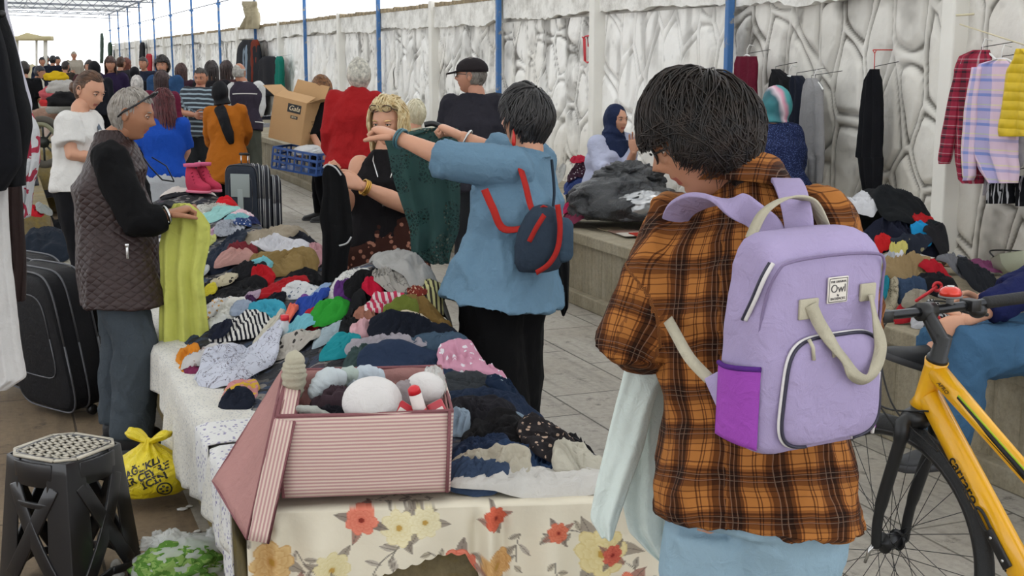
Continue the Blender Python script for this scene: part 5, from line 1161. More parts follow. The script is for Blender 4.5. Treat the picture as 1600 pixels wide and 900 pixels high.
def flower_cloth():
    pL, pR = Vector((IL-.045, IYF-.035, IZ+.02)), Vector((IR_+.03, IYR-.035, IZ+.02)); ed = (pR-pL).normalized(); out = V(ed.y, -ed.x, 0).normalized(); wid = (pR-pL).length
    ns, nt_ = 300, 210; s = np.linspace(0, 1, ns); A = np.zeros((nt_, ns, 3)); SS = np.zeros((nt_, ns)); TT = np.zeros((nt_, ns))
    px_ = s*wid
    hang = np.interp(s, [0, .06, .12, .20, .34, .44, .50, .53, .58, .63, .75, .88, .96, 1.0], [.46, .47, .42, .24, .155, .13, .13, .19, .36, .44, .43, .42, .24, .15])
    sc = .008*np.abs(np.sin(s*wid*PI/.036)); hang = hang+sc
    for k in range(nt_):
        t = k/(nt_-1); a = -.20+t*(.20+1)   # first part lies on the top
        if a < 0:
            q = a; P = np.array(pL)[None]+np.outer(px_, ed)-np.outer(np.full(ns, -q), out)*1.0; P[:, 2] = IZ+.024+.004*vn(np.c_[px_*9, px_*0+a*8, px_*0]); SS[k] = px_; TT[k] = a
        else:
            dn = a*hang; fold = (.016*np.sin(px_*34+1.5*np.sin(px_*7))+.012*vn(np.c_[px_*9, dn*3, px_*0]))*np.clip(dn/.10, 0, 1)
            gather = np.exp(-((s-.555)/.035)**2)*.05*np.clip(dn/.05, 0, 1)*np.cos((s-.555)/.012); gl = np.exp(-((s-.02)/.05)**2)*.035*np.cos(s/.012)*np.clip(dn/.05, 0, 1)
            o_ = .028+fold+gather+gl+.05*a*np.clip(dn, 0, .3); P = np.array(pL)[None]+np.outer(px_, ed)+np.outer(o_, out); P[:, 2] = IZ+.02-dn; SS[k] = px_; TT[k] = dn
        A[k] = P
    C = paint_flowers(SS.ravel(), TT.ravel()); b = MB(); b.grid(A)
    o = b.build('flowered_cloth', vcol('flowered_cloth', .8, .35), cols=C, solid=.002); tag(o, 'beige cloth printed with coral and cream flowers, scalloped edge, draped over the counter front', 'tablecloth')
flower_cloth()

# ---- the garments one by one: x0 x1 y0 y1 colour [pattern second scale] name ; label
G = """
262 312 284 306|1d1d22|folded_jacket|flat black jacket at the far end of the counter beside the grey skirt
268 345 272 300|d9cfc8|folded_blanket|pale pinkish white blanket under the pink boots
262 330 335 352|e6e4df|folded_cloth|white folded cloth by the vest man's hands
305 352 301 334|c3c1b8,lines,77746c,1|crumpled_shirt|light grey printed shirt left of the bright red one at the far end
372 412 305 338|dfa3b6|crumpled_blouse|pale pink blouse right of the bright red shirt
346 384 296 324|d01826|crumpled_shirt|bright red shirt lying at the top of the far heap
398 428 326 350|e0688e|crumpled_blouse|hot pink top at the right of the far heap
360 402 321 346|e6c3cc,dots,f2f0f0,1|crumpled_blouse|pink and white blouse between the aqua top and the hot pink top
318 368 318 344|9ed0cc|crumpled_blouse|pale aqua top left of the pink and white blouse
345 388 334 352|86bfc4|crumpled_blouse|aqua top tumbling down in front of the pink blouse
388 404 338 350|2c3560|crumpled_shorts|dark blue shorts peeping out beside the hot pink top
422 450 325 342|24242b|folded_trousers|black folded trousers at the far right edge of the heap
405 468 333 353|262a44|rolled_jumper|navy rolled jumper near the open suitcases
436 486 344 364|5a2b41|crumpled_scarf|plum scarf right of the navy rolled jumper
470 492 352 368|d9d2da|crumpled_scarf|pale lilac cloth at the right edge beside the plum scarf
322 348 344 376|d2b0c4,floral,a46c93,.5|crumpled_blouse|pink and lilac flowered blouse above the pale green towel
338 384 344 368|a9adb6,lines,5f6370,1|crumpled_shirt|grey and white rumpled shirt in front of the aqua top
366 392 340 352|34497a,floral,d8d8e0,.5|crumpled_blouse|blue and white flowered top beside the aqua top
304 330 378 424|c9d3a8|fluffy_towel|pale green fluffy towel beside the lime green cloth
318 334 366 384|cdd07c|crumpled_cloth|small yellow green cloth above the fluffy towel
440 512 356 392|23262f|folded_trousers|black trousers behind the pink blouse on the right
366 476 348 388|9f9380|khaki_trousers|khaki trousers arching over the middle of the heap
322 384 357 424|252d3d|bundled_jeans|dark navy jeans bundled left of the khaki trousers
352 402 376 412|7c2d35|crumpled_shirt|rust red shirt tucked under the white shirt
336 396 386 414|c99a92|folded_scarf|dusty pink folded scarf lying under the rust red shirt
470 506 374 424|cf9ea4|crumpled_blouse|dusty pink blouse hanging at the right of the white shirt
396 482 366 394|dcdce2|crumpled_shirt|white shirt on top of the olive tan one
388 492 387 432|927a4c|crumpled_shirt|olive tan shirt spread under the white shirt
364 432 402 426|7cc3cc|crumpled_blouse|aqua top below the olive tan shirt
302 328 419 432|c6cac8|crumpled_cloth|pale grey cloth at the left edge above the black trousers
430 520 420 456|17171a|black_trousers|black trousers right of the red shirts
318 420 414 446|222226|black_trousers|charcoal trousers on the left under the aqua top
392 430 420 448|c8202a|crumpled_shirt|red shirt between the charcoal trousers and black trousers
320 410 440 468|1c1c1f|black_jacket|black jacket above the white tops on the left
418 476 430 462|b81f29|crumpled_shirt|red shirt beside the white and blue printed top
328 370 434 447|cfc5aa,floral,3a3530,.7|crumpled_scarf|cream and black printed scarf between two black garments
310 338 445 462|d4c63a|crumpled_blouse|yellow top peeping out at the left edge
442 500 438 466|e3e4e6,floral,5c6a80,.7|printed_blouse|white top with blue lettering print right of the red shirt
508 574 424 460|dcdbd6,lines,8a8a90,1|printed_cloth|large white cloth with thin print below the black held garment
440 536 456 474|8fa6c8|folded_shirt|light blue shirt lying behind the royal blue one
378 408 454 470|b9a3b6|folded_card|mauve folded scarf behind the turquoise top
380 400 462 476|4e2a55|crumpled_blouse|dark purple top beside the turquoise top
416 448 456 472|1a1c26|crumpled_blouse|black small top above the turquoise one
522 556 446 480|5b2f72|crumpled_blouse|purple top with a thin strap beside the black heap
312 352 462 500|e4e3e1,floral,d9a45a,.6|crumpled_blouse|white top with an orange print beside the lime green cloth
340 382 466 500|ebe9e2|crumpled_shirt|creamy white shirt in front of the black jacket
362 394 468 494|a4b0c4|crumpled_shirt|pale blue grey shirt left of the turquoise top
386 444 464 508|3fa3bd|crumpled_blouse|turquoise top above the black and white striped shirt
448 482 468 486|7a4a94|crumpled_scarf|violet scarf under the royal blue shirt
448 522 461 497|2d4ba0|crumpled_shirt|royal blue shirt beside the bright green one
442 542 488 514|b02030|folded_trousers|flat red trousers under the bright green shirt
441 464 485 502|ee7660|folded_cloth|coral orange cloth at the left end of the red trousers
488 542 476 506|2f9a34|crumpled_blouse|bright green blouse lying on the flat red trousers
322 352 490 512|d6d6d2|crumpled_cloth|white cloth behind the striped shirt
326 424 490 530|e2e0da,stripe,1c1e28,.9|striped_shirt|black and white striped shirt above the white flowered blouse
326 362 500 526|1b2030|navy_jumper|navy top lying on the striped shirt
402 440 498 528|cac5b5|crumpled_blouse|cream top between the striped shirt and the light aqua one
490 548 508 532|9fb0b8|stacked_shirts|pale grey blue folded shirts under the red trousers
406 502 505 538|79bccb|crumpled_shirt|light aqua shirt behind the bottle
430 508 526 546|b9b3aa,floral,3c3836,.7|printed_blouse|grey top with a dark animal print around the bottle
534 612 418 478|161618|black_jumper|black jumper hanging from the tall heap on its left side
536 576 455 532|191a1c|black_lace_blouse|black lace top falling down the left of the tall heap
690 712 425 470|1b1b1d|black_trousers|black trousers at the right end of the tall heap
626 706 418 476|202022|black_jacket|black jacket under the grey sweater
660 700 404 440|3a3c34|olive_jacket|dark olive jacket behind the grey sweater
568 598 430 464|b81234|crimson_blouse|crimson pointed top on the black jumper
582 654 418 464|a9a59e,lines,5c5a58,1.2|grey_lace_shirt|pale grey patterned shirt beside the crimson top
584 696 392 446|a8a7a4|grey_sweater|grey sweater crowning the tall heap in the middle
654 694 452 476|c9c48c,stripe,3a3530,1|striped_scarf|yellow and black scarf under the black jacket
636 668 458 474|7a3026,dots,d8b89c,.5|spotted_scarf|dark red spotted scarf in the tall heap
552 606 476 506|9c6a58|terracotta_shirt|brown pink shirt left of the striped pink blouse
570 642 460 494|c23a5a,stripe,d8c8c8,1.2|striped_blouse|pink and white striped blouse across the tall heap
618 724 470 506|7d6337|folded_trousers|brown folded trousers in the tall heap
600 652 466 504|66702e|olive_blouse|olive green top lying on the brown trousers
546 586 498 536|d3a6ac|pink_blouse|light pink top at the foot of the tall heap
594 748 498 556|cfc2aa|folded_trousers|cream folded trousers under the black navy jumper
580 730 490 544|151a26|navy_jumper|black navy jumper lying on the cream trousers
640 742 534 562|44586b|folded_jeans|slate blue folded jeans above the long navy trousers
500 562 530 560|1f8c96|teal_blouse|teal top beside the lid of the pink box
548 658 537 564|a39da4|crumpled_blouse|lilac grey ruffled blouse beside the teal top
540 620 553 578|3b4d4c|crumpled_blouse|dark green grey top behind the pink box
560 820 550 596|2a3850|long_trousers|long navy trousers stretching across the heap behind the box
688 798 549 580|d79bb2,floral,e8e4ea,.8|flowered_scarf|pink and white flowered scarf on the navy trousers
650 802 578 624|3a3e42|grey_trousers|dark grey trousers behind the pink box
756 824 590 620|16263e,floral,b9d0d6,.9|printed_scarf|navy and pale blue printed scarf at the right edge
690 854 600 652|263248|long_trousers|navy blue trousers hanging to the right edge below the printed scarf
690 812 618 672|26252a|pinstripe_trousers|black pinstriped trousers beside the open box
780 862 648 672|7e8f9e|light_jeans|light blue jeans behind the black flowered top
700 734 646 680|93a4b4|light_jeans|pale blue denim between the box and the black jumper
718 842 634 704|1a191b|black_jumper|black jumper spread in front of the pinstriped trousers
890 948 664 696|1b1a1e|black_jumper|black sleeve at the right corner behind the cream trousers
700 800 678 750|26344e|dark_jeans|dark blue jeans with a belt loop beside the box
782 880 694 756|2c405f|dark_jeans|dark blue jeans left of the cream trousers
808 908 652 724|2a2628,floral,b9a08c,.45|flowered_blouse|black flowered top with red trim at the front right
862 960 690 768|c9c4b4|cream_trousers|cream trousers rolled at the front right corner
700 830 706 752|bdb6a4|beige_trousers|crumpled beige trousers beside the pink striped box
696 792 734 774|3c4c66|faded_jeans|faded blue jeans at the foot of the pink striped box
708 950 752 784|d8d5cf|white_trousers|flat white trousers with a button along the front edge
274 312 536 584|dd8a2a|orange_scarf|orange scarf hanging at the left edge
286 330 560 584|7c2f52|pink_lace_blouse|dark pink top under the white flowered blouse
316 404 574 600|27303f,hstripe,5a6270,.5|folded_jeans|navy striped folded trousers under the white flowered blouse
372 408 570 584|cf2f52|crimson_blouse|crimson top at the left of the pink lid
298 372 534 576|c9c6c4,floral,9a8a86,.8|grey_flowered_blouse|grey flowered blouse beside the orange scarf
310 434 530 592|ced1de,lines,6f6a72,1.1|flowered_blouse|white blouse with brown sprigs folded at the left edge
344 404 588 630|d9b040,camo,c98a8a,1.4|patterned_scarf|yellow and pink patterned scarf left of the pink lid
342 398 604 640|1d2230|navy_scarf|dark navy scarf under the yellow patterned one
"""
def run_list(S, pile, seed0=100):
    for i, ln in enumerate([l for l in S.strip().split('\n') if l.strip()]):
        a, c, nm, lab = ln.split('|'); x0, x1, y0, y1 = [float(v) for v in a.split()]; cs = c.split(',')
        m_ = fabric(cs[0], cs[1], cs[2], float(cs[3])) if len(cs) > 1 else fabric(cs[0])
        k = {}; flat = any(w_ in nm for w_ in ('folded', 'trousers', 'jeans', 'stacked'))
        if flat: k = dict(lobes=.09, fsc=.8, sq=3.4)
        big = (x1-x0) > 70
        if big: k.update(nr=34, na=110)
        g_px(pile, x0, x1, y0, y1, m_, nm, lab, seed0+i*3, rot=(random.random()-.5)*.5*(0.4 if flat else 1), **k)
run_list(G, PI_)
# ------------------------------------------------------------------ pink striped storage box, lid open to the left
def mix_stripe(name, c1, c2, per, axis):
    N = NT(name); sx = N.n('SeparateXYZ'); N.l(N.coord('cu'), sx.inputs[0]); f = N.math('FRACT', N.math('DIVIDE', sx.outputs[axis], per)); N.col(N.ramp(f, [(0, lin(c1)), (.5, lin(c2))], 'CONSTANT')); N.b.inputs['Roughness'].default_value = .85
    vec = N.coord(); N.bump(N.math('ADD', N.noise(vec, 12, 3), N.math('MULTIPLY', N.noise(vec, 500, 1), .2)), .35, .005); return N.m
M_pstripe = mix_stripe('pink_striped_cloth', 'b98e8e', 'd6c3b4', .0095, 1)
M_pink = fabric('bd8d88', name='pink_cloth'); M_pipe = fabric('946266', name='pink_piping')
def panel(mb, q, nu=14, nv=10, bow=0, th=None, seed=0, wr=.003):
    """cloth panel from four corners (a bottom-left, b bottom-right, c top-right, d top-left)"""
    a, b_, c, d = [np.array(p, float) for p in q]; n = np.cross(b_-a, d-a); n /= np.linalg.norm(n); L1 = np.linalg.norm(b_-a); L2 = np.linalg.norm(d-a); A = np.zeros((nv, nu, 3)); C = np.zeros((nv, nu, 3))
    for i in range(nv):
        for j in range(nu):
            u, v = j/(nu-1), i/(nv-1); A[i, j] = a*(1-u)*(1-v)+b_*u*(1-v)+c*u*v+d*(1-u)*v+n*bow*math.sin(u*PI)*math.sin(v*PI); C[i, j] = (u*L1+.001, v*L2+.001, 0)
    A += (wr*fbm(A.reshape(-1, 3)*11+seed, 2)[:, None]*n[None]).reshape(A.shape); mb.grid(A, cu=C); return A
def pink_box():
    zb = .50; FL, FR = az(443, 778, zb), az(702, 768, zb); ex = (FR-FL); W_ = ex.length; ex = V(ex.x, ex.y, 0).normalized(); ey = V(-ex.y, ex.x, 0); H_ = .225; D_ = .50
    tw = .02
    P = lambda u, v, z, k=1.0: FL+ex*(u*W_+(u-.5)*(tw*k))+ey*(v*D_)+V(0, 0, z*H_)
    root = thing('storage_box', 'open pink and cream striped storage box with its lid folded out to the left', 'box', (FL+FR)/2+ey*.17)
    b = MB(); panel(b, (P(0, 0, 0, 0), P(1, 0, 0, 0), P(1, 0, 1), P(0, 0, 1)), bow=.012, seed=1); b.build('front_panel', M_pstripe, root, solid=.006, off=0)
    b = MB(); panel(b, (P(1, 0, 0, 0), P(1, 1, 0, 0), P(1, 1, 1), P(1, 0, 1)), bow=.01, seed=2); b.build('side_panel', M_pstripe, root, solid=.006)
    b = MB(); panel(b, (P(0, 1, 0, 0), P(0, 0, 0, 0), P(0, 0, 1), P(0, 1, 1)), bow=.01, seed=3); b.build('side_panel', M_pstripe, root, solid=.006)
    b = MB(); panel(b, (P(1, 1, 0, 0), P(0, 1, 0, 0), P(0, 1, 1), P(1, 1, 1)), seed=4); b.build('back_panel', M_pink, root, solid=.006)
    b = MB(); panel(b, (P(0, 0, .08, 0), P(1, 0, .08, 0), P(1, 1, .08, 0), P(0, 1, .08, 0)), seed=5); b.build('bottom_panel', M_pink, root, solid=.006)
    b = MB()   # inner lining, slightly inside, seen over the rim
    for q in (((.02, .03), (.98, .03)), ((.98, .03), (.98, .97)), ((.98, .97), (.02, .97)), ((.02, .97), (.02, .03))):
        (u0, v0), (u1, v1) = q; panel(b, (P(u0, v0, .1), P(u1, v1, .1), P(u1, v1, .99), P(u0, v0, .99)))
    b.build('lining', M_pink, root, solid=.003)
    b = MB(); rim = [P(0, 0, 1), P(.5, 0, 1)+V(0, 0, -.004), P(1, 0, 1), P(1, .5, 1)+V(0, 0, -.006), P(1, 1, 1), P(.5, 1, 1), P(0, 1, 1), P(0, .5, 1), P(0, 0, 1)]
    b.tube(rim, .0055, 8); b.build('piping', M_pipe, root)
    b = MB(); b.tube([P(0, 0, 0, 0), P(0, 0, 1)], .0048, 8); b.tube([P(.985, -.01, 0, 0), P(.985, -.01, 1)], .0048, 8); b.build('piping', M_pipe, root)
    # lid: flat tray hinged at the left rim, fallen outwards and down
    h0 = P(-.02, 1.0, 1.04); h1 = P(-.02, -.02, .98); d1 = depth(h1); n1 = at(386, 842, d1-.02); n0 = at(333, 752, depth(h0)-.22); c = [h0, h1, n1, n0]
    nn = (h1-h0).cross(n1-h1).normalized()
    if nn.dot(cR) < 0: nn = -nn
    b = MB(); panel(b, (c[3], c[2], c[1], c[0]), 20, 16, bow=-.01, seed=7, wr=.006); b.build('lid', M_pink, root, solid=.006)
    b = MB()
    for i in range(4):
        p, q = c[i], c[(i+1) % 4]; panel(b, (p+nn*.055, q+nn*.055, q, p), seed=8+i)
    b.build('lid_rim', M_pstripe, root, solid=.004)
    b = MB(); b.tube([*[x+nn*.055 for x in c], c[0]+nn*.055], .0045, 8); b.build('piping', M_pipe, root)
    b = MB(); b.tube([*c, c[0]], .0045, 8); b.build('piping', M_pipe, root)
    return P
BX = pink_box()
def in_box(u, v, z): return BX(u, v, z)
# things in the box
def bra():
    c = in_box(.54, .13, 1.06); root = thing('bra', 'white padded bra lying on top of the striped box', 'bra', c)
    for nm, cc, R in (('cup', c, .070), ('cup', in_box(.86, .36, 1.07), .048)):
        b = MB(); n, m_ = 32, 14; A = []
        Rm = Matrix.Rotation(.75, 3, 'X') @ Matrix.Rotation(.1, 3, 'Z')
        for i in range(m_):
            t = i/(m_-1)*PI*.52; A.append([tuple(cc+basis(cR, -V(cD.x, cD.y, 0).normalized()*-1, V(0, 0, 1)) @ (Rm @ V(R*1.12*math.sin(t)*math.cos(a)*(1+.05*math.sin(a)), R*math.sin(t)*math.sin(a), R*.85*math.cos(t)))) for a in [2*PI*j/n for j in range(n)]])
        b.rings(A, cap=False); b.build(nm, fabric('eeeae8', name='white_padding'), root, solid=.003)
        b = MB(); b.tube([Vector(p) for p in A[-1]]+[Vector(A[-1][0])], .0032, 6); b.build('piping', fabric('e2dedc'), root)
    b = MB(); ribbon(b, spline([c+cR*.05+V(0, 0, -.02), c+cR*.035-cD*.05+V(0, 0, -.07), c+cR*.01-cD*.05+V(0, 0, -.085), c+cR*.055-cD*.045+V(0, 0, -.07), c+cR*.07+V(0, 0, -.02)]), cR, .010); b.build('strap', fabric('e6e2de'), root)
bra()
class Flat:
    def __init__(s, z0): s.z0 = z0
BZ = in_box(0, 0, 1).z-.06
def box_item(u, v, w, l, h, col, nm, lab, seed, z=0, **k):
    p = in_box(u, v, .8); m_ = fabric(*col) if isinstance(col, tuple) else fabric(col); return garment(None, p.x, p.y, w, l, h, 0, m_, nm, lab, seed, z0=BZ+z, **k)
box_item(.5, .5, .36, .31, .02, '3a3237', 'crumpled_scarf', 'dark plum cloth filling the bottom of the striped box', 900, -.02)
box_item(.22, .25, .16, .16, .05, '1c1a22', 'crumpled_sock', 'black sock bundle at the left inside the striped box', 901, .01)
box_item(.34, .55, .20, .12, .06, '43333a', 'crumpled_stocking', 'brown plum stocking behind the black socks in the box', 902, .01)
def sock(u, v, z, col, lab, seed, dirv, L_=.10, r=.022, mark=None):
    p = in_box(u, v, z); q = p+Vector(dirv)*L_; pts = spline([p, p.lerp(q, .5)+V(0, 0, .012), q], 8); n = len(pts); b = MB(); b.tube(pts, [r*(1+.35*math.sin(i/n*PI)+.1*math.sin(i*2.1)) for i in range(n)], 14, roundcap=True)
    A = b.arr(); A = A+.006*fbm(A*40+seed, 2)[:, None]; b.setarr(A); o = b.build('rolled_sock', fabric(col)); tag(o, lab, 'sock')
    if mark: 
        c2 = p.lerp(q, .5)-cD*r*1.15+V(0, 0, r*.7); k = MB(); k.ball(c2, (.008, .003, .005), 10, 8); k.build('printed_mark', dark_paint, o)
sock(.06, .62, .92, 'c6c0aa', 'beige sock standing up at the left end of the box', 1, V(.05, .02, .9).normalized(), .09, .026, True)
sock(.20, .62, .92, 'd3dce0', 'pale blue white sock bundle beside the beige sock', 2, V(.7, .1, .35).normalized(), .07, .026)
sock(.33, .72, .98, 'bccac2', 'white and mint sock behind the pale blue one', 3, V(.8, .0, .1).normalized(), .06, .02, True)
sock(.42, .74, .97, 'c9d4de', 'light blue sock beside the bra in the box', 4, V(.9, .1, .05).normalized(), .08, .022)
sock(.12, .12, 1.00, 'b3b6ae', 'grey lace ribbon lying over the black socks', 5, V(.75, -.1, -.35).normalized(), .11, .011)
def crumple(c, rad, col, nm, lab, cat, seed, mat=None, **k):
    b = blob(c, rad, seed, **k); o = b.build(nm, mat or fabric(col)); tag(o, lab, cat); return o
M_clear = plain('clear_plastic', 'e4e6e2', .18, alpha=.42, bs=.3, bumpscale=30)
crumple(in_box(.92, .40, 1.05), (.035, .03, .065), '', 'plastic_wrapper', 'crumpled clear plastic wrapper at the right end of the box', 'wrapper', 7, M_clear, amp=.25, sc=2.2, crease=1)
crumple(in_box(.74, .34, .95), (.055, .035, .055), 'a59a9c', 'plastic_packet', 'grey and pink plastic packet in the box beside the bra', 'packet', 8, amp=.15, sc=1.6)
def bottle_tube():
    p = in_box(.83, .06, .86); d = V(.22, -.1, 1).normalized()*-1; top = p+V(-.02, 0, .075); R = []
    root = thing('lotion_tube', 'small red and white tube standing at the right front of the box', 'tube', p)
    b = MB(); b.tube([p+V(.01, 0, -.03), p.lerp(top, .5), top], [.017, .018, .017], 20); b.build('tube_body', plain('white_print', 'dfd3cf', .4), root)
    b = MB(); b.tube([p.lerp(top, .18)+V(.001, 0, 0), p.lerp(top, .40)], [.0186, .0186], 20); b.build('red_band', plain('red_print', 'c21f2c', .4), root)
    b = MB(); b.tube([top, top+(top-p).normalized()*.016, top+(top-p).normalized()*.022], [.0175, .016, .008], 20); b.build('cap', plain('red_plastic', 'cc1c2a', .35), root)
bottle_tube()
def packet(u, v, z, c, lab, rx, w_=.05, h_=.06):
    p = in_box(u, v, z); R = basis(cR, V(cD.x, cD.y, 0).normalized(), V(0, 0, 1)) @ Matrix.Rotation(rx, 3, 'Y') @ Matrix.Rotation(-.35, 3, 'X'); b = MB(); rbox(b, p, (w_, .014, h_), R, 4, 24, .004); o = b.build('sweet_packet', plain('foil', c, .3, .1, bs=.4, bumpscale=50)); tag(o, lab, 'packet')
    k = MB(); rbox(k, p-R @ V(0, .007, 0), (w_*.75, .003, h_*.4), R, 4, 20, .001); k.build('printed_panel', plain('foil', 'e6ddd6', .4), o)
packet(.72, .07, .93, 'bb2230', 'red and white packet leaning at the front of the box', .6); packet(.93, .06, .93, 'b5404a', 'pink red packet at the right front corner of the box', -.5, .045, .07)
def water_bottle():
    p = az(447, 560, .50); root = thing('water_bottle', 'clear plastic bottle with a red cap standing behind the pink lid', 'bottle', p); z = lambda k: p+V(0, 0, k)
    b = MB(); b.tube([z(0), z(.01), z(.10), z(.125), z(.145), z(.155)], [.028, .031, .031, .026, .014, .013], 24); b.build('bottle_body', plain('clear_plastic_hard', 'dfe6ea', .08, alpha=.5), root)
    b = MB(); b.tube([z(.152), z(.172)], .0165, 20); b.build('cap', plain('red_plastic', 'cc1c2a', .35), root)
water_bottle()
b = MB(); p = az(345, 672, .475); b.box(p+V(0, 0, .004), (.07, .14, .003), Matrix.Rotation(.5, 3, 'Z')); o = b.build('price_card', plain('red_card', 'cf2030', .6)); tag(o, 'bright red card lying on the white linen left of the pink lid', 'card')

# ------------------------------------------------------------------ lilac backpack
def backpack():
    n = horiz(.50, -.86); rt = V(-n.y, n.x, 0); 
    if rt.dot(cR) < 0: rt = -rt
    up = V(0, 0, 1); tilt = Matrix.Rotation(.03, 3, rt); n = tilt @ n; up = tilt @ up; C = at(1253, 522, 2.165); R = basis(rt, n, up)
    def L(a, b_, c): return C+R @ V(a, b_, c)
    M_l = fabric('b5a7ce', name='lilac_canvas'); M_be = fabric('c9c2ac', name='beige_webbing'); M_mesh = fabric('ae55c4', name='purple_mesh'); M_w = plain('white_zip', 'd9d6d4', .5); M_d = plain('dark_zip', '2c2a3c', .5)
    root = thing('backpack', 'lilac canvas backpack with beige handles worn by the person in the checked shirt', 'backpack', L(0, 0, -.18))
    b = MB(); W_, D_, H_ = .262, .125, .365; out = []; nn = 60
    for z, k, kd, pn in ((-.182, .86, .80, 4), (-.178, .94, .92, 5), (-.165, 1, 1, 6), (-.05, 1.01, 1.04, 6), (.07, .99, 1.02, 6), (.125, .975, .95, 6), (.150, .94, .82, 5), (.166, .88, .62, 5), (.176, .78, .40, 4), (.180, .6, .2, 3)):
        out.append([tuple(L(W_/2*k*math.copysign(abs(math.cos(t))**(2/pn), math.cos(t)), D_/2*kd*math.copysign(abs(math.sin(t))**(2/pn), math.sin(t))-.012*(1-kd), z)) for t in [2*PI*j/nn for j in range(nn)]])
    # denser in height for soft creases
    dense = []
    for i in range(len(out)-1):
        a, c_ = np.array(out[i]), np.array(out[i+1]); m_ = 10 if i in (2, 3, 4) else 3
        for k in range(m_): dense.append(a+(c_-a)*k/m_)
    dense.append(np.array(out[-1])); A = np.array(dense); nz = fbm(A.reshape(-1, 3)*9+3, 3)*.006+.004*ridge(A.reshape(-1, 3)*np.array([5, 5, 8])+1, 2); cen = np.array(C); dv = A.reshape(-1, 3)-cen; dv /= np.linalg.norm(dv, axis=1)[:, None]; A = A+(dv*nz[:, None]).reshape(A.shape)
    b.rings(A); b.build('body', M_l, root)
    # front pocket
    px0 = .006; b = MB(); o2 = []
    pw, phh = .106, .165
    def arch(u, s_=1.0):   # outline of the pocket in (x, z): straight sides flaring a little, rounded top
        t = u*2*PI; x = math.copysign(abs(math.cos(t))**.45, math.cos(t)); z = math.copysign(abs(math.sin(t))**.45, math.sin(t)); fl = 1+.07*(-z); return px0+pw*s_*x*fl, -.078+.092*s_*z
    for dep, s_ in ((.045, 1.0), (.066, 1.0), (.076, .97), (.082, .90), (.084, .6), (.085, .1)):
        o2.append([tuple(L(arch(j/72, s_)[0], dep+.006*(s_ < 1)*(.5-abs(arch(j/72, s_)[1]+.07)*3), arch(j/72, s_)[1])) for j in range(72)])
    b.rings(o2); b.build('front_pocket', M_l, root)
    for off, mt, nm, r_ in ((.0, M_w, 'zip_piping', .0034), (.004, M_d, 'zip', .0030)):
        b = MB(); pts = [L(arch(u, 1.015-off*2)[0]+off*.2, .070+off*1.2, arch(u, 1.015-off*2)[1]) for u in np.linspace(-.22, .72, 60)]; b.tube(pts, r_, 6); b.build(nm, mt, root)
    b = MB()
    for a in (-.062, -.018): b.tube([L(a, .082, .016), L(a+.004, .088, .004), L(a+.008, .088, -.018)], .0032, 6)
    b.build('zip_pull', plain('pale_zip_pull', 'b9b39c', .4), root)
    # upper panel seam and side zips
    b = MB(); e = .118
    b.tube(spline([L(-.128, .03, -.06), L(-.128, .045, .07), L(-.118, .062, .128), L(-.09, .064, .142), L(0, .063, .146), L(.09, .063, .142), L(.118, .060, .126), L(.128, .05, .07), L(.130, .05, -.15)], 8), .0026, 6); b.build('seam', fabric('8f80a4'), root)
    b = MB(); b.tube(spline([L(-.134, .01, .04), L(-.135, .030, .075), L(-.130, .045, .115), L(-.118, .05, .14)], 8), .0036, 6); b.build('zip_piping', M_w, root)
    b = MB(); b.tube(spline([L(-.136, .004, .04), L(-.137, .024, .075), L(-.132, .039, .115), L(-.120, .044, .14)], 8), .0030, 6); b.build('zip', M_d, root)
    b = MB(); b.tube(spline([L(.120, .060, -.175), L(.112, .072, -.12), L(.108, .076, -.075), L(.104, .08, -.06)], 8), .0034, 6); b.build('zip_piping', M_w, root)
    # side mesh pockets
    for sg, w_ in ((-1, 1), (1, 1)):
        b = MB(); g = []
        for i in range(16):
            v = i/15; row = []
            for j in range(16):
                u = j/15; bul = .020*math.sin(u*PI)*(.35+.65*v)+.003; zt = -.170+v*(.125+.030*math.sin(PI*u)*.0+.012*(u)); row.append(tuple(L(sg*(.131+bul), -.052+u*.105, zt)))
            g.append(row)
        b.grid(g if sg < 0 else [r_[::-1] for r_ in g]); mp_ = b.build('mesh_pocket', M_mesh, root, solid=.002)
        b = MB(); b.tube([Vector(p) for p in g[-1]], .0045, 6); b.build('pocket_binding', fabric('5b2f86'), root)
    # label
    b = MB(); rbox(b, L(.010, .0655, .088), (.044, .003, .044), R, 12, 40, .0015); lb = b.build('label_patch', plain('label_white', 'dcd6cc', .6), root)
    M_t = plain('label_print', '4a4648', .6)
    xr = -(R @ V(1, 0, 0)) if (R @ V(1, 0, 0)).dot(cR) < 0 else R @ V(1, 0, 0)
    for s_, dz, sz in (('Owl', .002, .019), ('THE ORIGINAL', .014, .0052), ('by', -.0085, .005), ('BACKPACKS', -.0145, .0058)): text(s_, L(.010, .0675, .088+dz), xr, up, sz, M_t, root, 'lettering', ext=.0003)
    b = MB(); q = [L(.010+a, .0672, .088+c_) for a, c_ in ((-.0195, -.0195), (.0195, -.0195), (.0195, .0195), (-.0195, .0195), (-.0195, -.0195))]
    for i in range(4): b.tube([q[i], q[i+1]], .0006, 4)
    b.build('label_border', M_t, root)
    # beige tabs, long front loop, top handle
    b = MB(); rbox(b, L(-.052, .066, .062), (.040, .005, .034), R, 12, 40, .002); b.build('strap_tab', M_be, root)
    b = MB(); rbox(b, L(.078, .066, .078), (.034, .005, .030), R, 12, 40, .002); b.build('strap_tab', M_be, root)
    pts = spline([L(-.052, .071, .070), L(-.040, .080, .040), L(-.020, .094, .005), L(.004, .098, -.022), L(.022, .102, -.048), L(.048, .103, -.060), L(.074, .099, -.045), L(.088, .094, -.01), L(.080, .088, .030), L(.078, .074, .075)], 8)
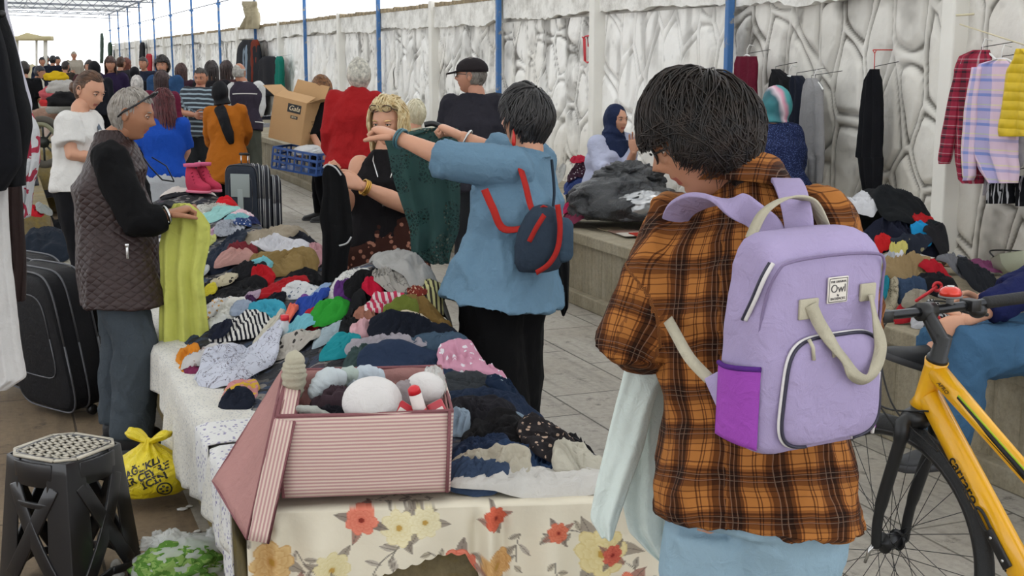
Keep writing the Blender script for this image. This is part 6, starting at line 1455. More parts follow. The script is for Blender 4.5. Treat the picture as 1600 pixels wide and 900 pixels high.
    wd = [(R @ V(math.cos(.1+i*.06), .5*math.sin(i*.22), math.sin(.3+i*.05))) for i in range(len(pts))]; wd = []
    for i, p in enumerate(pts):
        tg = (pts[min(i+1, len(pts)-1)]-pts[max(0, i-1)]).normalized(); w0 = tg.cross(R @ V(0, 1, 0)).normalized(); wd.append((Matrix.Rotation(.55*math.sin(i*.2+.4), 3, tg) @ w0))
    b = MB(); ribbon(b, pts, wd, .021, .0028); b.build('front_handle', M_be, root)
    pts = spline([L(-.085, -.045, .165), L(-.055, -.05, .205), L(.0, -.055, .225), L(.055, -.055, .215), L(.088, -.05, .165)], 8); b = MB(); ribbon(b, pts, R @ V(0, 1, .25), .026, .004); b.build('top_handle', M_be, root)
    # shoulder straps over the shoulders, and the webbing under the arm
    r_, f_, u_ = axes_of(JH)
    for sg, src in ((-1, (1188, 372, 2.235)), (1, (1252, 352, 2.235))):
        if sg < 0: pts = [at(1212, 382, 2.20), at(1196, 352, 2.215), at(1160, 325, 2.23), at(1118, 312, 2.27), at(1082, 316, 2.34), at(1056, 340, 2.44), at(1046, 400, 2.54)]
        else: pts = [at(1250, 372, 2.18), at(1247, 340, 2.19), at(1240, 308, 2.22), at(1232, 288, 2.27), at(1226, 283, 2.34), at(1226, 300, 2.42), at(1230, 350, 2.55)]
        b = MB(); ribbon(b, spline(pts, 8), r_*1.0+V(0, 0, -.15 if sg < 0 else 0), .050, .010); b.build('shoulder_strap', M_l, root, bevel=.003)
    b = MB(); ribbon(b, spline([at(1044, 500, 2.36), at(1056, 522, 2.28), at(1078, 560, 2.215), at(1108, 592, 2.19)], 6), R @ V(.6, .2, .6), .020, .003); b.build('adjusting_strap', M_be, root)
    b = MB(); b.add([at(1100, 592, 2.19), at(1122, 580, 2.175), at(1135, 640, 2.165), at(1128, 655, 2.17), at(1100, 592, 2.196), at(1122, 580, 2.181), at(1135, 640, 2.171), at(1128, 655, 2.176)], [(0, 1, 2, 3), (7, 6, 5, 4), (0, 4, 5, 1), (1, 5, 6, 2), (2, 6, 7, 3), (3, 7, 4, 0)]); b.build('strap_wing', M_l, root, bevel=.002)
backpack()

# ------------------------------------------------------------------ yellow bicycle
def bicycle():
    B = horiz(.47, -.88); Nx = horiz(.88, .47); Z = V(0, 0, 1); hub = at(1392, 832, 3.5); hub.z = .347
    M_y = plain('yellow_paint', 'e8ab12', .3, coat=.4); M_k = black_plastic; M_t = plain('tyre_rubber', '2b2c2d', .8, bs=.4, bumpscale=220); M_r = plain('rim_black', '1a1a1b', .35)
    root = thing('bicycle', 'yellow bicycle with black fork and handlebar beside the seated person', 'bicycle', V(hub.x, hub.y, 0))
    def wheel(h):
        for nm, R, r_, mt in (('tyre', .330, .0175, M_t), ('rim', .307, .011, M_r)):
            b = MB(); ring = []
            for i in range(72):
                a = 2*PI*i/72; c = h+B*(R*math.cos(a))+Z*(R*math.sin(a)); o_ = (c-h).normalized(); k = 1.35 if nm == 'tyre' else 1; ring.append([tuple(c+(o_*math.cos(t)*(k if nm == 'tyre' else 1.2)+Nx*math.sin(t)*(1.0))*r_) for t in [2*PI*j/12 for j in range(12)]])
            ring.append(ring[0]); b.rings(ring, cap=False); w_ = b.build(nm, mt, root)
        b = MB(); b.tube([h-Nx*.048, h-Nx*.030, h-Nx*.029, h+Nx*.029, h+Nx*.030, h+Nx*.048], [.007, .007, .022, .022, .007, .007], 16); b.tube([h-Nx*.026, h-Nx*.024], .030, 20); b.tube([h+Nx*.024, h+Nx*.026], .030, 20); b.build('hub', M_k, root)
        for i in range(32):
            a = 2*PI*i/32; sd = 1 if i % 2 else -1; a2 = a+(.9 if (i//2) % 2 else -.9); b = MB(); b.tube([h+Nx*(.025*sd)+(B*math.cos(a2)+Z*math.sin(a2))*.027, h+(B*math.cos(a)+Z*math.sin(a))*.300], .0011, 5); b.build('spoke', M_r, root)
    wheel(hub); rear = hub+B*1.03; wheel(rear)
    ax_ = (B*.30+Z*.954).normalized()   # steering axis
    crown = hub+Z*.372+B*.075; ht0 = crown+ax_*.035; ht1 = ht0+ax_*.135
    for sg in (-1, 1):
        b = MB(); b.tube(spline([crown+Nx*.012*sg, crown+Nx*.052*sg-Z*.012, crown+Nx*.062*sg-Z*.06, hub+Nx*.058*sg+Z*.10+B*.012, hub+Nx*.052*sg-B*.0]), [.020]*8+[.021]*8+[.017]*8+[.014]*8+[.014], 14, roundcap=True); b.build('fork_blade', plain('fork_black', '17181a', .4), root)
    b = MB(); b.tube([crown-ax_*.02, ht0+ax_*.005], [.030, .026], 18); b.ball(crown, (.055, .04, .028), 16, 10, rot=np.array(basis(Nx, B, Z))); b.build('fork_crown', plain('fork_black', '17181a', .4), root)
    b = MB(); lv = hub-Nx*.062; b.tube([lv, lv-Nx*.012-Z*.01, lv-Nx*.018-Z*.05-B*.01], [.006, .006, .004], 8); b.build('quick_release_lever', chrome, root)
    b = MB(); b.tube([ht0, ht0+ax_*.02, ht1-ax_*.02, ht1], [.033, .026, .027, .031], 24); b.build('head_tube', M_y, root)
    bb = hub+B*.56+Z*(-.07); seat = hub+B*.52+Z*.26; s_top = bb+(seat-bb)*1.35
    dt0 = ht0+ax_*.03+B*.015; b = MB(); b.tube([dt0, bb], [.027, .031], 24, flat=1.25, up=Z); b.build('down_tube', M_y, root)
    tt0 = ht1-ax_*.03+B*.01; b = MB(); b.tube([tt0, tt0.lerp(seat, .5), seat], [.026, .021, .018], 24, flat=1.1, up=Z); b.build('top_tube', M_y, root)
    dd = (seat-tt0).normalized(); side = -Nx; upn = side.cross(dd).normalized(); upn = upn if upn.z > 0 else -upn
    for off, mt, w_, rr in ((.0, dark_paint, .020, .0245), (.012, plain('lime_line', 'a8c818', .4), .004, .0255)):
        b = MB(); P0 = [tt0.lerp(seat, q)+side*rr*(.96-.22*q)*.95+upn*(.006+off) for q in (.22, .5, .75, .98)]; ribbon(b, P0, upn, w_, .002); b.build('painted_band', mt, root)
    b = MB(); b.tube([bb-Z*.02, s_top], .0165, 16); b.build('seat_tube', M_y, root)
    b = MB(); b.tube([s_top, s_top+(seat-bb).normalized()*.2], .013, 12); b.build('seat_post', M_k, root)
    sp = B*.07+s_top+(seat-bb).normalized()*.21; b = MB(); R = []
    for y, w_, h_ in ((-.13, .012, .010), (-.08, .022, .014), (0, .038, .018), (.07, .068, .022), (.12, .072, .024), (.14, .05, .02)): R.append([tuple(sp+B*y+Nx*(w_*math.cos(t))+Z*(h_*math.sin(t)+.01)) for t in [2*PI*j/16 for j in range(16)]])
    b.rings(R); b.build('saddle', M_k, root, sub=1)
    b = MB()
    for sg in (-1, 1): b.tube([seat+Nx*.015*sg, rear+Nx*.06*sg], .008, 8); b.tube([bb+Nx*.02*sg, rear+Nx*.06*sg], .010, 8)
    b.build('rear_stays', M_y, root)
    b = MB(); b.tube([bb-Nx*.06, bb+Nx*.06], .022, 16); b.tube([bb-Nx*.07, bb-Nx*.066], .085, 32); b.tube([bb-Nx*.075, bb-Nx*.08+B*.10-Z*.13], .010, 8); b.box(bb-Nx*.13+B*.10-Z*.13, (.09, .03, .09), basis(Nx, Z, B)); b.tube([bb+Nx*.075, bb+Nx*.08-B*.10+Z*.13], .010, 8); b.box(bb+Nx*.13-B*.10+Z*.13, (.09, .03, .09), basis(Nx, Z, B)); b.build('crank', M_k, root)
    # stem, handlebar, grips, levers, bell
    b = MB(); st0 = ht1+ax_*.012; st1 = st0+ax_*.06; hb = st1-B*.085+ax_*.055
    b.tube([ht1, ht1+ax_*.012, st0, st1], [.029, .027, .023, .020], 20); b.tube([st1-ax_*.02, hb], [.021, .018], 16, roundcap=True); b.tube([hb-Nx*.024, hb+Nx*.024], .024, 18); b.build('stem', plain('stem_black', '1c1d1f', .35), root)
    br = [hb+Nx*q+B*(.05*abs(q)**1.5)+Z*(.02*abs(q)) for q in (-.34, -.2, -.1, -.04, 0, .04, .1, .2, .34)]; b = MB(); b.tube(br, .0125, 14); b.build('handlebar', plain('bar_black', '222326', .25, .4), root)
    for sg in (-1, 1):
        g = [hb+Nx*q*sg+B*(.05*abs(q)**1.5)+Z*(.02*abs(q)) for q in (.215, .28, .35)]; b = MB(); b.tube(g, [.017, .0165, .017], 14, roundcap=True); b.build('grip', plain('grip_rubber', '151516', .7, bs=.4, bumpscale=150), root)
        b = MB(); l0 = hb+Nx*.155*sg+B*.005; b.box(l0+Z*.004, (.035, .045, .03), basis(Nx, B, Z)); b.tube(spline([l0, l0-B*.045-Z*.01, l0-B*.05-Z*.03+Nx*.05*sg, l0-B*.035-Z*.04+Nx*.11*sg]), .0055, 8); b.ball(l0+Nx*.03*sg-Z*.015, (.028, .022, .020), 14, 10, rot=np.array(basis(Nx, B, Z))); b.build('brake_lever', M_k, root, bevel=.004)
    bl = hb+Nx*.085+Z*.034; b = MB(); b.tube([hb+Nx*.085+Z*.008, bl], .010, 10); b.tube([bl-Z*.004, bl+Z*.001], .031, 24); be = b.build('bell', plain('grey_plastic', '6c6c6c', .4), root)
    b = MB(); b.tube([bl, bl+Z*.010, bl+Z*.019, bl+Z*.024, bl+Z*.0255], [.029, .029, .024, .014, .003], 28); b.build('bell_dome', plain('red_metal', 'd0301a', .22, .3, coat=.6), root)
    b = MB(); b.tube([bl+Z*.024, bl+Z*.027], [.011, .009], 20); b.build('bell_cap', chrome, root)
    cb = [(hb-Nx*.15, hb-Nx*.12-B*.10+Z*.02, hb-Nx*.05-B*.16-Z*.10, crown-B*.10+Z*.02-Nx*.05, ht0-Nx*.03+B*.05), (hb+Nx*.15, hb+Nx*.10-B*.09, hb-Nx*.02-B*.13-Z*.07, ht0-B*.06-Nx*.05, ht0.lerp(bb, .2)-Nx*.035), (hb-Nx*.16, hb-Nx*.16-B*.08-Z*.05, hb-Nx*.11-B*.08-Z*.20, crown-B*.02-Nx*.07-Z*.02, crown-Nx*.05-Z*.08), (ht0.lerp(bb, .1)-Nx*.035, ht0.lerp(bb, .4)-Nx*.04+Z*.03, ht0.lerp(bb, .7)-Nx*.036)]
    for c in cb: b = MB(); b.tube(spline(c, 10), .0026, 7); b.build('brake_cable', dark_paint, root)
    # lettering along the down tube and the mount
    dn = (bb-dt0).normalized(); up2 = side.cross(dn); up2 = up2 if up2.z > 0 else -up2
    text('carraro', dt0+dn*.235+side*.0345+up2*.002, dn, up2, .042, dark_paint, root, 'maker_lettering', ext=.0004, bold=.0006)
    text('APRO', tt0+dd*.055+side*.0262, dd, upn, .016, dark_paint, root, 'model_lettering', ext=.0003, shear=.4)
    b = MB(); mpt = dt0+dn*.40+side*.036; b.box(mpt+dn*.02, (.10, .010, .026), basis(dn, side, up2)); b.tube(spline([mpt-dn*.03+up2*.010, mpt-dn*.075+up2*.011, mpt-dn*.09, mpt-dn*.075-up2*.011, mpt-dn*.03-up2*.010]), .0045, 8); b.build('frame_mount', M_k, root, bevel=.002)
    b = MB(); 
    for q in (-.01, .05): b.tube([mpt+dn*q, mpt+dn*q+side*.008], .004, 10)
    b.build('mount_screw', chrome, root)
bicycle()

# ------------------------------------------------------------------ black plastic stool, lower left
def stool():
    c = az(100, 693, .455); c.z = 0; Mx = plain('glossy_black_plastic', '131316', .28, coat=.3); root = thing('stool', 'black plastic stool with a perforated seat coloured pale for its sheen and X-shaped side panels', 'stool', c)
    ang0 = math.atan2(-c.y, -c.x)+.0    # one leg faces the camera
    def corner(k, R, z): a = ang0+PI/2*k; return V(c.x+R*math.cos(a), c.y+R*math.sin(a), z)
    RT, RB, HT = .178, .232, .44
    def P(k, t, z, off=0):   # point on side k (between corner k and k+1), t 0..1, height z, inset by chamfer
        R = RB+(RT-RB)*z/HT; a, b_ = corner(k, R, z), corner(k+1, R, z); q = a.lerp(b_, .14+.72*t); n_ = ((a+b_)*.5-V(c.x, c.y, z)).normalized(); return q+n_*(off+.015*math.sin(t*PI))
    for k in range(4):   # legs at the corners: bent strips
        b = MB(); R_ = []
        for z in np.linspace(0, HT, 12):
            R = RB+(RT-RB)*z/HT; w_ = 1.0+.5*max(0, 1-z/.12)*0; p0 = P((k-1) % 4, 1.0, z); p1 = P(k, 0, z); cn = corner(k, R*.955, z); s0 = P((k-1) % 4, .80-.10*(z/HT)*0, z); s1 = P(k, .20, z); i0, i1 = s0+(V(c.x, c.y, z)-s0).normalized()*.006, s1+(V(c.x, c.y, z)-s1).normalized()*.006
            ci = cn+(V(c.x, c.y, z)-cn).normalized()*.012
            R_.append([tuple(v) for v in (s0, p0, cn, p1, s1, i1, ci, i0)])
        b.rings(R_); b.build('leg', Mx, root, bevel=.004, smooth=True)
    for k in range(4):
        b = MB()
        def bar(t0, z0, t1, z1, w_=.018):
            pts = [P(k, t0+(t1-t0)*q, z0+(z1-z0)*q, -.004) for q in np.linspace(0, 1, 8)]; n_ = (P(k, .5, .2)-V(c.x, c.y, .2)).normalized(); tg = (pts[-1]-pts[0]).normalized(); ribbon(b, pts, tg.cross(n_), w_*2, .010)
        bar(.10, .36, .90, .06, .024); bar(.90, .36, .10, .06, .024); bar(.12, .30, .88, .30, .010) if k % 2 == 1 else None
        bar(.1, .395, .9, .395, .038); bar(.1, .045, .5, .062, .013); bar(.5, .062, .9, .045, .013)
        b.build('side_panel', Mx, root, bevel=.003)
    b = MB(); R_ = []
    for z, g in ((HT-.028, .0), (HT-.004, .0), (HT+.006, -.010), (HT+.008, -.022), (HT+.004, -.030)):
        R_.append([tuple(v) for k in range(4) for v in (P(k, 0, min(z, HT), g)+V(0, 0, max(0, z-HT)), P(k, .5, min(z, HT), g-.006)+V(0, 0, max(0, z-HT)), P(k, 1, min(z, HT), g)+V(0, 0, max(0, z-HT)))])
    b.rings(R_, cap=False); b.build('seat_rim', Mx, root, bevel=.004)
    ms = plain('pale_seat_sheen', 'b9b2a2', .45, bs=.1); b = MB(); e1 = (corner(1, 1, 0)-corner(0, 1, 0)).normalized(); e2 = V(-e1.y, e1.x, 0); zc = HT+.004; Rr = .118  # pale colour stands for the shiny reflection on the black seat
    cc = V(c.x, c.y, zc)
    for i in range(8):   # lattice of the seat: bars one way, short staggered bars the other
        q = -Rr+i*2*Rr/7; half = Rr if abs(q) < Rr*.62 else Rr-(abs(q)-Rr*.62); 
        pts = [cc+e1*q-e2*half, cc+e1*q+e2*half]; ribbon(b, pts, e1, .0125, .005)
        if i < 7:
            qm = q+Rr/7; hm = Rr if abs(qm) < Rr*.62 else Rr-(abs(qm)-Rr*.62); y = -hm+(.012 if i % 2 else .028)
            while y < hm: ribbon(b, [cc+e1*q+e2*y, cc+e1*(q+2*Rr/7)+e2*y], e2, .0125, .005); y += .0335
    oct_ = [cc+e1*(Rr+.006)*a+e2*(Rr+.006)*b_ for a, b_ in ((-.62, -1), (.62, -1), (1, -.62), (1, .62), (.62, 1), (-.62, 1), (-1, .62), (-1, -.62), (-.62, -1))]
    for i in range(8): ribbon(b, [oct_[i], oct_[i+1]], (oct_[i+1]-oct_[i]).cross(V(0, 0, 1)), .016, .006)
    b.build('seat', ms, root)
stool()
# ------------------------------------------------------------------ bags, suitcases and goods on the floor
def plastic(name, c, alpha=1.0, rough=.3):
    N = NT(name); a = lin(c); vec = N.coord(); N.col(N.mix(N.noise(vec, 7, 3), [x*.85 for x in a], [min(1, x*1.1) for x in a])); N.b.inputs['Roughness'].default_value = rough; N.b.inputs['Alpha'].default_value = alpha; N.b.inputs['Specular IOR Level'].default_value = .6
    N.bump(N.ramp(N.noise(vec, 26, 4, .6, 1.2), [(.3, 0.), (.7, 1.)]), .5, .012); return N.m
def bag_with_knot(c, rad, mat, root, seed, knot_dir=V(0, 0, 1), ears=2, amp=.10, neck=.35):
    b = MB(); n, m_ = 64, 46; b.ball((0, 0, 0), 1, n, m_); A = b.arr(); N_ = A/np.linalg.norm(A, axis=1)[:, None]; P = N_*2.4+seed; d = amp*fbm(P, 3)+amp*.5*(ridge(P*1.6, 2)-.5)
    th = np.arctan2(N_[:, 1], N_[:, 0]); up_ = np.clip(N_[:, 2], 0, 1); gather = sstep(.55, 1, up_); d = d+gather*.06*np.sin(th*11+seed)
    A = N_*(1+d)[:, None]; A[:, :2] *= (1-.55*sstep(.6, 1., up_))[:, None]; A[:, 2] += .25*sstep(.7, 1, up_); A[:, 2] = np.where(A[:, 2] < -.45, -.45-(A[:, 2]+.45)*.1, A[:, 2])
    A = A*np.array(rad)+np.array(c); b.setarr(A); o = b.build('bag_body', mat, root); top = Vector(c)+V(0, 0, rad[2]*1.2)
    k = MB(); k.ball(top, (rad[0]*.13, rad[0]*.11, rad[0]*.10), 14, 10); A2 = k.arr(); A2 = A2+.006*fbm(A2*60, 2)[:, None]; k.setarr(A2); k.build('knot', mat, root)
    for i in range(ears):
        a = seed+i*PI+.3; dv = V(math.cos(a), math.sin(a), .55).normalized(); e = MB(); pts = spline([top, top+dv*rad[0]*.35, top+dv*rad[0]*.6+V(0, 0, -.01)], 6); R_ = []
        for j, p in enumerate(pts):
            q = j/(len(pts)-1); w_ = rad[0]*(.06+.20*math.sin(q*PI*.8)); s_ = dv.cross(V(0, 0, 1)).normalized(); R_.append([tuple(p+s_*w_*math.cos(t)+V(0, 0, 1)*w_*.35*math.sin(t)*(1+.5*math.sin(t*5))) for t in [2*PI*jj/16 for jj in range(16)]])
        e.rings(R_); e.build('handle_loop', mat, root)
    return o
from mathutils.bvhtree import BVHTree
def project_on(obj, dirv, push=.002):
    me = obj.data; M = obj.matrix_world if obj.parent is None else Matrix.Identity(4); bv = BVHTree.FromPolygons([v.co.copy() for v in me.vertices], [tuple(p.vertices) for p in me.polygons])
    def f(P, A):
        out = []
        for p in P:
            h = bv.ray_cast(Vector(p)-Vector(dirv)*.6, Vector(dirv)); out.append(tuple((h[0]-Vector(dirv)*push) if h[0] is not None else Vector(p)))
        return np.array(out)
    return f
def yellow_bag():
    c = az(238, 785, 0); c.z = .105; root = thing('plastic_bag', 'yellow plastic bag with black lettering knotted at the top beside the counter', 'bag', (c.x, c.y, 0)); m_ = plastic('yellow_plastic', 'e6cf22', 1, .28)
    o = bag_with_knot(c, (.160, .14, .108), m_, root, 2.2)
    # the bag body mesh is in world space
    rt = (cR*math.cos(.45)+cU*math.sin(.45)).normalized(); up = (-cR*math.sin(.45)+cU*math.cos(.45)).normalized(); fn = project_on(o, cD)
    M_k = plain('dark_print', '23242a', .4)
    for s_, dx, dy, sz in (('SAĞLIKLI', .012, .040, .034), ('BİR ÇEVRE', .016, .010, .036), ('İÇİN', .042, -.022, .038)): text(s_, Vector(c)+rt*dx+up*dy-cD*.2, rt, up, sz, M_k, root, 'bag_lettering', bend=fn, ext=0, bold=.0012)
    b = MB(); q = Vector(c)+rt*.058-up*.064; pts = [q+rt*.022*math.cos(t)+up*.022*math.sin(t) for t in [2*PI*i/28 for i in range(29)]]; pts = [Vector(p) for p in fn(np.array([tuple(p) for p in pts]), None)]; b.tube(pts, .0028, 5)
    for i in range(5):
        a = 2*PI*i/5; pp = Vector(fn(np.array([tuple(q+rt*.010*math.cos(a)+up*.010*math.sin(a))]), None)[0]); b.ball(pp, (.006, .006, .004), 8, 6)
    b.build('printed_emblem', M_k, root)
yellow_bag()
c = az(275, 770, 0); o = blob(c+V(.03, .10, .14), (.075, .06, .075), 5, .22, 2.2).build('plastic_bag', M_clear); tag(o, 'thin clear bag crumpled behind the yellow plastic bag', 'bag')
def green_bag():
    c = az(292, 912, 0); root = thing('plastic_bag', 'clear plastic bag with green leaves inside lying on the floor by the counter corner', 'bag', (c.x, c.y, 0))
    o = blob(c+V(0, 0, .07), (.165, .12, .085), 3, .16, 2.4); o.build('bag_body', M_clear, root)
    b = blob(c+V(-.02, -.03, .075), (.15, .10, .075), 9, .3, 4); b.build('green_leaves', fabric('5f8c3a', 'camo', '88a85a', .6, name='leaves'), root)
    for i, (px, py, r) in enumerate(((270, 855, .07), (330, 862, .06), (350, 835, .05), (245, 850, .05))):
        blob(at(px, py, depth(c)-.02+i*.02), (r, r*.6, r*.75), 20+i, .35, 2.2, crease=.9).build('bag_fold', M_clear, root)
green_bag()
c = az(176, 905, .0); b = MB(); b.tube(spline([c+V(0, 0, .01), c+V(.005, 0, .05), c+V(.02, 0, .055), c+V(.022, 0, .01)]), .009, 10); b.ball(c+V(.01, 0, .012), (.03, .02, .012), 12, 8); o = b.build('bag_handle_tip', M_clear); o.name = 'plastic_scrap'; tag(o, 'small white plastic loop on the floor below the stool', 'scrap')
for i, (px, lab) in enumerate(((920, 'white rounded bag top at the bottom edge below the flowered cloth'), (810, 'white cloth tip at the bottom edge left of the other white bag'))):
    c = az(px, 925, 0); o = blob(c+V(0, 0, .05), (.09-.02*i, .07, .06), 4+i, .1, 2).build('white_bag', fabric('e4e4e8')); tag(o, lab, 'bag')
rl = random.Random(4)
for i, (px, py, w_, lab) in enumerate(((286, 797, .022, 'white paper scrap beside the yellow bag, the larger'), (296, 793, .014, 'tiny white paper scrap touching the larger one by the yellow bag'), (309, 832, .014, 'white crumb of paper near the counter foot'), (158, 525, .04, 'pink crumpled tissue on the floor behind the vest man'), (150, 527, .02, 'small pale scrap beside the pink tissue'))):
    c = az(px, py, 0); o = blob(c+V(0, 0, .004), (w_, w_*.6, .006+.012*(w_ > .03)), i, .3, 3, n=16, m_=10, flat=.1).build('paper_scrap', fabric('d9ccc8' if i > 2 else 'e8e6e0')); tag(o, lab, 'litter')

def suitcase(c, ex, ez, w_, h_, t_, col, lab, wheels=True, pipe='3c3c40', root=None, group=None, handle=False, edge=None):
    ex = Vector(ex).normalized(); ez = Vector(ez).normalized(); ey = ez.cross(ex).normalized(); R = basis(ex, ey, ez); root = thing('suitcase', lab, 'suitcase', (c[0], c[1], 0), group); m_ = fabric(col, name='suitcase_fabric', rough=.6)
    C = Vector(c); b = MB(); n = 48; out = []
    def outl(a, k): return V(w_/2*k*math.copysign(abs(math.cos(a))**.35, math.cos(a)), 0, h_/2*k*math.copysign(abs(math.sin(a))**.35, math.sin(a)))
    for y, k in ((-t_/2, .86), (-t_/2+.008, .95), (-t_/2+.03, 1), (0, 1.0), (t_/2-.03, 1), (t_/2-.008, .95), (t_/2, .86)): out.append([tuple(C+R @ (outl(2*PI*j/n, k)+V(0, y, 0))) for j in range(n)])
    b.rings(out); b.build('shell', m_, root, bevel=.003)
    pm = plain('suitcase_piping', edge or pipe, .35, .3 if edge else 0)
    for y in (-t_/2+.022, -.012, t_/2-.022):
        b = MB(); b.tube([C+R @ (outl(2*PI*j/n, 1.005)+V(0, y, 0)) for j in range(n+1)], .005, 6); b.build('piping', pm, root)
    b = MB(); q = C+R @ V(0, -t_/2-.002, .05*h_); b.tube([q+R @ V(w_*.36*math.copysign(abs(math.cos(a))**.4, math.cos(a)), 0, h_*.30*math.copysign(abs(math.sin(a))**.4, math.sin(a))) for a in [2*PI*j/32 for j in range(33)]], .0035, 6); b.build('pocket_zip', pm, root)
    if wheels:
        for s_ in (-1, 1):
            b = MB(); q = C+R @ V(w_*.36*s_, .02, -h_/2-.012); b.tube([q-ex*.012, q+ex*.012], .024, 16); b.build('wheel', black_plastic, root)
    if handle:
        b = MB(); 
        for s_ in (-1, 1): b.tube([C+R @ V(.035*s_, 0, h_/2-.02), C+R @ V(.035*s_, 0, h_/2+.10)], .006, 8)
        b.build('telescopic_bar', chrome, root); b = MB(); b.tube([C+R @ V(-.05, 0, h_/2+.10), C+R @ V(.05, 0, h_/2+.10)], .013, 10); b.build('pull_handle', black_plastic, root)
    return root, R
# two big soft suitcases at the left edge
up_ = (V(0, 0, 1)-cR*.16).normalized()
p = at(84, 515, 5.9); zc = 0
for i, (px, dd, lab) in enumerate(((80, 0, 'big black soft suitcase leaning at the left edge beside the hanging white shirt'), (52, .32, 'second black suitcase standing behind the big one at the left edge'))):
    C = at(px, 520, 6.0+dd); C.z = .37; suitcase(C, horiz(.80, -.60), up_, .46, .66, .22, '1b1b1e', lab, edge='55565a', pipe='55565a')
    b = MB(); q = at(70+(px-80), 520, 5.86+dd)
# goods heaped on the floor of the left aisle, behind the vest man
LP_ = Pile(.0, [(az(75, 400, .3).x, az(75, 400, .3).y, .42, .45, .55), (az(30, 330, .5).x, az(30, 330, .5).y, .62, .5, .8)], lambda X, Y: np.full_like(X, 1.), (-3.2, .35, 5.8, 12))
GL = """
60 200 384 480|17182a|duffel_bag|navy duffel bag on the floor behind the vest man
52 140 392 425|b9b5a8|crumpled_cloth|off-white cloth lying on the navy duffel bag
38 145 325 402|1d2531|large_jacket|dark blue grey jacket heaped behind the vest man
84 150 335 398|0f1014|black_coat|black coat on the heap right beside the vest man
60 145 305 340|1c1b20|black_cloth|black cloth under the red strap on the left stall
40 68 318 340|c0202c|red_strap_bag|red bag with a strap on the left stall
60 78 318 338|9ca09c|clear_wrapping|clear wrapping beside the red strap bag
46 106 268 312|b82226|red_clothes|red clothes on the left stall under the white wrapping
52 96 262 292|cdcac2|plastic_wrapping|white plastic wrapping on the red clothes
84 110 276 312|a9aaa4|clear_wrapping|grey clear wrapping at the right of the red clothes
"""
# low counter of the left stall
b = MB(); p0 = az(60, 330, .42); b.box((p0.x-1.0, p0.y+2.2, .2), (2.2, 3.6, .4)); o = b.build('stall_counter', M_isl, bevel=.01, smooth=False); tag(o, 'low beige concrete counter of the stall on the left', 'stall counter')
LP_.H = np.maximum(LP_.H, np.where((LP_.X > p0.x-2.1) & (LP_.X < p0.x+.1) & (LP_.Y > p0.y+.4) & (LP_.Y < p0.y+4), .41, 0)); LP_.blur()
run_list(GL, LP_, 700)
def rowcloth(name, lab, cat, rows, fn, nrm, mat, group=None, parent=None, **k):
    b = rows_body(rows, fn, nrm, **k); o = b.build(name, mat, parent)
    if parent is None: tag(o, lab, cat, group)
    return o
def dfn(d): return lambda px, py: at(px, py, d)
back = -V(cD.x, cD.y, 0).normalized()
b = MB()
rowcloth('plastic_bag', 'white carrier bag with a red pattern hanging at the left edge', 'bag', [(165, 28, 44), (200, 30, 60), (250, 34, 62), (285, 36, 52), (340, 36, 44)], dfn(6.6), back, fabric('d8dadc', 'camo', 'b03a50', 2.2), T=.10, amp=.02, seed=3)
rowcloth('brown_trousers', 'dark brown trousers hanging behind the white shirt at the left edge', 'clothing', [(270, 8, 32), (340, 8, 36), (420, 10, 40), (470, 12, 38)], dfn(3.6), back, fabric('2c201e'), T=.05, seed=5)
rowcloth('grey_trousers', 'grey trouser leg hanging above the red clothes at the left', 'clothing', [(190, 30, 44), (240, 34, 50), (290, 44, 60)], dfn(7.5), back, fabric('55555a'), T=.08, seed=9)
r_ = thing('hanging_coat', 'black coat hanging very close at the upper left corner', 'coat', at(10, 290, 2.7))
rowcloth('coat_body', '', '', [(-40, -90, 2), (20, -90, 6), (60, -90, 18), (120, -90, 34), (170, -90, 47), (200, -90, 48), (250, -90, 40), (290, -90, 38)], dfn(2.7), back, fabric('0f1013'), T=.09, amp=.012, seed=2, nf=9, parent=r_)
rowcloth('sleeve', '', '', [(10, -60, -10), (90, -60, 10), (180, -60, 26), (255, -60, 34), (298, -60, 6)], dfn(2.62), back, fabric('101116'), T=.07, amp=.006, seed=4, parent=r_)
b = MB(); b.ball(at(3, 22, 2.63), .008, 10, 8); b.build('button', dark_paint, r_)
rowcloth('white_garment', 'white garment edge hanging behind the black coat at the upper left', 'clothing', [(-40, -40, 4), (20, -40, 12), (90, -20, 30), (160, 10, 49), (200, 20, 46), (235, 20, 36)], dfn(2.85), back, fabric('c9c8d4'), T=.05, seed=6)
rowcloth('white_shirt', 'white shirt hanging close at the left edge below the black coat', 'shirt', [(280, -60, 10), (330, -60, 12), (420, -60, 17), (500, -60, 27), (560, -60, 36), (590, -60, 40), (608, -60, 14)], dfn(2.75), back, fabric('cfcdcb'), T=.06, amp=.01, seed=7, nf=8)
b = MB(); b.tube([at(-120, -60, 2.75), at(-120, -60, 2.75)+V(0, 2.2, 0)], .012, 8)
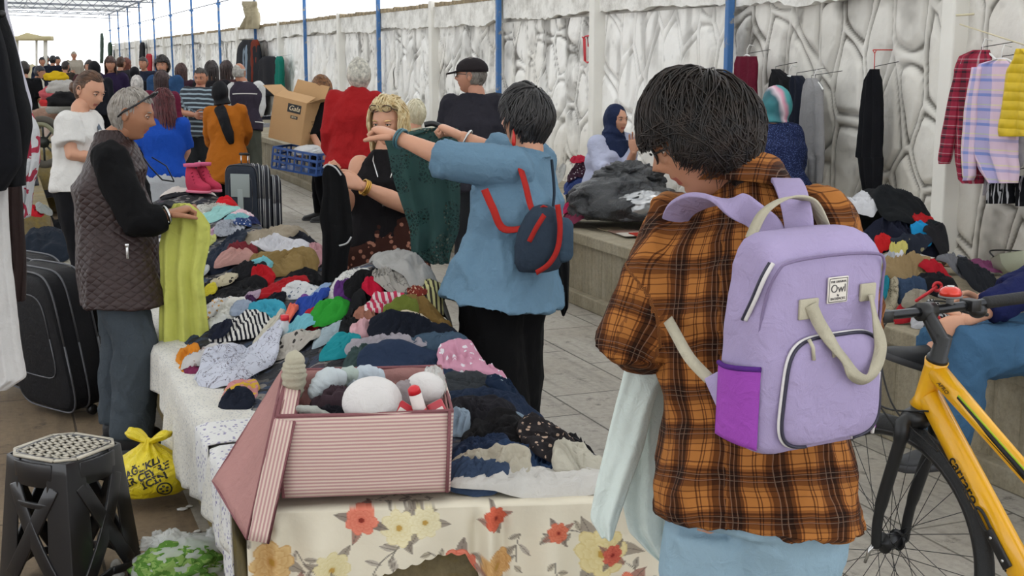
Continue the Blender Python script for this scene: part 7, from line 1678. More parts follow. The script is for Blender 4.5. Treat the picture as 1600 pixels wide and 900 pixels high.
# suitcases in the aisle behind the heap
for i, (px, w_, lab, hnd) in enumerate(((384, .34, 'navy suitcase with a pale grey H-shaped panel facing us in the aisle', True), (400, .30, 'dark suitcase with a silver edge right of the navy one', False), (414, .30, 'dark suitcase with a silver edge, third in the aisle row', False), (430, .30, 'smallest dark suitcase at the right end of the aisle row', False))):
    d = 12.2+i*.05; C = at(px, 300, d); h_ = (.62, .62, .60, .50)[i]; C.z = h_/2+.03
    root, R = suitcase(C, horiz(.96, -.28) if i == 0 else horiz(.25, -.97), V(0, 0, 1), w_, h_, .20 if i == 0 else .10, ('2f3540', '30333d', '33353d', '2b2d36')[i], lab, edge='a8aaac' if i else None, handle=hnd, group=None)
    if i == 0:
        b = MB(); rbox(b, C+R @ V(0, -.104, .12), (.20, .012, .22), R, 5, 24, .004); rbox(b, C+R @ V(0, -.106, -.08), (.06, .014, .34), R, 5, 24, .004); b.build('grey_panel', plain('grey_print', '8b9492', .5), root)
def boot(c, f, lab):
    f = Vector(f).normalized(); r_ = V(f.y, -f.x, 0); root = thing('snow_boot', lab, 'boot', c, 'pink snow boots'); m_ = fabric('c8405c'); b = MB(); out = []
    P = lambda a, b_, z: Vector(c)+(r_*a+f*b_+V(0, 0, z))*.82
    for y, w_, z0, z1 in ((-.07, .035, .02, .24), (-.05, .05, 0, .25), (.0, .052, 0, .25), (.03, .052, 0, .22), (.06, .05, 0, .13), (.11, .05, 0, .10), (.16, .046, 0, .085), (.19, .02, .01, .06)): out.append([tuple(P(w_*math.cos(t), y, (z0+z1)/2+(z1-z0)/2*math.sin(t))) for t in [2*PI*j/20 for j in range(20)]])
    b.rings(out); A = b.arr(); A = A+.004*fbm(A*30, 2)[:, None]; b.setarr(A); b.build('boot_body', m_, root, sub=1)
    b = MB(); b.tube([P(0, -.01, .235), P(0, -.01, .262)], [.062, .066], 20); b.build('fur_collar', fabric('e06a90'), root)
    b = MB(); b.rings([[tuple(P(w_*math.cos(t)*1.08, .055+.14*math.sin(t), z)) for t in [2*PI*j/24 for j in range(24)]] for z, w_ in ((-.004, .052), (.02, .052))]); b.build('sole', plain('pink_rubber', 'd07088', .6), root)
    b = MB()
    for k in range(4): z = .10+.03*k; b.tube([P(-.054, .05-.01*k, z-.012), P(0, .085-.018*k, z+.006), P(.054, .05-.01*k, z-.012)], .004, 6)
    b.build('lace', fabric('8f2440'), root)
for i, (px, py) in enumerate(((303, 300), (320, 298))):
    q = PI_.hit(px, py); boot(q, horiz(.85, -.4), ('pink snow boot standing at the far end of the counter, nearer one', 'pink snow boot behind the nearer one at the far end of the counter')[i]); COL.objects
# crate and cardboard box carried by the woman in black
def crate_and_box():
    c = at(474, 250, 12.7); ex = horiz(.93, -.36); ey = V(-ex.y, ex.x, 0); R = basis(ex, ey, V(0, 0, 1)) @ Matrix.Rotation(.13, 3, 'Y'); root = thing('plastic_crate', 'blue plastic crate held by the woman in black beside the platform', 'crate', c); m_ = plain('blue_plastic', '2c4f8c', .4)
    W_, D_, H_ = .50, .34, .20; b = MB()
    for s_ in (-1, 1):
        for z in (-H_/2, -H_/6, H_/6, H_/2): b.box(c+R @ V(0, s_*D_/2, z), (W_, .01, .022), R); b.box(c+R @ V(s_*W_/2, 0, z), (.01, D_, .022), R)
        for k in range(7): b.box(c+R @ V(-W_/2+W_*k/6, s_*D_/2, 0), (.016, .01, H_), R)
        for k in range(5): b.box(c+R @ V(s_*W_/2, -D_/2+D_*k/4, 0), (.01, .016, H_), R)
    b.build('basket', m_, root, smooth=False); b = MB(); b.box(c-R @ V(0, 0, H_/2), (W_, D_, .008), R); b.build('base', m_, root, smooth=False)
    o = blob(c+R @ V(.06, -.02, .09), (.16, .13, .07), 3, .15, 2.2).build('white_bag', fabric('dcdcdc')); tag(o, 'white plastic bag lying in the blue crate', 'bag')
    c2 = at(463, 187, 12.8); Rb = basis(ex, ey, V(0, 0, 1)) @ Matrix.Rotation(.20, 3, 'Y'); root = thing('cardboard_box', 'open cardboard box with black label carried on the blue crate', 'box', c2); W2, D2, H2 = .37, .34, .42; mk = plain('cardboard', 'b58f63', .8, var=.08, bs=.1); b = MB()
    for s_ in (-1, 1): b.box(c2+Rb @ V(0, s_*D2/2, 0), (W2, .006, H2), Rb); b.box(c2+Rb @ V(s_*W2/2, 0, 0), (.006, D2, H2), Rb)
    b.box(c2-Rb @ V(0, 0, H2/2), (W2, D2, .006), Rb); b.build('carton', mk, root, smooth=False)
    for ang, yy in ((-.4, 1), (-1.25, -1)):
        b = MB(); hg = c2+Rb @ V(0, yy*D2/2, H2/2); Rf = Rb @ Matrix.Rotation(ang, 3, 'X'); b.box(hg+Rf @ V(0, 0, .085), (W2, .005, .17), Rf); b.build('flap', mk, root, smooth=False)
    for s_ in (-1, 1): b = MB(); hg = c2+Rb @ V(s_*W2/2, 0, H2/2); Rf = Rb @ Matrix.Rotation(s_*1.1, 3, 'Y'); b.box(hg+Rf @ V(0, 0, .08), (.005, D2, .16), Rf); b.build('flap', mk, root, smooth=False)
    fn_ = c2-Rb @ V(0, D2/2+.005, 0); up = Rb @ V(0, 0, 1); ex2 = Rb @ V(1, 0, 0)
    b = MB(); b.box(fn_+ex2*.06+up*.13, (.15, .002, .085), Rb); b.box(fn_+ex2*.07+up*.045, (.08, .002, .03), Rb); b.build('black_label', dark_paint, root, smooth=False); wt = plain('label_letters', 'dccaa8', .6)
    text('Gala', fn_+ex2*.06+up*.13-Rb @ V(0, .002, 0), ex2, up, .07, wt, root, shear=.3); text('BOX', fn_+ex2*.07+up*.045-Rb @ V(0, .002, 0), ex2, up, .026, wt, root)
    for k, (s_, dz) in enumerate((('8 4 10', .02), ('55', -.01), ('2 9 4 3 1 5', -.09))): text(s_, c2+Rb @ V(W2/2+.005, 0, dz), -(Rb @ V(0, -1, 0)), up, .024, plain('carton_print', '6a5236', .7), root)
crate_and_box()

# ------------------------------------------------------------------ held clothes
rowcloth('lime_cloth', 'lime green linen garment held up by the man in the maroon vest', 'clothing', [(318, 272, 296), (335, 262, 318), (352, 256, 329), (385, 248, 327), (430, 250, 318), (480, 250, 322), (520, 248, 327), (541, 247, 330)], dfn(5.44), back, fabric('dfe276', trl=.15), T=.035, amp=.026, nf=6, seed=8, ends=.6)
def green_lace():
    N = NT('green_lace'); vec = N.coord(); N.col(N.mix(N.noise(vec, 12, 3), lin('10302f'), lin('1b4540'))); N.b.inputs['Roughness'].default_value = .8
    v = N.n('TexVoronoi'); v.inputs['Scale'].default_value = 60; v.feature = 'DISTANCE_TO_EDGE'; N.l(vec, v.inputs['Vector']); patch = N.math('GREATER_THAN', N.noise(vec, 5, 2), .47); hole = N.math('GREATER_THAN', v.outputs['Distance'], .14); al = N.math('SUBTRACT', 1.0, N.math('MULTIPLY', N.math('MULTIPLY', hole, patch), .45)); N.l(al, N.b.inputs['Alpha']); return N.m
rowcloth('lace_garment', 'dark green lace garment held up by the woman in the denim shirt', 'clothing', [(200, 662, 716), (215, 600, 716), (232, 604, 716), (270, 612, 718), (320, 628, 719), (360, 640, 718), (395, 643, 704), (412, 672, 702)], dfn(5.55), back, green_lace(), T=.035, amp=.018, nf=5, seed=12, ends=.6)
b = MB(); b.tube(spline([at(663, 195, 5.5), at(676, 193, 5.5), at(690, 198, 5.5)]), .012, 8); o = b.build('hanger_bar', black_plastic); o.name = 'clothes_hanger'; tag(o, 'black hanger bar at the top of the dark green lace garment', 'hanger')
rowcloth('black_garment', 'black jersey garment held up by the blonde woman', 'clothing', [(258, 508, 526), (275, 503, 540), (300, 505, 545), (340, 499, 550), (365, 503, 552), (400, 504, 544), (440, 502, 541), (455, 500, 540)], dfn(6.05), back, fabric('121214'), T=.05, amp=.014, nf=4, seed=14, ends=.6)
b = MB(); b.tube(spline([at(505, 262, 6.0), at(512, 257, 6.0), at(524, 262, 6.0), at(533, 274, 6.0)]), .004, 6); b.tube(spline([at(530, 384, 6.0), at(542, 380, 6.0), at(549, 370, 6.0)]), .004, 6); sg = b.build('white_trim', fabric('d8d8d8'), bpy.data.objects['black_garment']); sg.matrix_parent_inverse = Matrix.Translation(-bpy.data.objects['black_garment'].location)
def mint():
    root = thing('mint_garment', 'pale mint green garment dangling from the hands of the person in the checked shirt', 'clothing', at(990, 860, 2.62)); m_ = fabric('e6f2ec')
    rowcloth('garment_body', '', '', [(508, 1030, 1070), (560, 998, 1068), (620, 985, 1062), (680, 980, 1058), (730, 978, 1062), (790, 974, 1068), (830, 982, 1064), (862, 1012, 1060), (882, 1036, 1054)], dfn(2.64), back, m_, T=.03, amp=.010, nf=4, seed=3, ends=.6, parent=root)
    rowcloth('sleeve', '', '', [(520, 1022, 1060), (570, 978, 1046), (630, 962, 1022), (700, 946, 1005), (760, 930, 984), (810, 922, 966), (838, 938, 958)], dfn(2.58), back, m_, T=.04, amp=.008, nf=2, seed=6, ends=.6, parent=root)
mint()
# small red and grey backpack on the denim woman
def shoulder_bag():
    c = at(842, 372, 4.74); n = horiz(.55, -.83); rt = V(-n.y, n.x, 0); rt = rt if rt.dot(cR) > 0 else -rt; R = basis(rt, n, V(0, 0, 1)); root = thing('shoulder_bag', 'small slate blue and red backpack hanging on the denim shirt woman', 'bag', c-V(0, 0, .16)); ms = fabric('33404f'); mr = fabric('b8302a')
    b = MB(); out = []
    for z, w_, d_, ox in ((-.125, .05, .05, .0), (-.118, .085, .08, 0), (-.09, .10, .10, 0), (-.03, .105, .11, .005), (.03, .095, .10, .01), (.08, .070, .08, .015), (.115, .040, .055, .02), (.125, .015, .02, .02)): out.append([tuple(c+R @ V(ox+w_*math.copysign(abs(math.cos(t))**.8, math.cos(t)), d_*.6*math.sin(t), z)) for t in [2*PI*j/32 for j in range(32)]])
    b.rings(out); A = b.arr(); A = A+.005*fbm(A*18, 2)[:, None]; b.setarr(A); b.build('bag_body', ms, root)
    b = MB(); rbox(b, c+R @ V(.085, .02, -.01), (.075, .10, .17), R, 3, 28, .03); b.build('side_pocket', fabric('3f5264'), root)
    b = MB(); ribbon(b, spline([c+R @ V(.03, .075, .13), c+R @ V(.035, .085, .05), c+R @ V(.025, .085, -.03), c+R @ V(-.01, .08, -.085), c+R @ V(-.06, .07, -.115)]), rt, .022, .004); b.build('red_trim', mr, root)
    b = MB(); ribbon(b, spline([c+R @ V(-.025, .07, .095), c+R @ V(-.06, .07, .05), c+R @ V(-.085, .06, .0)]), rt, .02, .004); b.build('red_trim', mr, root)
    b = MB(); ribbon(b, spline([c+R @ V(.01, .03, .12), at(833, 330, 4.74), at(820, 285, 4.78), at(806, 240, 4.84)]), rt+V(0, 0, -.3), .028, .004); b.build('shoulder_strap', mr, root)
    b = MB(); ribbon(b, spline([c+R @ V(-.04, .02, .05), at(788, 358, 4.75), at(770, 325, 4.76), at(757, 296, 4.78)]), V(0, 0, 1)+rt, .028, .004); b.build('shoulder_strap', mr, root)
    b = MB(); b.tube(spline([at(862, 250, 4.9), at(866, 300, 4.85), at(862, 340, 4.78), c+R @ V(.06, .02, .10)]), .006, 6); b.build('cord', fabric('2a3440'), root)
shoulder_bag()
rowcloth('black_jacket', 'black jacket folded over behind the denim shirt woman', 'clothing', [(380, 866, 886), (410, 862, 890), (450, 868, 889), (480, 874, 888), (492, 878, 882)], dfn(5.05), back, fabric('131315'), T=.06, amp=.008, seed=15)

# ------------------------------------------------------------------ clothes hanging along the wall
def wfn(x=WALLX-.20): return lambda px, py: ax(px, py, x)
wn = V(-1, 0, 0)
def hanger(pxc, py, x, w_=.20, col='e2e2e0', parent=None, lab='white hanger on the wall'):
    p = ax(pxc, py, x); b = MB(); b.tube(spline([p+V(0, -w_, -.05), p+V(0, -w_*.5, -.01), p, p+V(0, w_*.5, -.01), p+V(0, w_, -.05)]), .006, 6); b.tube([p, p+V(0, 0, .04), p+V(.03, .02, .07), p+V(.06, .0, .06)], .003, 6); o = b.build('hanger', plain('hanger_plastic', col, .4), parent); return o
def hook(p, parent, to=None):
    b = MB(); q = Vector(to) if to is not None else V(WALLX-.02, p.y, p.z+.03); b.tube([q, q.lerp(p, .6), p, p-V(0, 0, .04)], .0022, 5); o = b.build('hook', dark_paint, parent); return o
def hung(name, lab, rows, mat, x=WALLX-.20, hx=None, cat='clothing', seed=1, sleeves=(), extra=None, T=.06, amp=.014, nf=5, hc='e2e2e0'):
    top = rows[0]; root = thing(name, lab, cat, ax((top[1]+top[2])/2, rows[-1][0], x)); rowcloth('garment_body', '', '', rows, wfn(x), wn, mat, T=T, amp=amp, nf=nf, seed=seed, parent=root, ends=.7)
    hook(ax((top[1]+top[2])/2, top[0]-4, x), root)
    for s_ in sleeves: rowcloth('sleeve', '', '', s_, wfn(x-.03), wn, mat, T=.05, amp=.008, nf=2, seed=seed+3, parent=root, ends=.7)
    if hx: hanger(hx[0], hx[1], x, hx[2] if len(hx) > 2 else .12, hc, root)
    return root
hung('maroon_dress', 'maroon dress hanging beside the blue pole', [(88, 1152, 1181), (100, 1149, 1183), (140, 1148, 1182), (185, 1150, 1184), (200, 1156, 1182)], fabric('6b1a30'), hx=(1167, 86, .07), seed=3, x=WALLX-.22)
hung('black_garment', 'black garment on a white hanger left of the grey cardigan', [(108, 1208, 1216), (125, 1203, 1240), (150, 1200, 1245), (240, 1205, 1248), (280, 1210, 1244)], fabric('17181c'), hx=(1233, 119, .12), seed=5)
hung('navy_jacket', 'navy jacket hanging next to the grey cardigan', [(118, 1240, 1250), (130, 1235, 1262), (200, 1236, 1262), (270, 1240, 1258)], fabric('1d2230'), seed=6, x=WALLX-.24)
hung('grey_cardigan', 'light grey long cardigan hanging on the wall', [(122, 1262, 1274), (135, 1256, 1284), (180, 1252, 1286), (240, 1248, 1287), (250, 1262, 1286), (286, 1262, 1283)], fabric('a2a1a3'), hx=(1272, 127, .10), seed=8, x=WALLX-.27)
hung('black_trousers', 'long black trousers hanging alone from a red string in the middle of the wall', [(108, 1362, 1372), (125, 1352, 1376), (170, 1346, 1379), (245, 1338, 1378), (247, 1343, 1378), (300, 1350, 1376), (312, 1352, 1374)], fabric('131419'), seed=9)
b = MB(); p = ax(1367, 78, WALLX-.16); q = ax(1366, 108, WALLX-.2); b.tube([p+V(0, -.015, 0), p+V(0, 0, -.02), q], .003, 5); b.tube([p+V(0, .02, 0), p+V(0, 0, -.02)], .003, 5); b.tube([p+V(-.01, 0, 0), p+V(.14, 0, 0)], .004, 5); o = b.build('red_string', plain('red_cord', 'c8433c', .6)); tag(o, 'thin red string tied to the wall above the long black trousers', 'string')
mU = [(0, lin('8a2038')), (.42, lin('30141e')), (.55, lin('8a2038')), (.62, lin('d0b8bc')), (.67, lin('8a2038'))]
def check_mat(name, a, b_, c, per=.055):
    N = NT(name); at_ = N.coord('cu'); sx = N.n('SeparateXYZ'); N.l(at_, sx.inputs[0]); f = [N.math('FRACT', N.math('DIVIDE', sx.outputs[i], per)) for i in (0, 1)]
    r1 = N.ramp(f[0], [(0, lin(a)), (.40, lin(b_)), (.60, lin(a)), (.80, lin(c)), (.88, lin(a))], 'CONSTANT'); r2 = N.ramp(f[1], [(0, lin(a)), (.40, lin(b_)), (.60, lin(a)), (.80, lin(c)), (.88, lin(a))], 'CONSTANT'); N.col(N.mix(.5, r1, r2)); N.b.inputs['Roughness'].default_value = .9; return N.m
hung('plaid_shirt', 'red and black checked shirt hanging by the white post', [(78, 1522, 1545), (88, 1500, 1548), (110, 1492, 1548), (160, 1488, 1545), (210, 1492, 1542), (255, 1494, 1538), (280, 1498, 1536), (287, 1508, 1534)], check_mat('red_check', '9c2440', '2c1622', 'd8c0c4', .05), hx=(1535, 82, .12), seed=11, x=WALLX-.24, sleeves=([(100, 1498, 1506), (150, 1484, 1500), (210, 1472, 1492), (248, 1467, 1485), (256, 1468, 1482)],), cat='shirt')
hung('pastel_shirt', 'pastel checked shirt in pink, blue and yellow hanging on a white hanger', [(92, 1560, 1572), (100, 1530, 1580), (130, 1520, 1590), (190, 1514, 1590), (240, 1516, 1590), (262, 1530, 1592), (286, 1546, 1590)], check_mat('pastel_check', 'dcc2d6', '7f8fcc', 'dede88', .075), hx=(1565, 92, .12), seed=12, x=WALLX-.30, sleeves=([(105, 1520, 1535), (160, 1510, 1528), (230, 1503, 1524), (275, 1506, 1522), (282, 1508, 1518)],), cat='shirt')
hung('yellow_vest', 'yellow padded vest hanging at the right edge', [(76, 1590, 1612), (90, 1585, 1640), (108, 1575, 1645), (150, 1568, 1645), (200, 1560, 1648), (213, 1560, 1648)], quilt('yellow_quilting', 'd8b81c', .045, False), seed=13, x=WALLX-.36, cat='vest')
hung('grey_dress', 'pale grey garment hanging partly hidden by the pastel shirt', [(200, 1536, 1600), (255, 1540, 1600), (300, 1540, 1556), (305, 1542, 1552)], fabric('b8b4ba'), seed=14, x=WALLX-.20)
for i, (a, b_) in enumerate(((1544, 1584), (1588, 1640))):
    hung('checked_skirt', ('black skirt with a white grid hanging below the pastel shirt', 'black skirt with a white grid at the right edge below the yellow vest')[i], [(275, a+1, b_-1), (300, a, b_), (318+4*i, a, b_)], fabric('15161a', 'grid', 'c8c8cc', 1), seed=16+i, x=WALLX-.22, cat='skirt')
b = MB(); b.tube([ax(1500, 38, WALLX-.15), ax(1600, 70, WALLX-.15)], .004, 6); b.tube([ax(1494, 24, WALLX-.16), ax(1522, 22, WALLX-.12)], .006, 6); o = b.build('clothesline', plain('cord', 'd8cfb0', .7)); tag(o, 'cord tied round the white post and running to the right', 'cord')
# the red number painted on the wall
Mr = plain('red_marker', 'cf4048', .6); g = []
def wline(pts, nm): 
    b = MB(); b.tube([ax(px, py, WALLX-.10) for px, py in pts], .0075, 6); return b
b = wline([(912, 60), (913, 95), (915, 96), (914, 60)], 'n'); b.tube([ax(px, py, WALLX-.10) for px, py in ((929, 56), (918, 57), (919, 72), (928, 74), (929, 92), (918, 98), (915, 96))], .0075, 6); b.tube([ax(px, py, WALLX-.10) for px, py in ((910, 58), (912, 60), (914, 57), (929, 54))], .0075, 6)
o = b.build('painted_number', Mr); tag(o, 'number 15 daubed in red on the white wall', 'graffiti')
# clothes racks far along the wall
FAR = [((370, 408, 62, 190), 'long dark garments hanging on the far rack, left part', '1a1c24'), ((383, 392, 70, 150), 'pale blue garment on the far rack', '8c9cac'), ((392, 404, 62, 128), 'rust brown garment on the far rack', '7a3220'), ((405, 436, 88, 150), 'black tops hanging in a bunch beside the far rack', '1a1a22'), ((433, 441, 88, 146), 'rolled teal cloth standing beside the far rack', '1f8070'), ((219, 226, 66, 108), 'black garment hanging far down the wall', '15161c'), ((229, 237, 84, 112), 'red garment hanging far down the wall', 'c02c38'), ((170, 174, 66, 98), 'dark green garment at the far end of the wall', '24402f'), ((157.5, 160.5, 52, 99), 'narrow dark green pole standing leftmost at the far end of the wall', '2a3a30'), ((246, 252, 90, 118), 'navy garment hanging far down the wall beside the red one', '1c2234')]  # the narrow leftmost strip is a pole, built like the hanging cloths
for i, ((x0, x1, y0, y1), lab, c) in enumerate(FAR):
    x = WALLX-.24; o = rowcloth('hanging_garment', lab, 'clothing', [(y0, x0+(x1-x0)*.25, x1-(x1-x0)*.25), (y0+(y1-y0)*.12, x0, x1), ((y0+y1)/2, x0, x1), (y1, x0+1, x1-1)], wfn(x), wn, fabric(c), T=.12, amp=.03, nf=4, seed=30+i, n=24, sub=6); hook(ax((x0+x1)/2, y0, x), o)
o = rowcloth('draped_net', 'pale beige net bunched at the top of the wall above the far rack', 'net', [(2, 378, 400), (12, 382, 400), (25, 388, 402), (45, 376, 404)], wfn(WALLX-.2), wn, fabric('b4a98c'), T=.15, amp=.05, nf=6, seed=50, n=30)
# goods on the platform by the rack
PP = Pile(PLZ, [], lambda X, Y: np.minimum(X-PLX+.0, 9), (PLX-.05, WALLX, 4.0, 24))
GP = """
402 436 118 190|23242e|heaped_bags|dark bags heaped on the platform below the far rack
400 440 168 200|8e8e92|crate_of_goods|grey crate of goods on the platform beside the cardboard box
404 436 150 172|c8c8cc|printed_box|white printed box on the dark bags
"""
run_list(GP, PP, 800)
# ---- heap on the near platform, right of the backpack
PR = Pile(PLZ, [(az(1400, 380, .75).x-.1, az(1400, 380, .75).y, .50, .34, .42), (az(1500, 420, .6).x-.1, az(1500, 420, .6).y, .14, .5, .5), (az(950, 345, .6).x+.1, az(950, 330, .6).y, .10, .4, .7), (4.2, 5.2, .06, .6, 1.6), (4.62, 9.9, .34, .36, .8)], lambda X, Y: X-PLX-.02, (PLX-.2, WALLX-.10, 3.2, 11.5))
GR = """
1300 1352 308 352|d6d6da|white_bedding|white bedding behind the tall black heap
1330 1462 330 392|1c1f30|navy_coat|navy coat hanging over the front of the tall heap
1345 1458 284 345|15181b|black_coat|black coat crowning the tall heap on the platform
1425 1476 342 362|b01c22|red_jacket|red jacket peeking from the right side of the tall heap
1425 1478 354 372|1a2226|dark_green_shirt|dark green shirt under the red jacket in the tall heap
1424 1456 355 378|1f8fc8|sky_blue_towel|bright sky blue cloth at the right of the navy coat
1440 1480 358 385|26262a|black_lace_shirt|black patterned shirt right of the sky blue cloth
1365 1392 376 398|c32124|red_shirt|bright red shirt beside the backpack on the platform
1392 1450 376 402|2a2f3c,floral,8a8468,.8|flowered_dress|dark flowered dress with pale vines behind the yellow cloth
1440 1575 366 408|4a3a2e,camo,a08468,1|camouflage_jacket|brown camouflage patterned jacket lying in front of the white post
1508 1572 390 420|84466c|mauve_jumper|mauve jumper at the right of the camouflage jacket
1388 1418 386 410|cfc470|yellow_cloth|pale yellow cloth below the flowered dress
1392 1412 402 424|dfe0ea|white_strap_shirt|white strap cloth below the yellow one
1370 1396 400 450|b0b4bc|pale_grey_cloth|pale grey cloth right next to the backpack
1380 1460 404 450|a48c66|beige_trousers|beige trousers in the middle of the platform heap
1436 1494 416 440|b41c2c|red_frilled_blouse|red frilled blouse right of the beige trousers
1460 1536 404 432|75767c|grey_strap_shirt|grey strapped cloth above the red frilled blouse
1510 1548 410 432|9a9aa6|silver_grey_cloth|silver grey cloth left of the round basket
1490 1560 412 452|22252b|charcoal_jacket|charcoal jacket left of the seated person's navy sleeve
1436 1500 436 464|1c1d22|black_shirt|black shirt below the red frilled blouse
1400 1445 440 480|3a4c66|blue_jeans|blue jeans below the beige trousers
1368 1402 440 495|b8ae96,lines,77705c,1|printed_cushion|beige printed cloth at the left behind the handlebar
1376 1388 440 470|1f7f92|teal_cloth|teal cloth squeezed beside the backpack
1400 1465 465 500|b02630|red_shoes_strap|red plastic sandals and cloth near the bell
1410 1450 460 482|9c9484|grey_sandal_cloth|grey cloth in front of the red sandals
1445 1490 475 505|d6d6d6,stripe,17181c,.8|striped_shirt|black and white striped shirt behind the red bell
1425 1470 488 512|c4c4c8|white_lace_cloth|white lace cloth below the striped shirt
1444 1510 496 530|17181b|black_trousers|black trousers at the edge of the platform behind the handlebar
870 925 295 322|17181e|black_jumper|black jumper on the platform beside the black rubbish bag
880 915 272 300|3a4a80|blue_cloth|blue cloth on the platform left of the seated lilac woman
888 920 252 280|3a2030,floral,c0b8c0,.6|patterned_scarf|dark patterned scarf left of the seated lilac woman
896 914 238 256|b81f3c|red_woollen_hat|red cloth on top of the heap beside the seated lilac woman
864 884 258 286|b8b8b4|white_cloth|white cloth beside the blue cloth on the platform
880 925 300 348|8a3a54|pink_grey_jumper|plum pink jumper left of the black rubbish bag
866 905 310 335|c02858|hot_pink_cloth|hot pink cloth at the platform edge behind the denim shirt woman
862 884 305 322|cfc4b4|cream_cloth|cream cloth at the platform edge behind the denim shirt woman
900 930 285 310|232a44|navy_jumper|navy jumper between the pink jumper and the rubbish bag
1018 1070 330 352|17181b|black_cloth|black cloth behind the shoulder of the person in the checked shirt
1000 1064 262 300|c9ccd0|white_plastic|white plastic between the seated woman and the checked shirt person
"""
run_list(GR, PR, 1000)
def rubbish_bag():
    c = PR.hit(965, 330); root = thing('rubbish_bag', 'big black plastic rubbish bag lying on the platform edge', 'bag', c); m_ = plastic('black_bag', '2c2e31', 1, .32)
    p = az(965, 358, PLZ); C = p+V(.10, .12, .15); b = blob(C, (.40, .36, .22), 5, .13, 1.6, crease=.9, n=90, m_=60); b.build('bag_body', m_, root); b = blob(at(985, 280, depth(C)+.1), (.27, .20, .13), 8, .25, 2, crease=1, n=60, m_=40); b.build('bag_folds', m_, root)
    o = blob(at(1012, 324, depth(C)-.24), (.22, .10, .11), 12, .2, 2.2, crease=1).build('silver_bag', plain('silver_foil', 'b9bbbd', .25, .6, bs=.8, bumpscale=22)); tag(o, 'shiny transparent silver bag lying in front of the black rubbish bag', 'bag')
    o = blob(at(1052, 335, depth(C)-.30), (.10, .10, .12), 14, .15, 2).build('white_bag', plastic('white_bag', 'd4d8d4', 1, .35)); tag(o, 'white plastic bag beside the checked shirt person shoulder', 'bag')
rubbish_bag()
for i, (x0, x1, y, c, lab) in enumerate(((938, 975, 358, 'c8b898', 'flattened beige cardboard under the rubbish bag'), (955, 1000, 362, 'a8887a', 'pinkish grey flat folded sheet on the platform edge'), (968, 1010, 366, 'd8d0c4', 'white flat folded sheet on the platform edge'), (988, 1016, 366, 'b83a2c', 'thin red folder at the platform edge beside the checked shirt'))):
    p = az(x0, y, PLZ+.005+.006*i); q = az(x1, y, PLZ+.005+.006*i); b = MB(); d = (q-p); b.box((p+q)/2, (d.length, .16, .006), Matrix.Rotation(math.atan2(d.y, d.x)+.3, 3, 'Z')); o = b.build('flat_sheet', fabric(c), smooth=False, bevel=.002); tag(o, lab, 'cardboard')
def basket():
    p = PR.hit(1590, 428); root = thing('round_basket', 'pale grey green round bowl-shaped basket at the right edge of the heap', 'basket', p); b = MB(); c = at(1600, 410, depth(p)-.05); R = basis(cR, V(cD.x, cD.y, 0).normalized(), V(0, 0, 1)) @ Matrix.Rotation(-.35, 3, 'X'); out = []
    for r, z in ((.06, -.07), (.11, -.055), (.145, -.015), (.155, .03), (.160, .032), (.150, .028), (.135, -.012), (.10, -.045), (.03, -.05)): out.append([tuple(c+R @ V(r*math.cos(t), r*math.sin(t)*(1), z)) for t in [2*PI*j/8+PI/8 for j in range(8)]])
    b.rings(out); b.build('bowl', plain('pale_green_plastic', 'b4b8a2', .45, bs=.2), root, bevel=.006); b = MB(); b.tube(spline([c+R @ V(-.15, 0, .03), c+R @ V(-.14, .05, .07), c+R @ V(0, .08, .075), c+R @ V(.15, .02, .05)]), .004, 6); b.build('cord', dark_paint, root)
basket()
# sandals
for i, (px, py, rt_, lab) in enumerate(((1440, 474, .35, 'red plastic sandal with a hole on the platform heap'), (1462, 505, -1.1, 'red strap hanging down at the platform edge behind the handlebar'))):
    p = PR.hit(px, py)+V(0, 0, .03); R = basis(cR, V(cD.x, cD.y, 0).normalized(), V(0, 0, 1)) @ Matrix.Rotation(-rt_, 3, 'Y'); b = MB(); b.tube(spline([p+R @ V(-.03, 0, -.01), p+R @ V(-.01, -.01, .0), p+R @ V(.03, -.01, .01), p+R @ V(.07, 0, .02)]), [.012]*24+[.016], 12, flat=.6); b.tube([p+R @ V(.075+.018*math.cos(t), -.004, .02+.018*math.sin(t)) for t in [2*PI*j/16 for j in range(17)]], .007, 8); o = b.build('red_sandal', plain('red_plastic', 'c4242e', .4)); tag(o, lab, 'sandal')

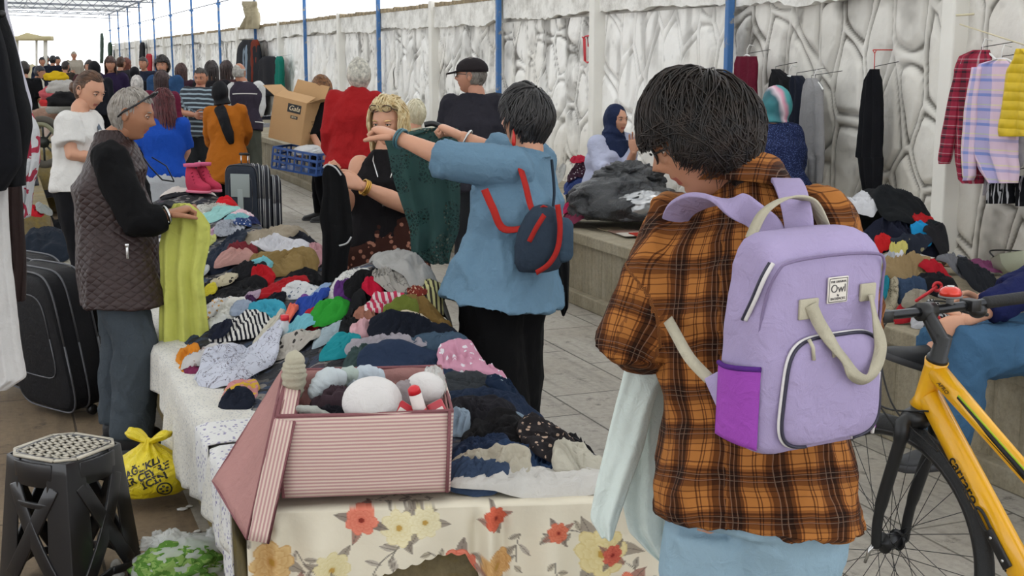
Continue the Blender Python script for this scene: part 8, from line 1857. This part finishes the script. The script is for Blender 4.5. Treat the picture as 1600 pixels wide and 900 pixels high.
# ------------------------------------------------------------------ the person sitting at the right edge
def seated():
    f = horiz(-.92, -.38); hip = az(1640, 545, PLZ+.02); hip = V(PLX+.35, hip.y-.15, PLZ+.10); J = dict(k=1.0, f=f)
    d0 = depth(at(1560, 560, 4.55)); r = V(f.y, -f.x, 0)
    J['hip'] = at(1765, 515, 4.75); J['waist'] = J['hip']+V(0, 0, .13)+f*.03; J['chest'] = J['hip']+V(0, 0, .31)+f*.06; J['neck'] = J['hip']+V(0, 0, .47)+f*.08; J['head'] = J['hip']+V(0, 0, .60)+f*.08
    J['shL'] = J['neck']-r*.17-V(0, 0, .07); J['shR'] = J['neck']+r*.17-V(0, 0, .07)
    J['hipL'] = J['hip']-r*.09-V(0, 0, .02); J['hipR'] = J['hip']+r*.09-V(0, 0, .02)
    J['knL'] = at(1510, 552, 4.45); J['anL'] = at(1478, 690, 4.50); J['anL'].z = max(.09, J['anL'].z)
    J['knR'] = at(1545, 540, 4.85); J['anR'] = at(1462, 545, 4.70)
    J['elL'] = at(1605, 455, 4.5); J['wrL'] = at(1508, 500, 4.45); J['elR'] = at(1640, 430, 4.9); J['wrR'] = at(1530, 470, 4.85)
    J['hdir'] = f-V(0, 0, .3); J['toeL'] = horiz(-.9, -.2); J['toeR'] = (horiz(-.95, -.1)+V(0, 0, .35)).normalized()
    root = person('seated person in blue jeans and navy jumper at the right edge behind the bicycle', J, SK['b'], hair=dict(n=200, len=.1), hairc='2a211c', top=dict(mat=fabric('1c2352'), name='navy_jumper', sleeve=.85, g=.02, sg=.02, hem=.05), bottom=dict(mat=fabric('44698a', name='blue_denim'), g=.024, fl=1.2, amp=.014, name='jeans'), seed=301, shoes='2b2c2e', curlL=.8, vox=.009)
seated()
# ------------------------------------------------------------------ far left: gate frame, rocks, motorbike
Mg = plain('gate_white', 'd4d0c4', .7); root = thing('gate_frame', 'white gable-topped gate frame far away on the left', 'gate', az(50, 120, 0)); d = 34; fn = dfn(d); b = MB()
for px in (26, 57, 71): b.tube([fn(px, 62), fn(px, 130)], .05 if px != 57 else .03, 6)
b.build('post', Mg, root); b = MB(); b.box((fn(26, 60)+fn(72, 60))/2, ((fn(72, 60)-fn(26, 60)).length+.3, .3, .12), Matrix.Rotation(-TH, 3, 'Z')); b.build('beam', plain('gate_cream', 'c9bd94', .7), root)
b = MB(); q = fn(26, 57), fn(73, 58), fn(42, 51); b.add([*[tuple(v) for v in q], *[tuple(v+V(0, .3, 0)) for v in q]], [(0, 1, 2), (5, 4, 3), (0, 3, 4, 1), (1, 4, 5, 2), (2, 5, 3, 0)]); b.build('gable', plain('gate_cream', 'c9bd94', .7), root)
for i, (px, py, r, lab) in enumerate(((46, 104, .9, 'pale boulder below the gate frame, larger'), (66, 106, .8, 'pale boulder at the right below the gate frame'), (30, 98, .6, 'pale boulder at the left below the gate frame'))):
    pb_ = fn(px, py+16)+V(0, 2.0+3.2*i, 0); pb_.z = r*.4
    o = blob(pb_, (r*.75, r*.6, r*1.1), i+2, .2, 1.6, crease=1).build('boulder', plain('pale_rock', 'c2b798', .9, bs=.6, bumpscale=6)); tag(o, lab, 'rock')
def far_wheel():
    c = at(68, 222, 11.5); root = thing('motorbike_wheel', 'dark motorbike wheel standing on the left stall behind the black coat', 'wheel', c-V(0, 0, .3)); ex, ez = cR, V(0, 0, 1); b = MB(); b.tube([c+ex*.17*math.cos(t)+ez*.20*math.sin(t) for t in [2*PI*i/40 for i in range(41)]], .035, 10); b.build('tyre', plain('worn_rubber', '4a463e', .8), root)
    b = MB(); b.tube([c-V(0, .04, 0), c+V(0, .04, 0)], .05, 16)
    for i in range(8): a = 2*PI*i/8; b.tube([c, c+ex*.16*math.cos(a)+ez*.19*math.sin(a)], .010, 6)
    b.build('spokes', plain('dark_metal', '3a3c38', .4, .6), root)
    b = MB(); b.tube(spline([at(52, 195, 11.4), at(72, 196, 11.4), at(88, 212, 11.4), at(94, 228, 11.4)]), .02, 8); b.build('mudguard', plain('olive_metal', '6a6a50', .5), root)
far_wheel()
LP2 = Pile(.55, [], lambda X, Y: np.full_like(X, 1.), (-4, .3, 9, 22))
for i, (px, py, w_, c, lab) in enumerate(((82, 162, .16, 'd03a3c', 'bright red round cloth on the far left stall'), (92, 150, .22, 'c05a60', 'pinkish red cloth on the far left stall'), (80, 185, .25, 'a08070', 'brown pink goods on the far left stall'), (100, 172, .2, '9a9a94', 'grey cloth on the far left stall'), (88, 122, .14, 'd8b41c', 'yellow bag held near the man in the beanie'), (98, 140, .2, 'b8b4ae', 'pale goods beside the yellow bag'), (107, 160, .22, '1c1c1e', 'black bag behind the white t-shirt woman'))):
    o = blob(at(px, py, 16-i*.3), (w_, w_*.7, w_*.55), i+40, .25, 2.4, n=28, m_=20).build('stall_goods', fabric(c)); tag(o, lab, 'goods')
b = MB(); p = az(85, 235, .0); q = at(88, 205, 15.5); b.box((q.x-.2, q.y+.4, q.z/2-.05), (.9, 4.5, max(.3, q.z-.1))); o = b.build('stall_counter', M_isl, bevel=.01, smooth=False); tag(o, 'far left concrete stall counter with small goods', 'stall counter')

# rail that carries the garments at the left edge
root = thing('clothes_rail', 'clothes rail at the left edge carrying the black coat and white shirt', 'rail', (-.12, 4.6, 0)); b = MB(); b.tube([(-.12, 1.6, 2.02), (-.12, 8.2, 2.02)], .014, 8); b.build('rail', M_steel, root)
for y in (1.7, 5.0, 8.1): b = MB(); b.tube([(-.12 if y > 6 else -.45, y, 0), (-.12 if y > 6 else -.45, y, 1.9), (-.12, y, 2.02)], .016, 8); b.build('post', M_steel, root)
t = at(92, 190, 16.2); b = MB(); rbox(b, (t.x, t.y+.8, .52), (.36, 1.9, 1.04), Matrix.Rotation(0, 3, 'Z'), 8, 32, .03); o = b.build('goods_table', fabric('b8a498'), bevel=.0); tag(o, 'cloth covered table under the small goods of the far left stall', 'table')
for (px, py, d, ht, c, lab) in ((1212, 290, 7.9, .26, '2b2d36', 'dark bundle of clothes the woman in the teal and pink scarf sits on'), (952, 286, 9.8, .10, '3a3440', 'flat dark cushion under the seated woman in the navy headscarf')):
    q = at(px, py, d); b = MB(); rbox(b, (q.x, q.y, PLZ+ht/2), (.36, .34, ht), Matrix.Rotation(.4, 3, 'Z'), 4, 36, min(.05, ht*.4)); A = b.arr(); A = A+.006*fbm(A*14, 2)[:, None]; A[:, 2] = np.maximum(A[:, 2], PLZ); b.setarr(A); o = b.build('seat_bundle', fabric(c)); tag(o, lab, 'bundle')
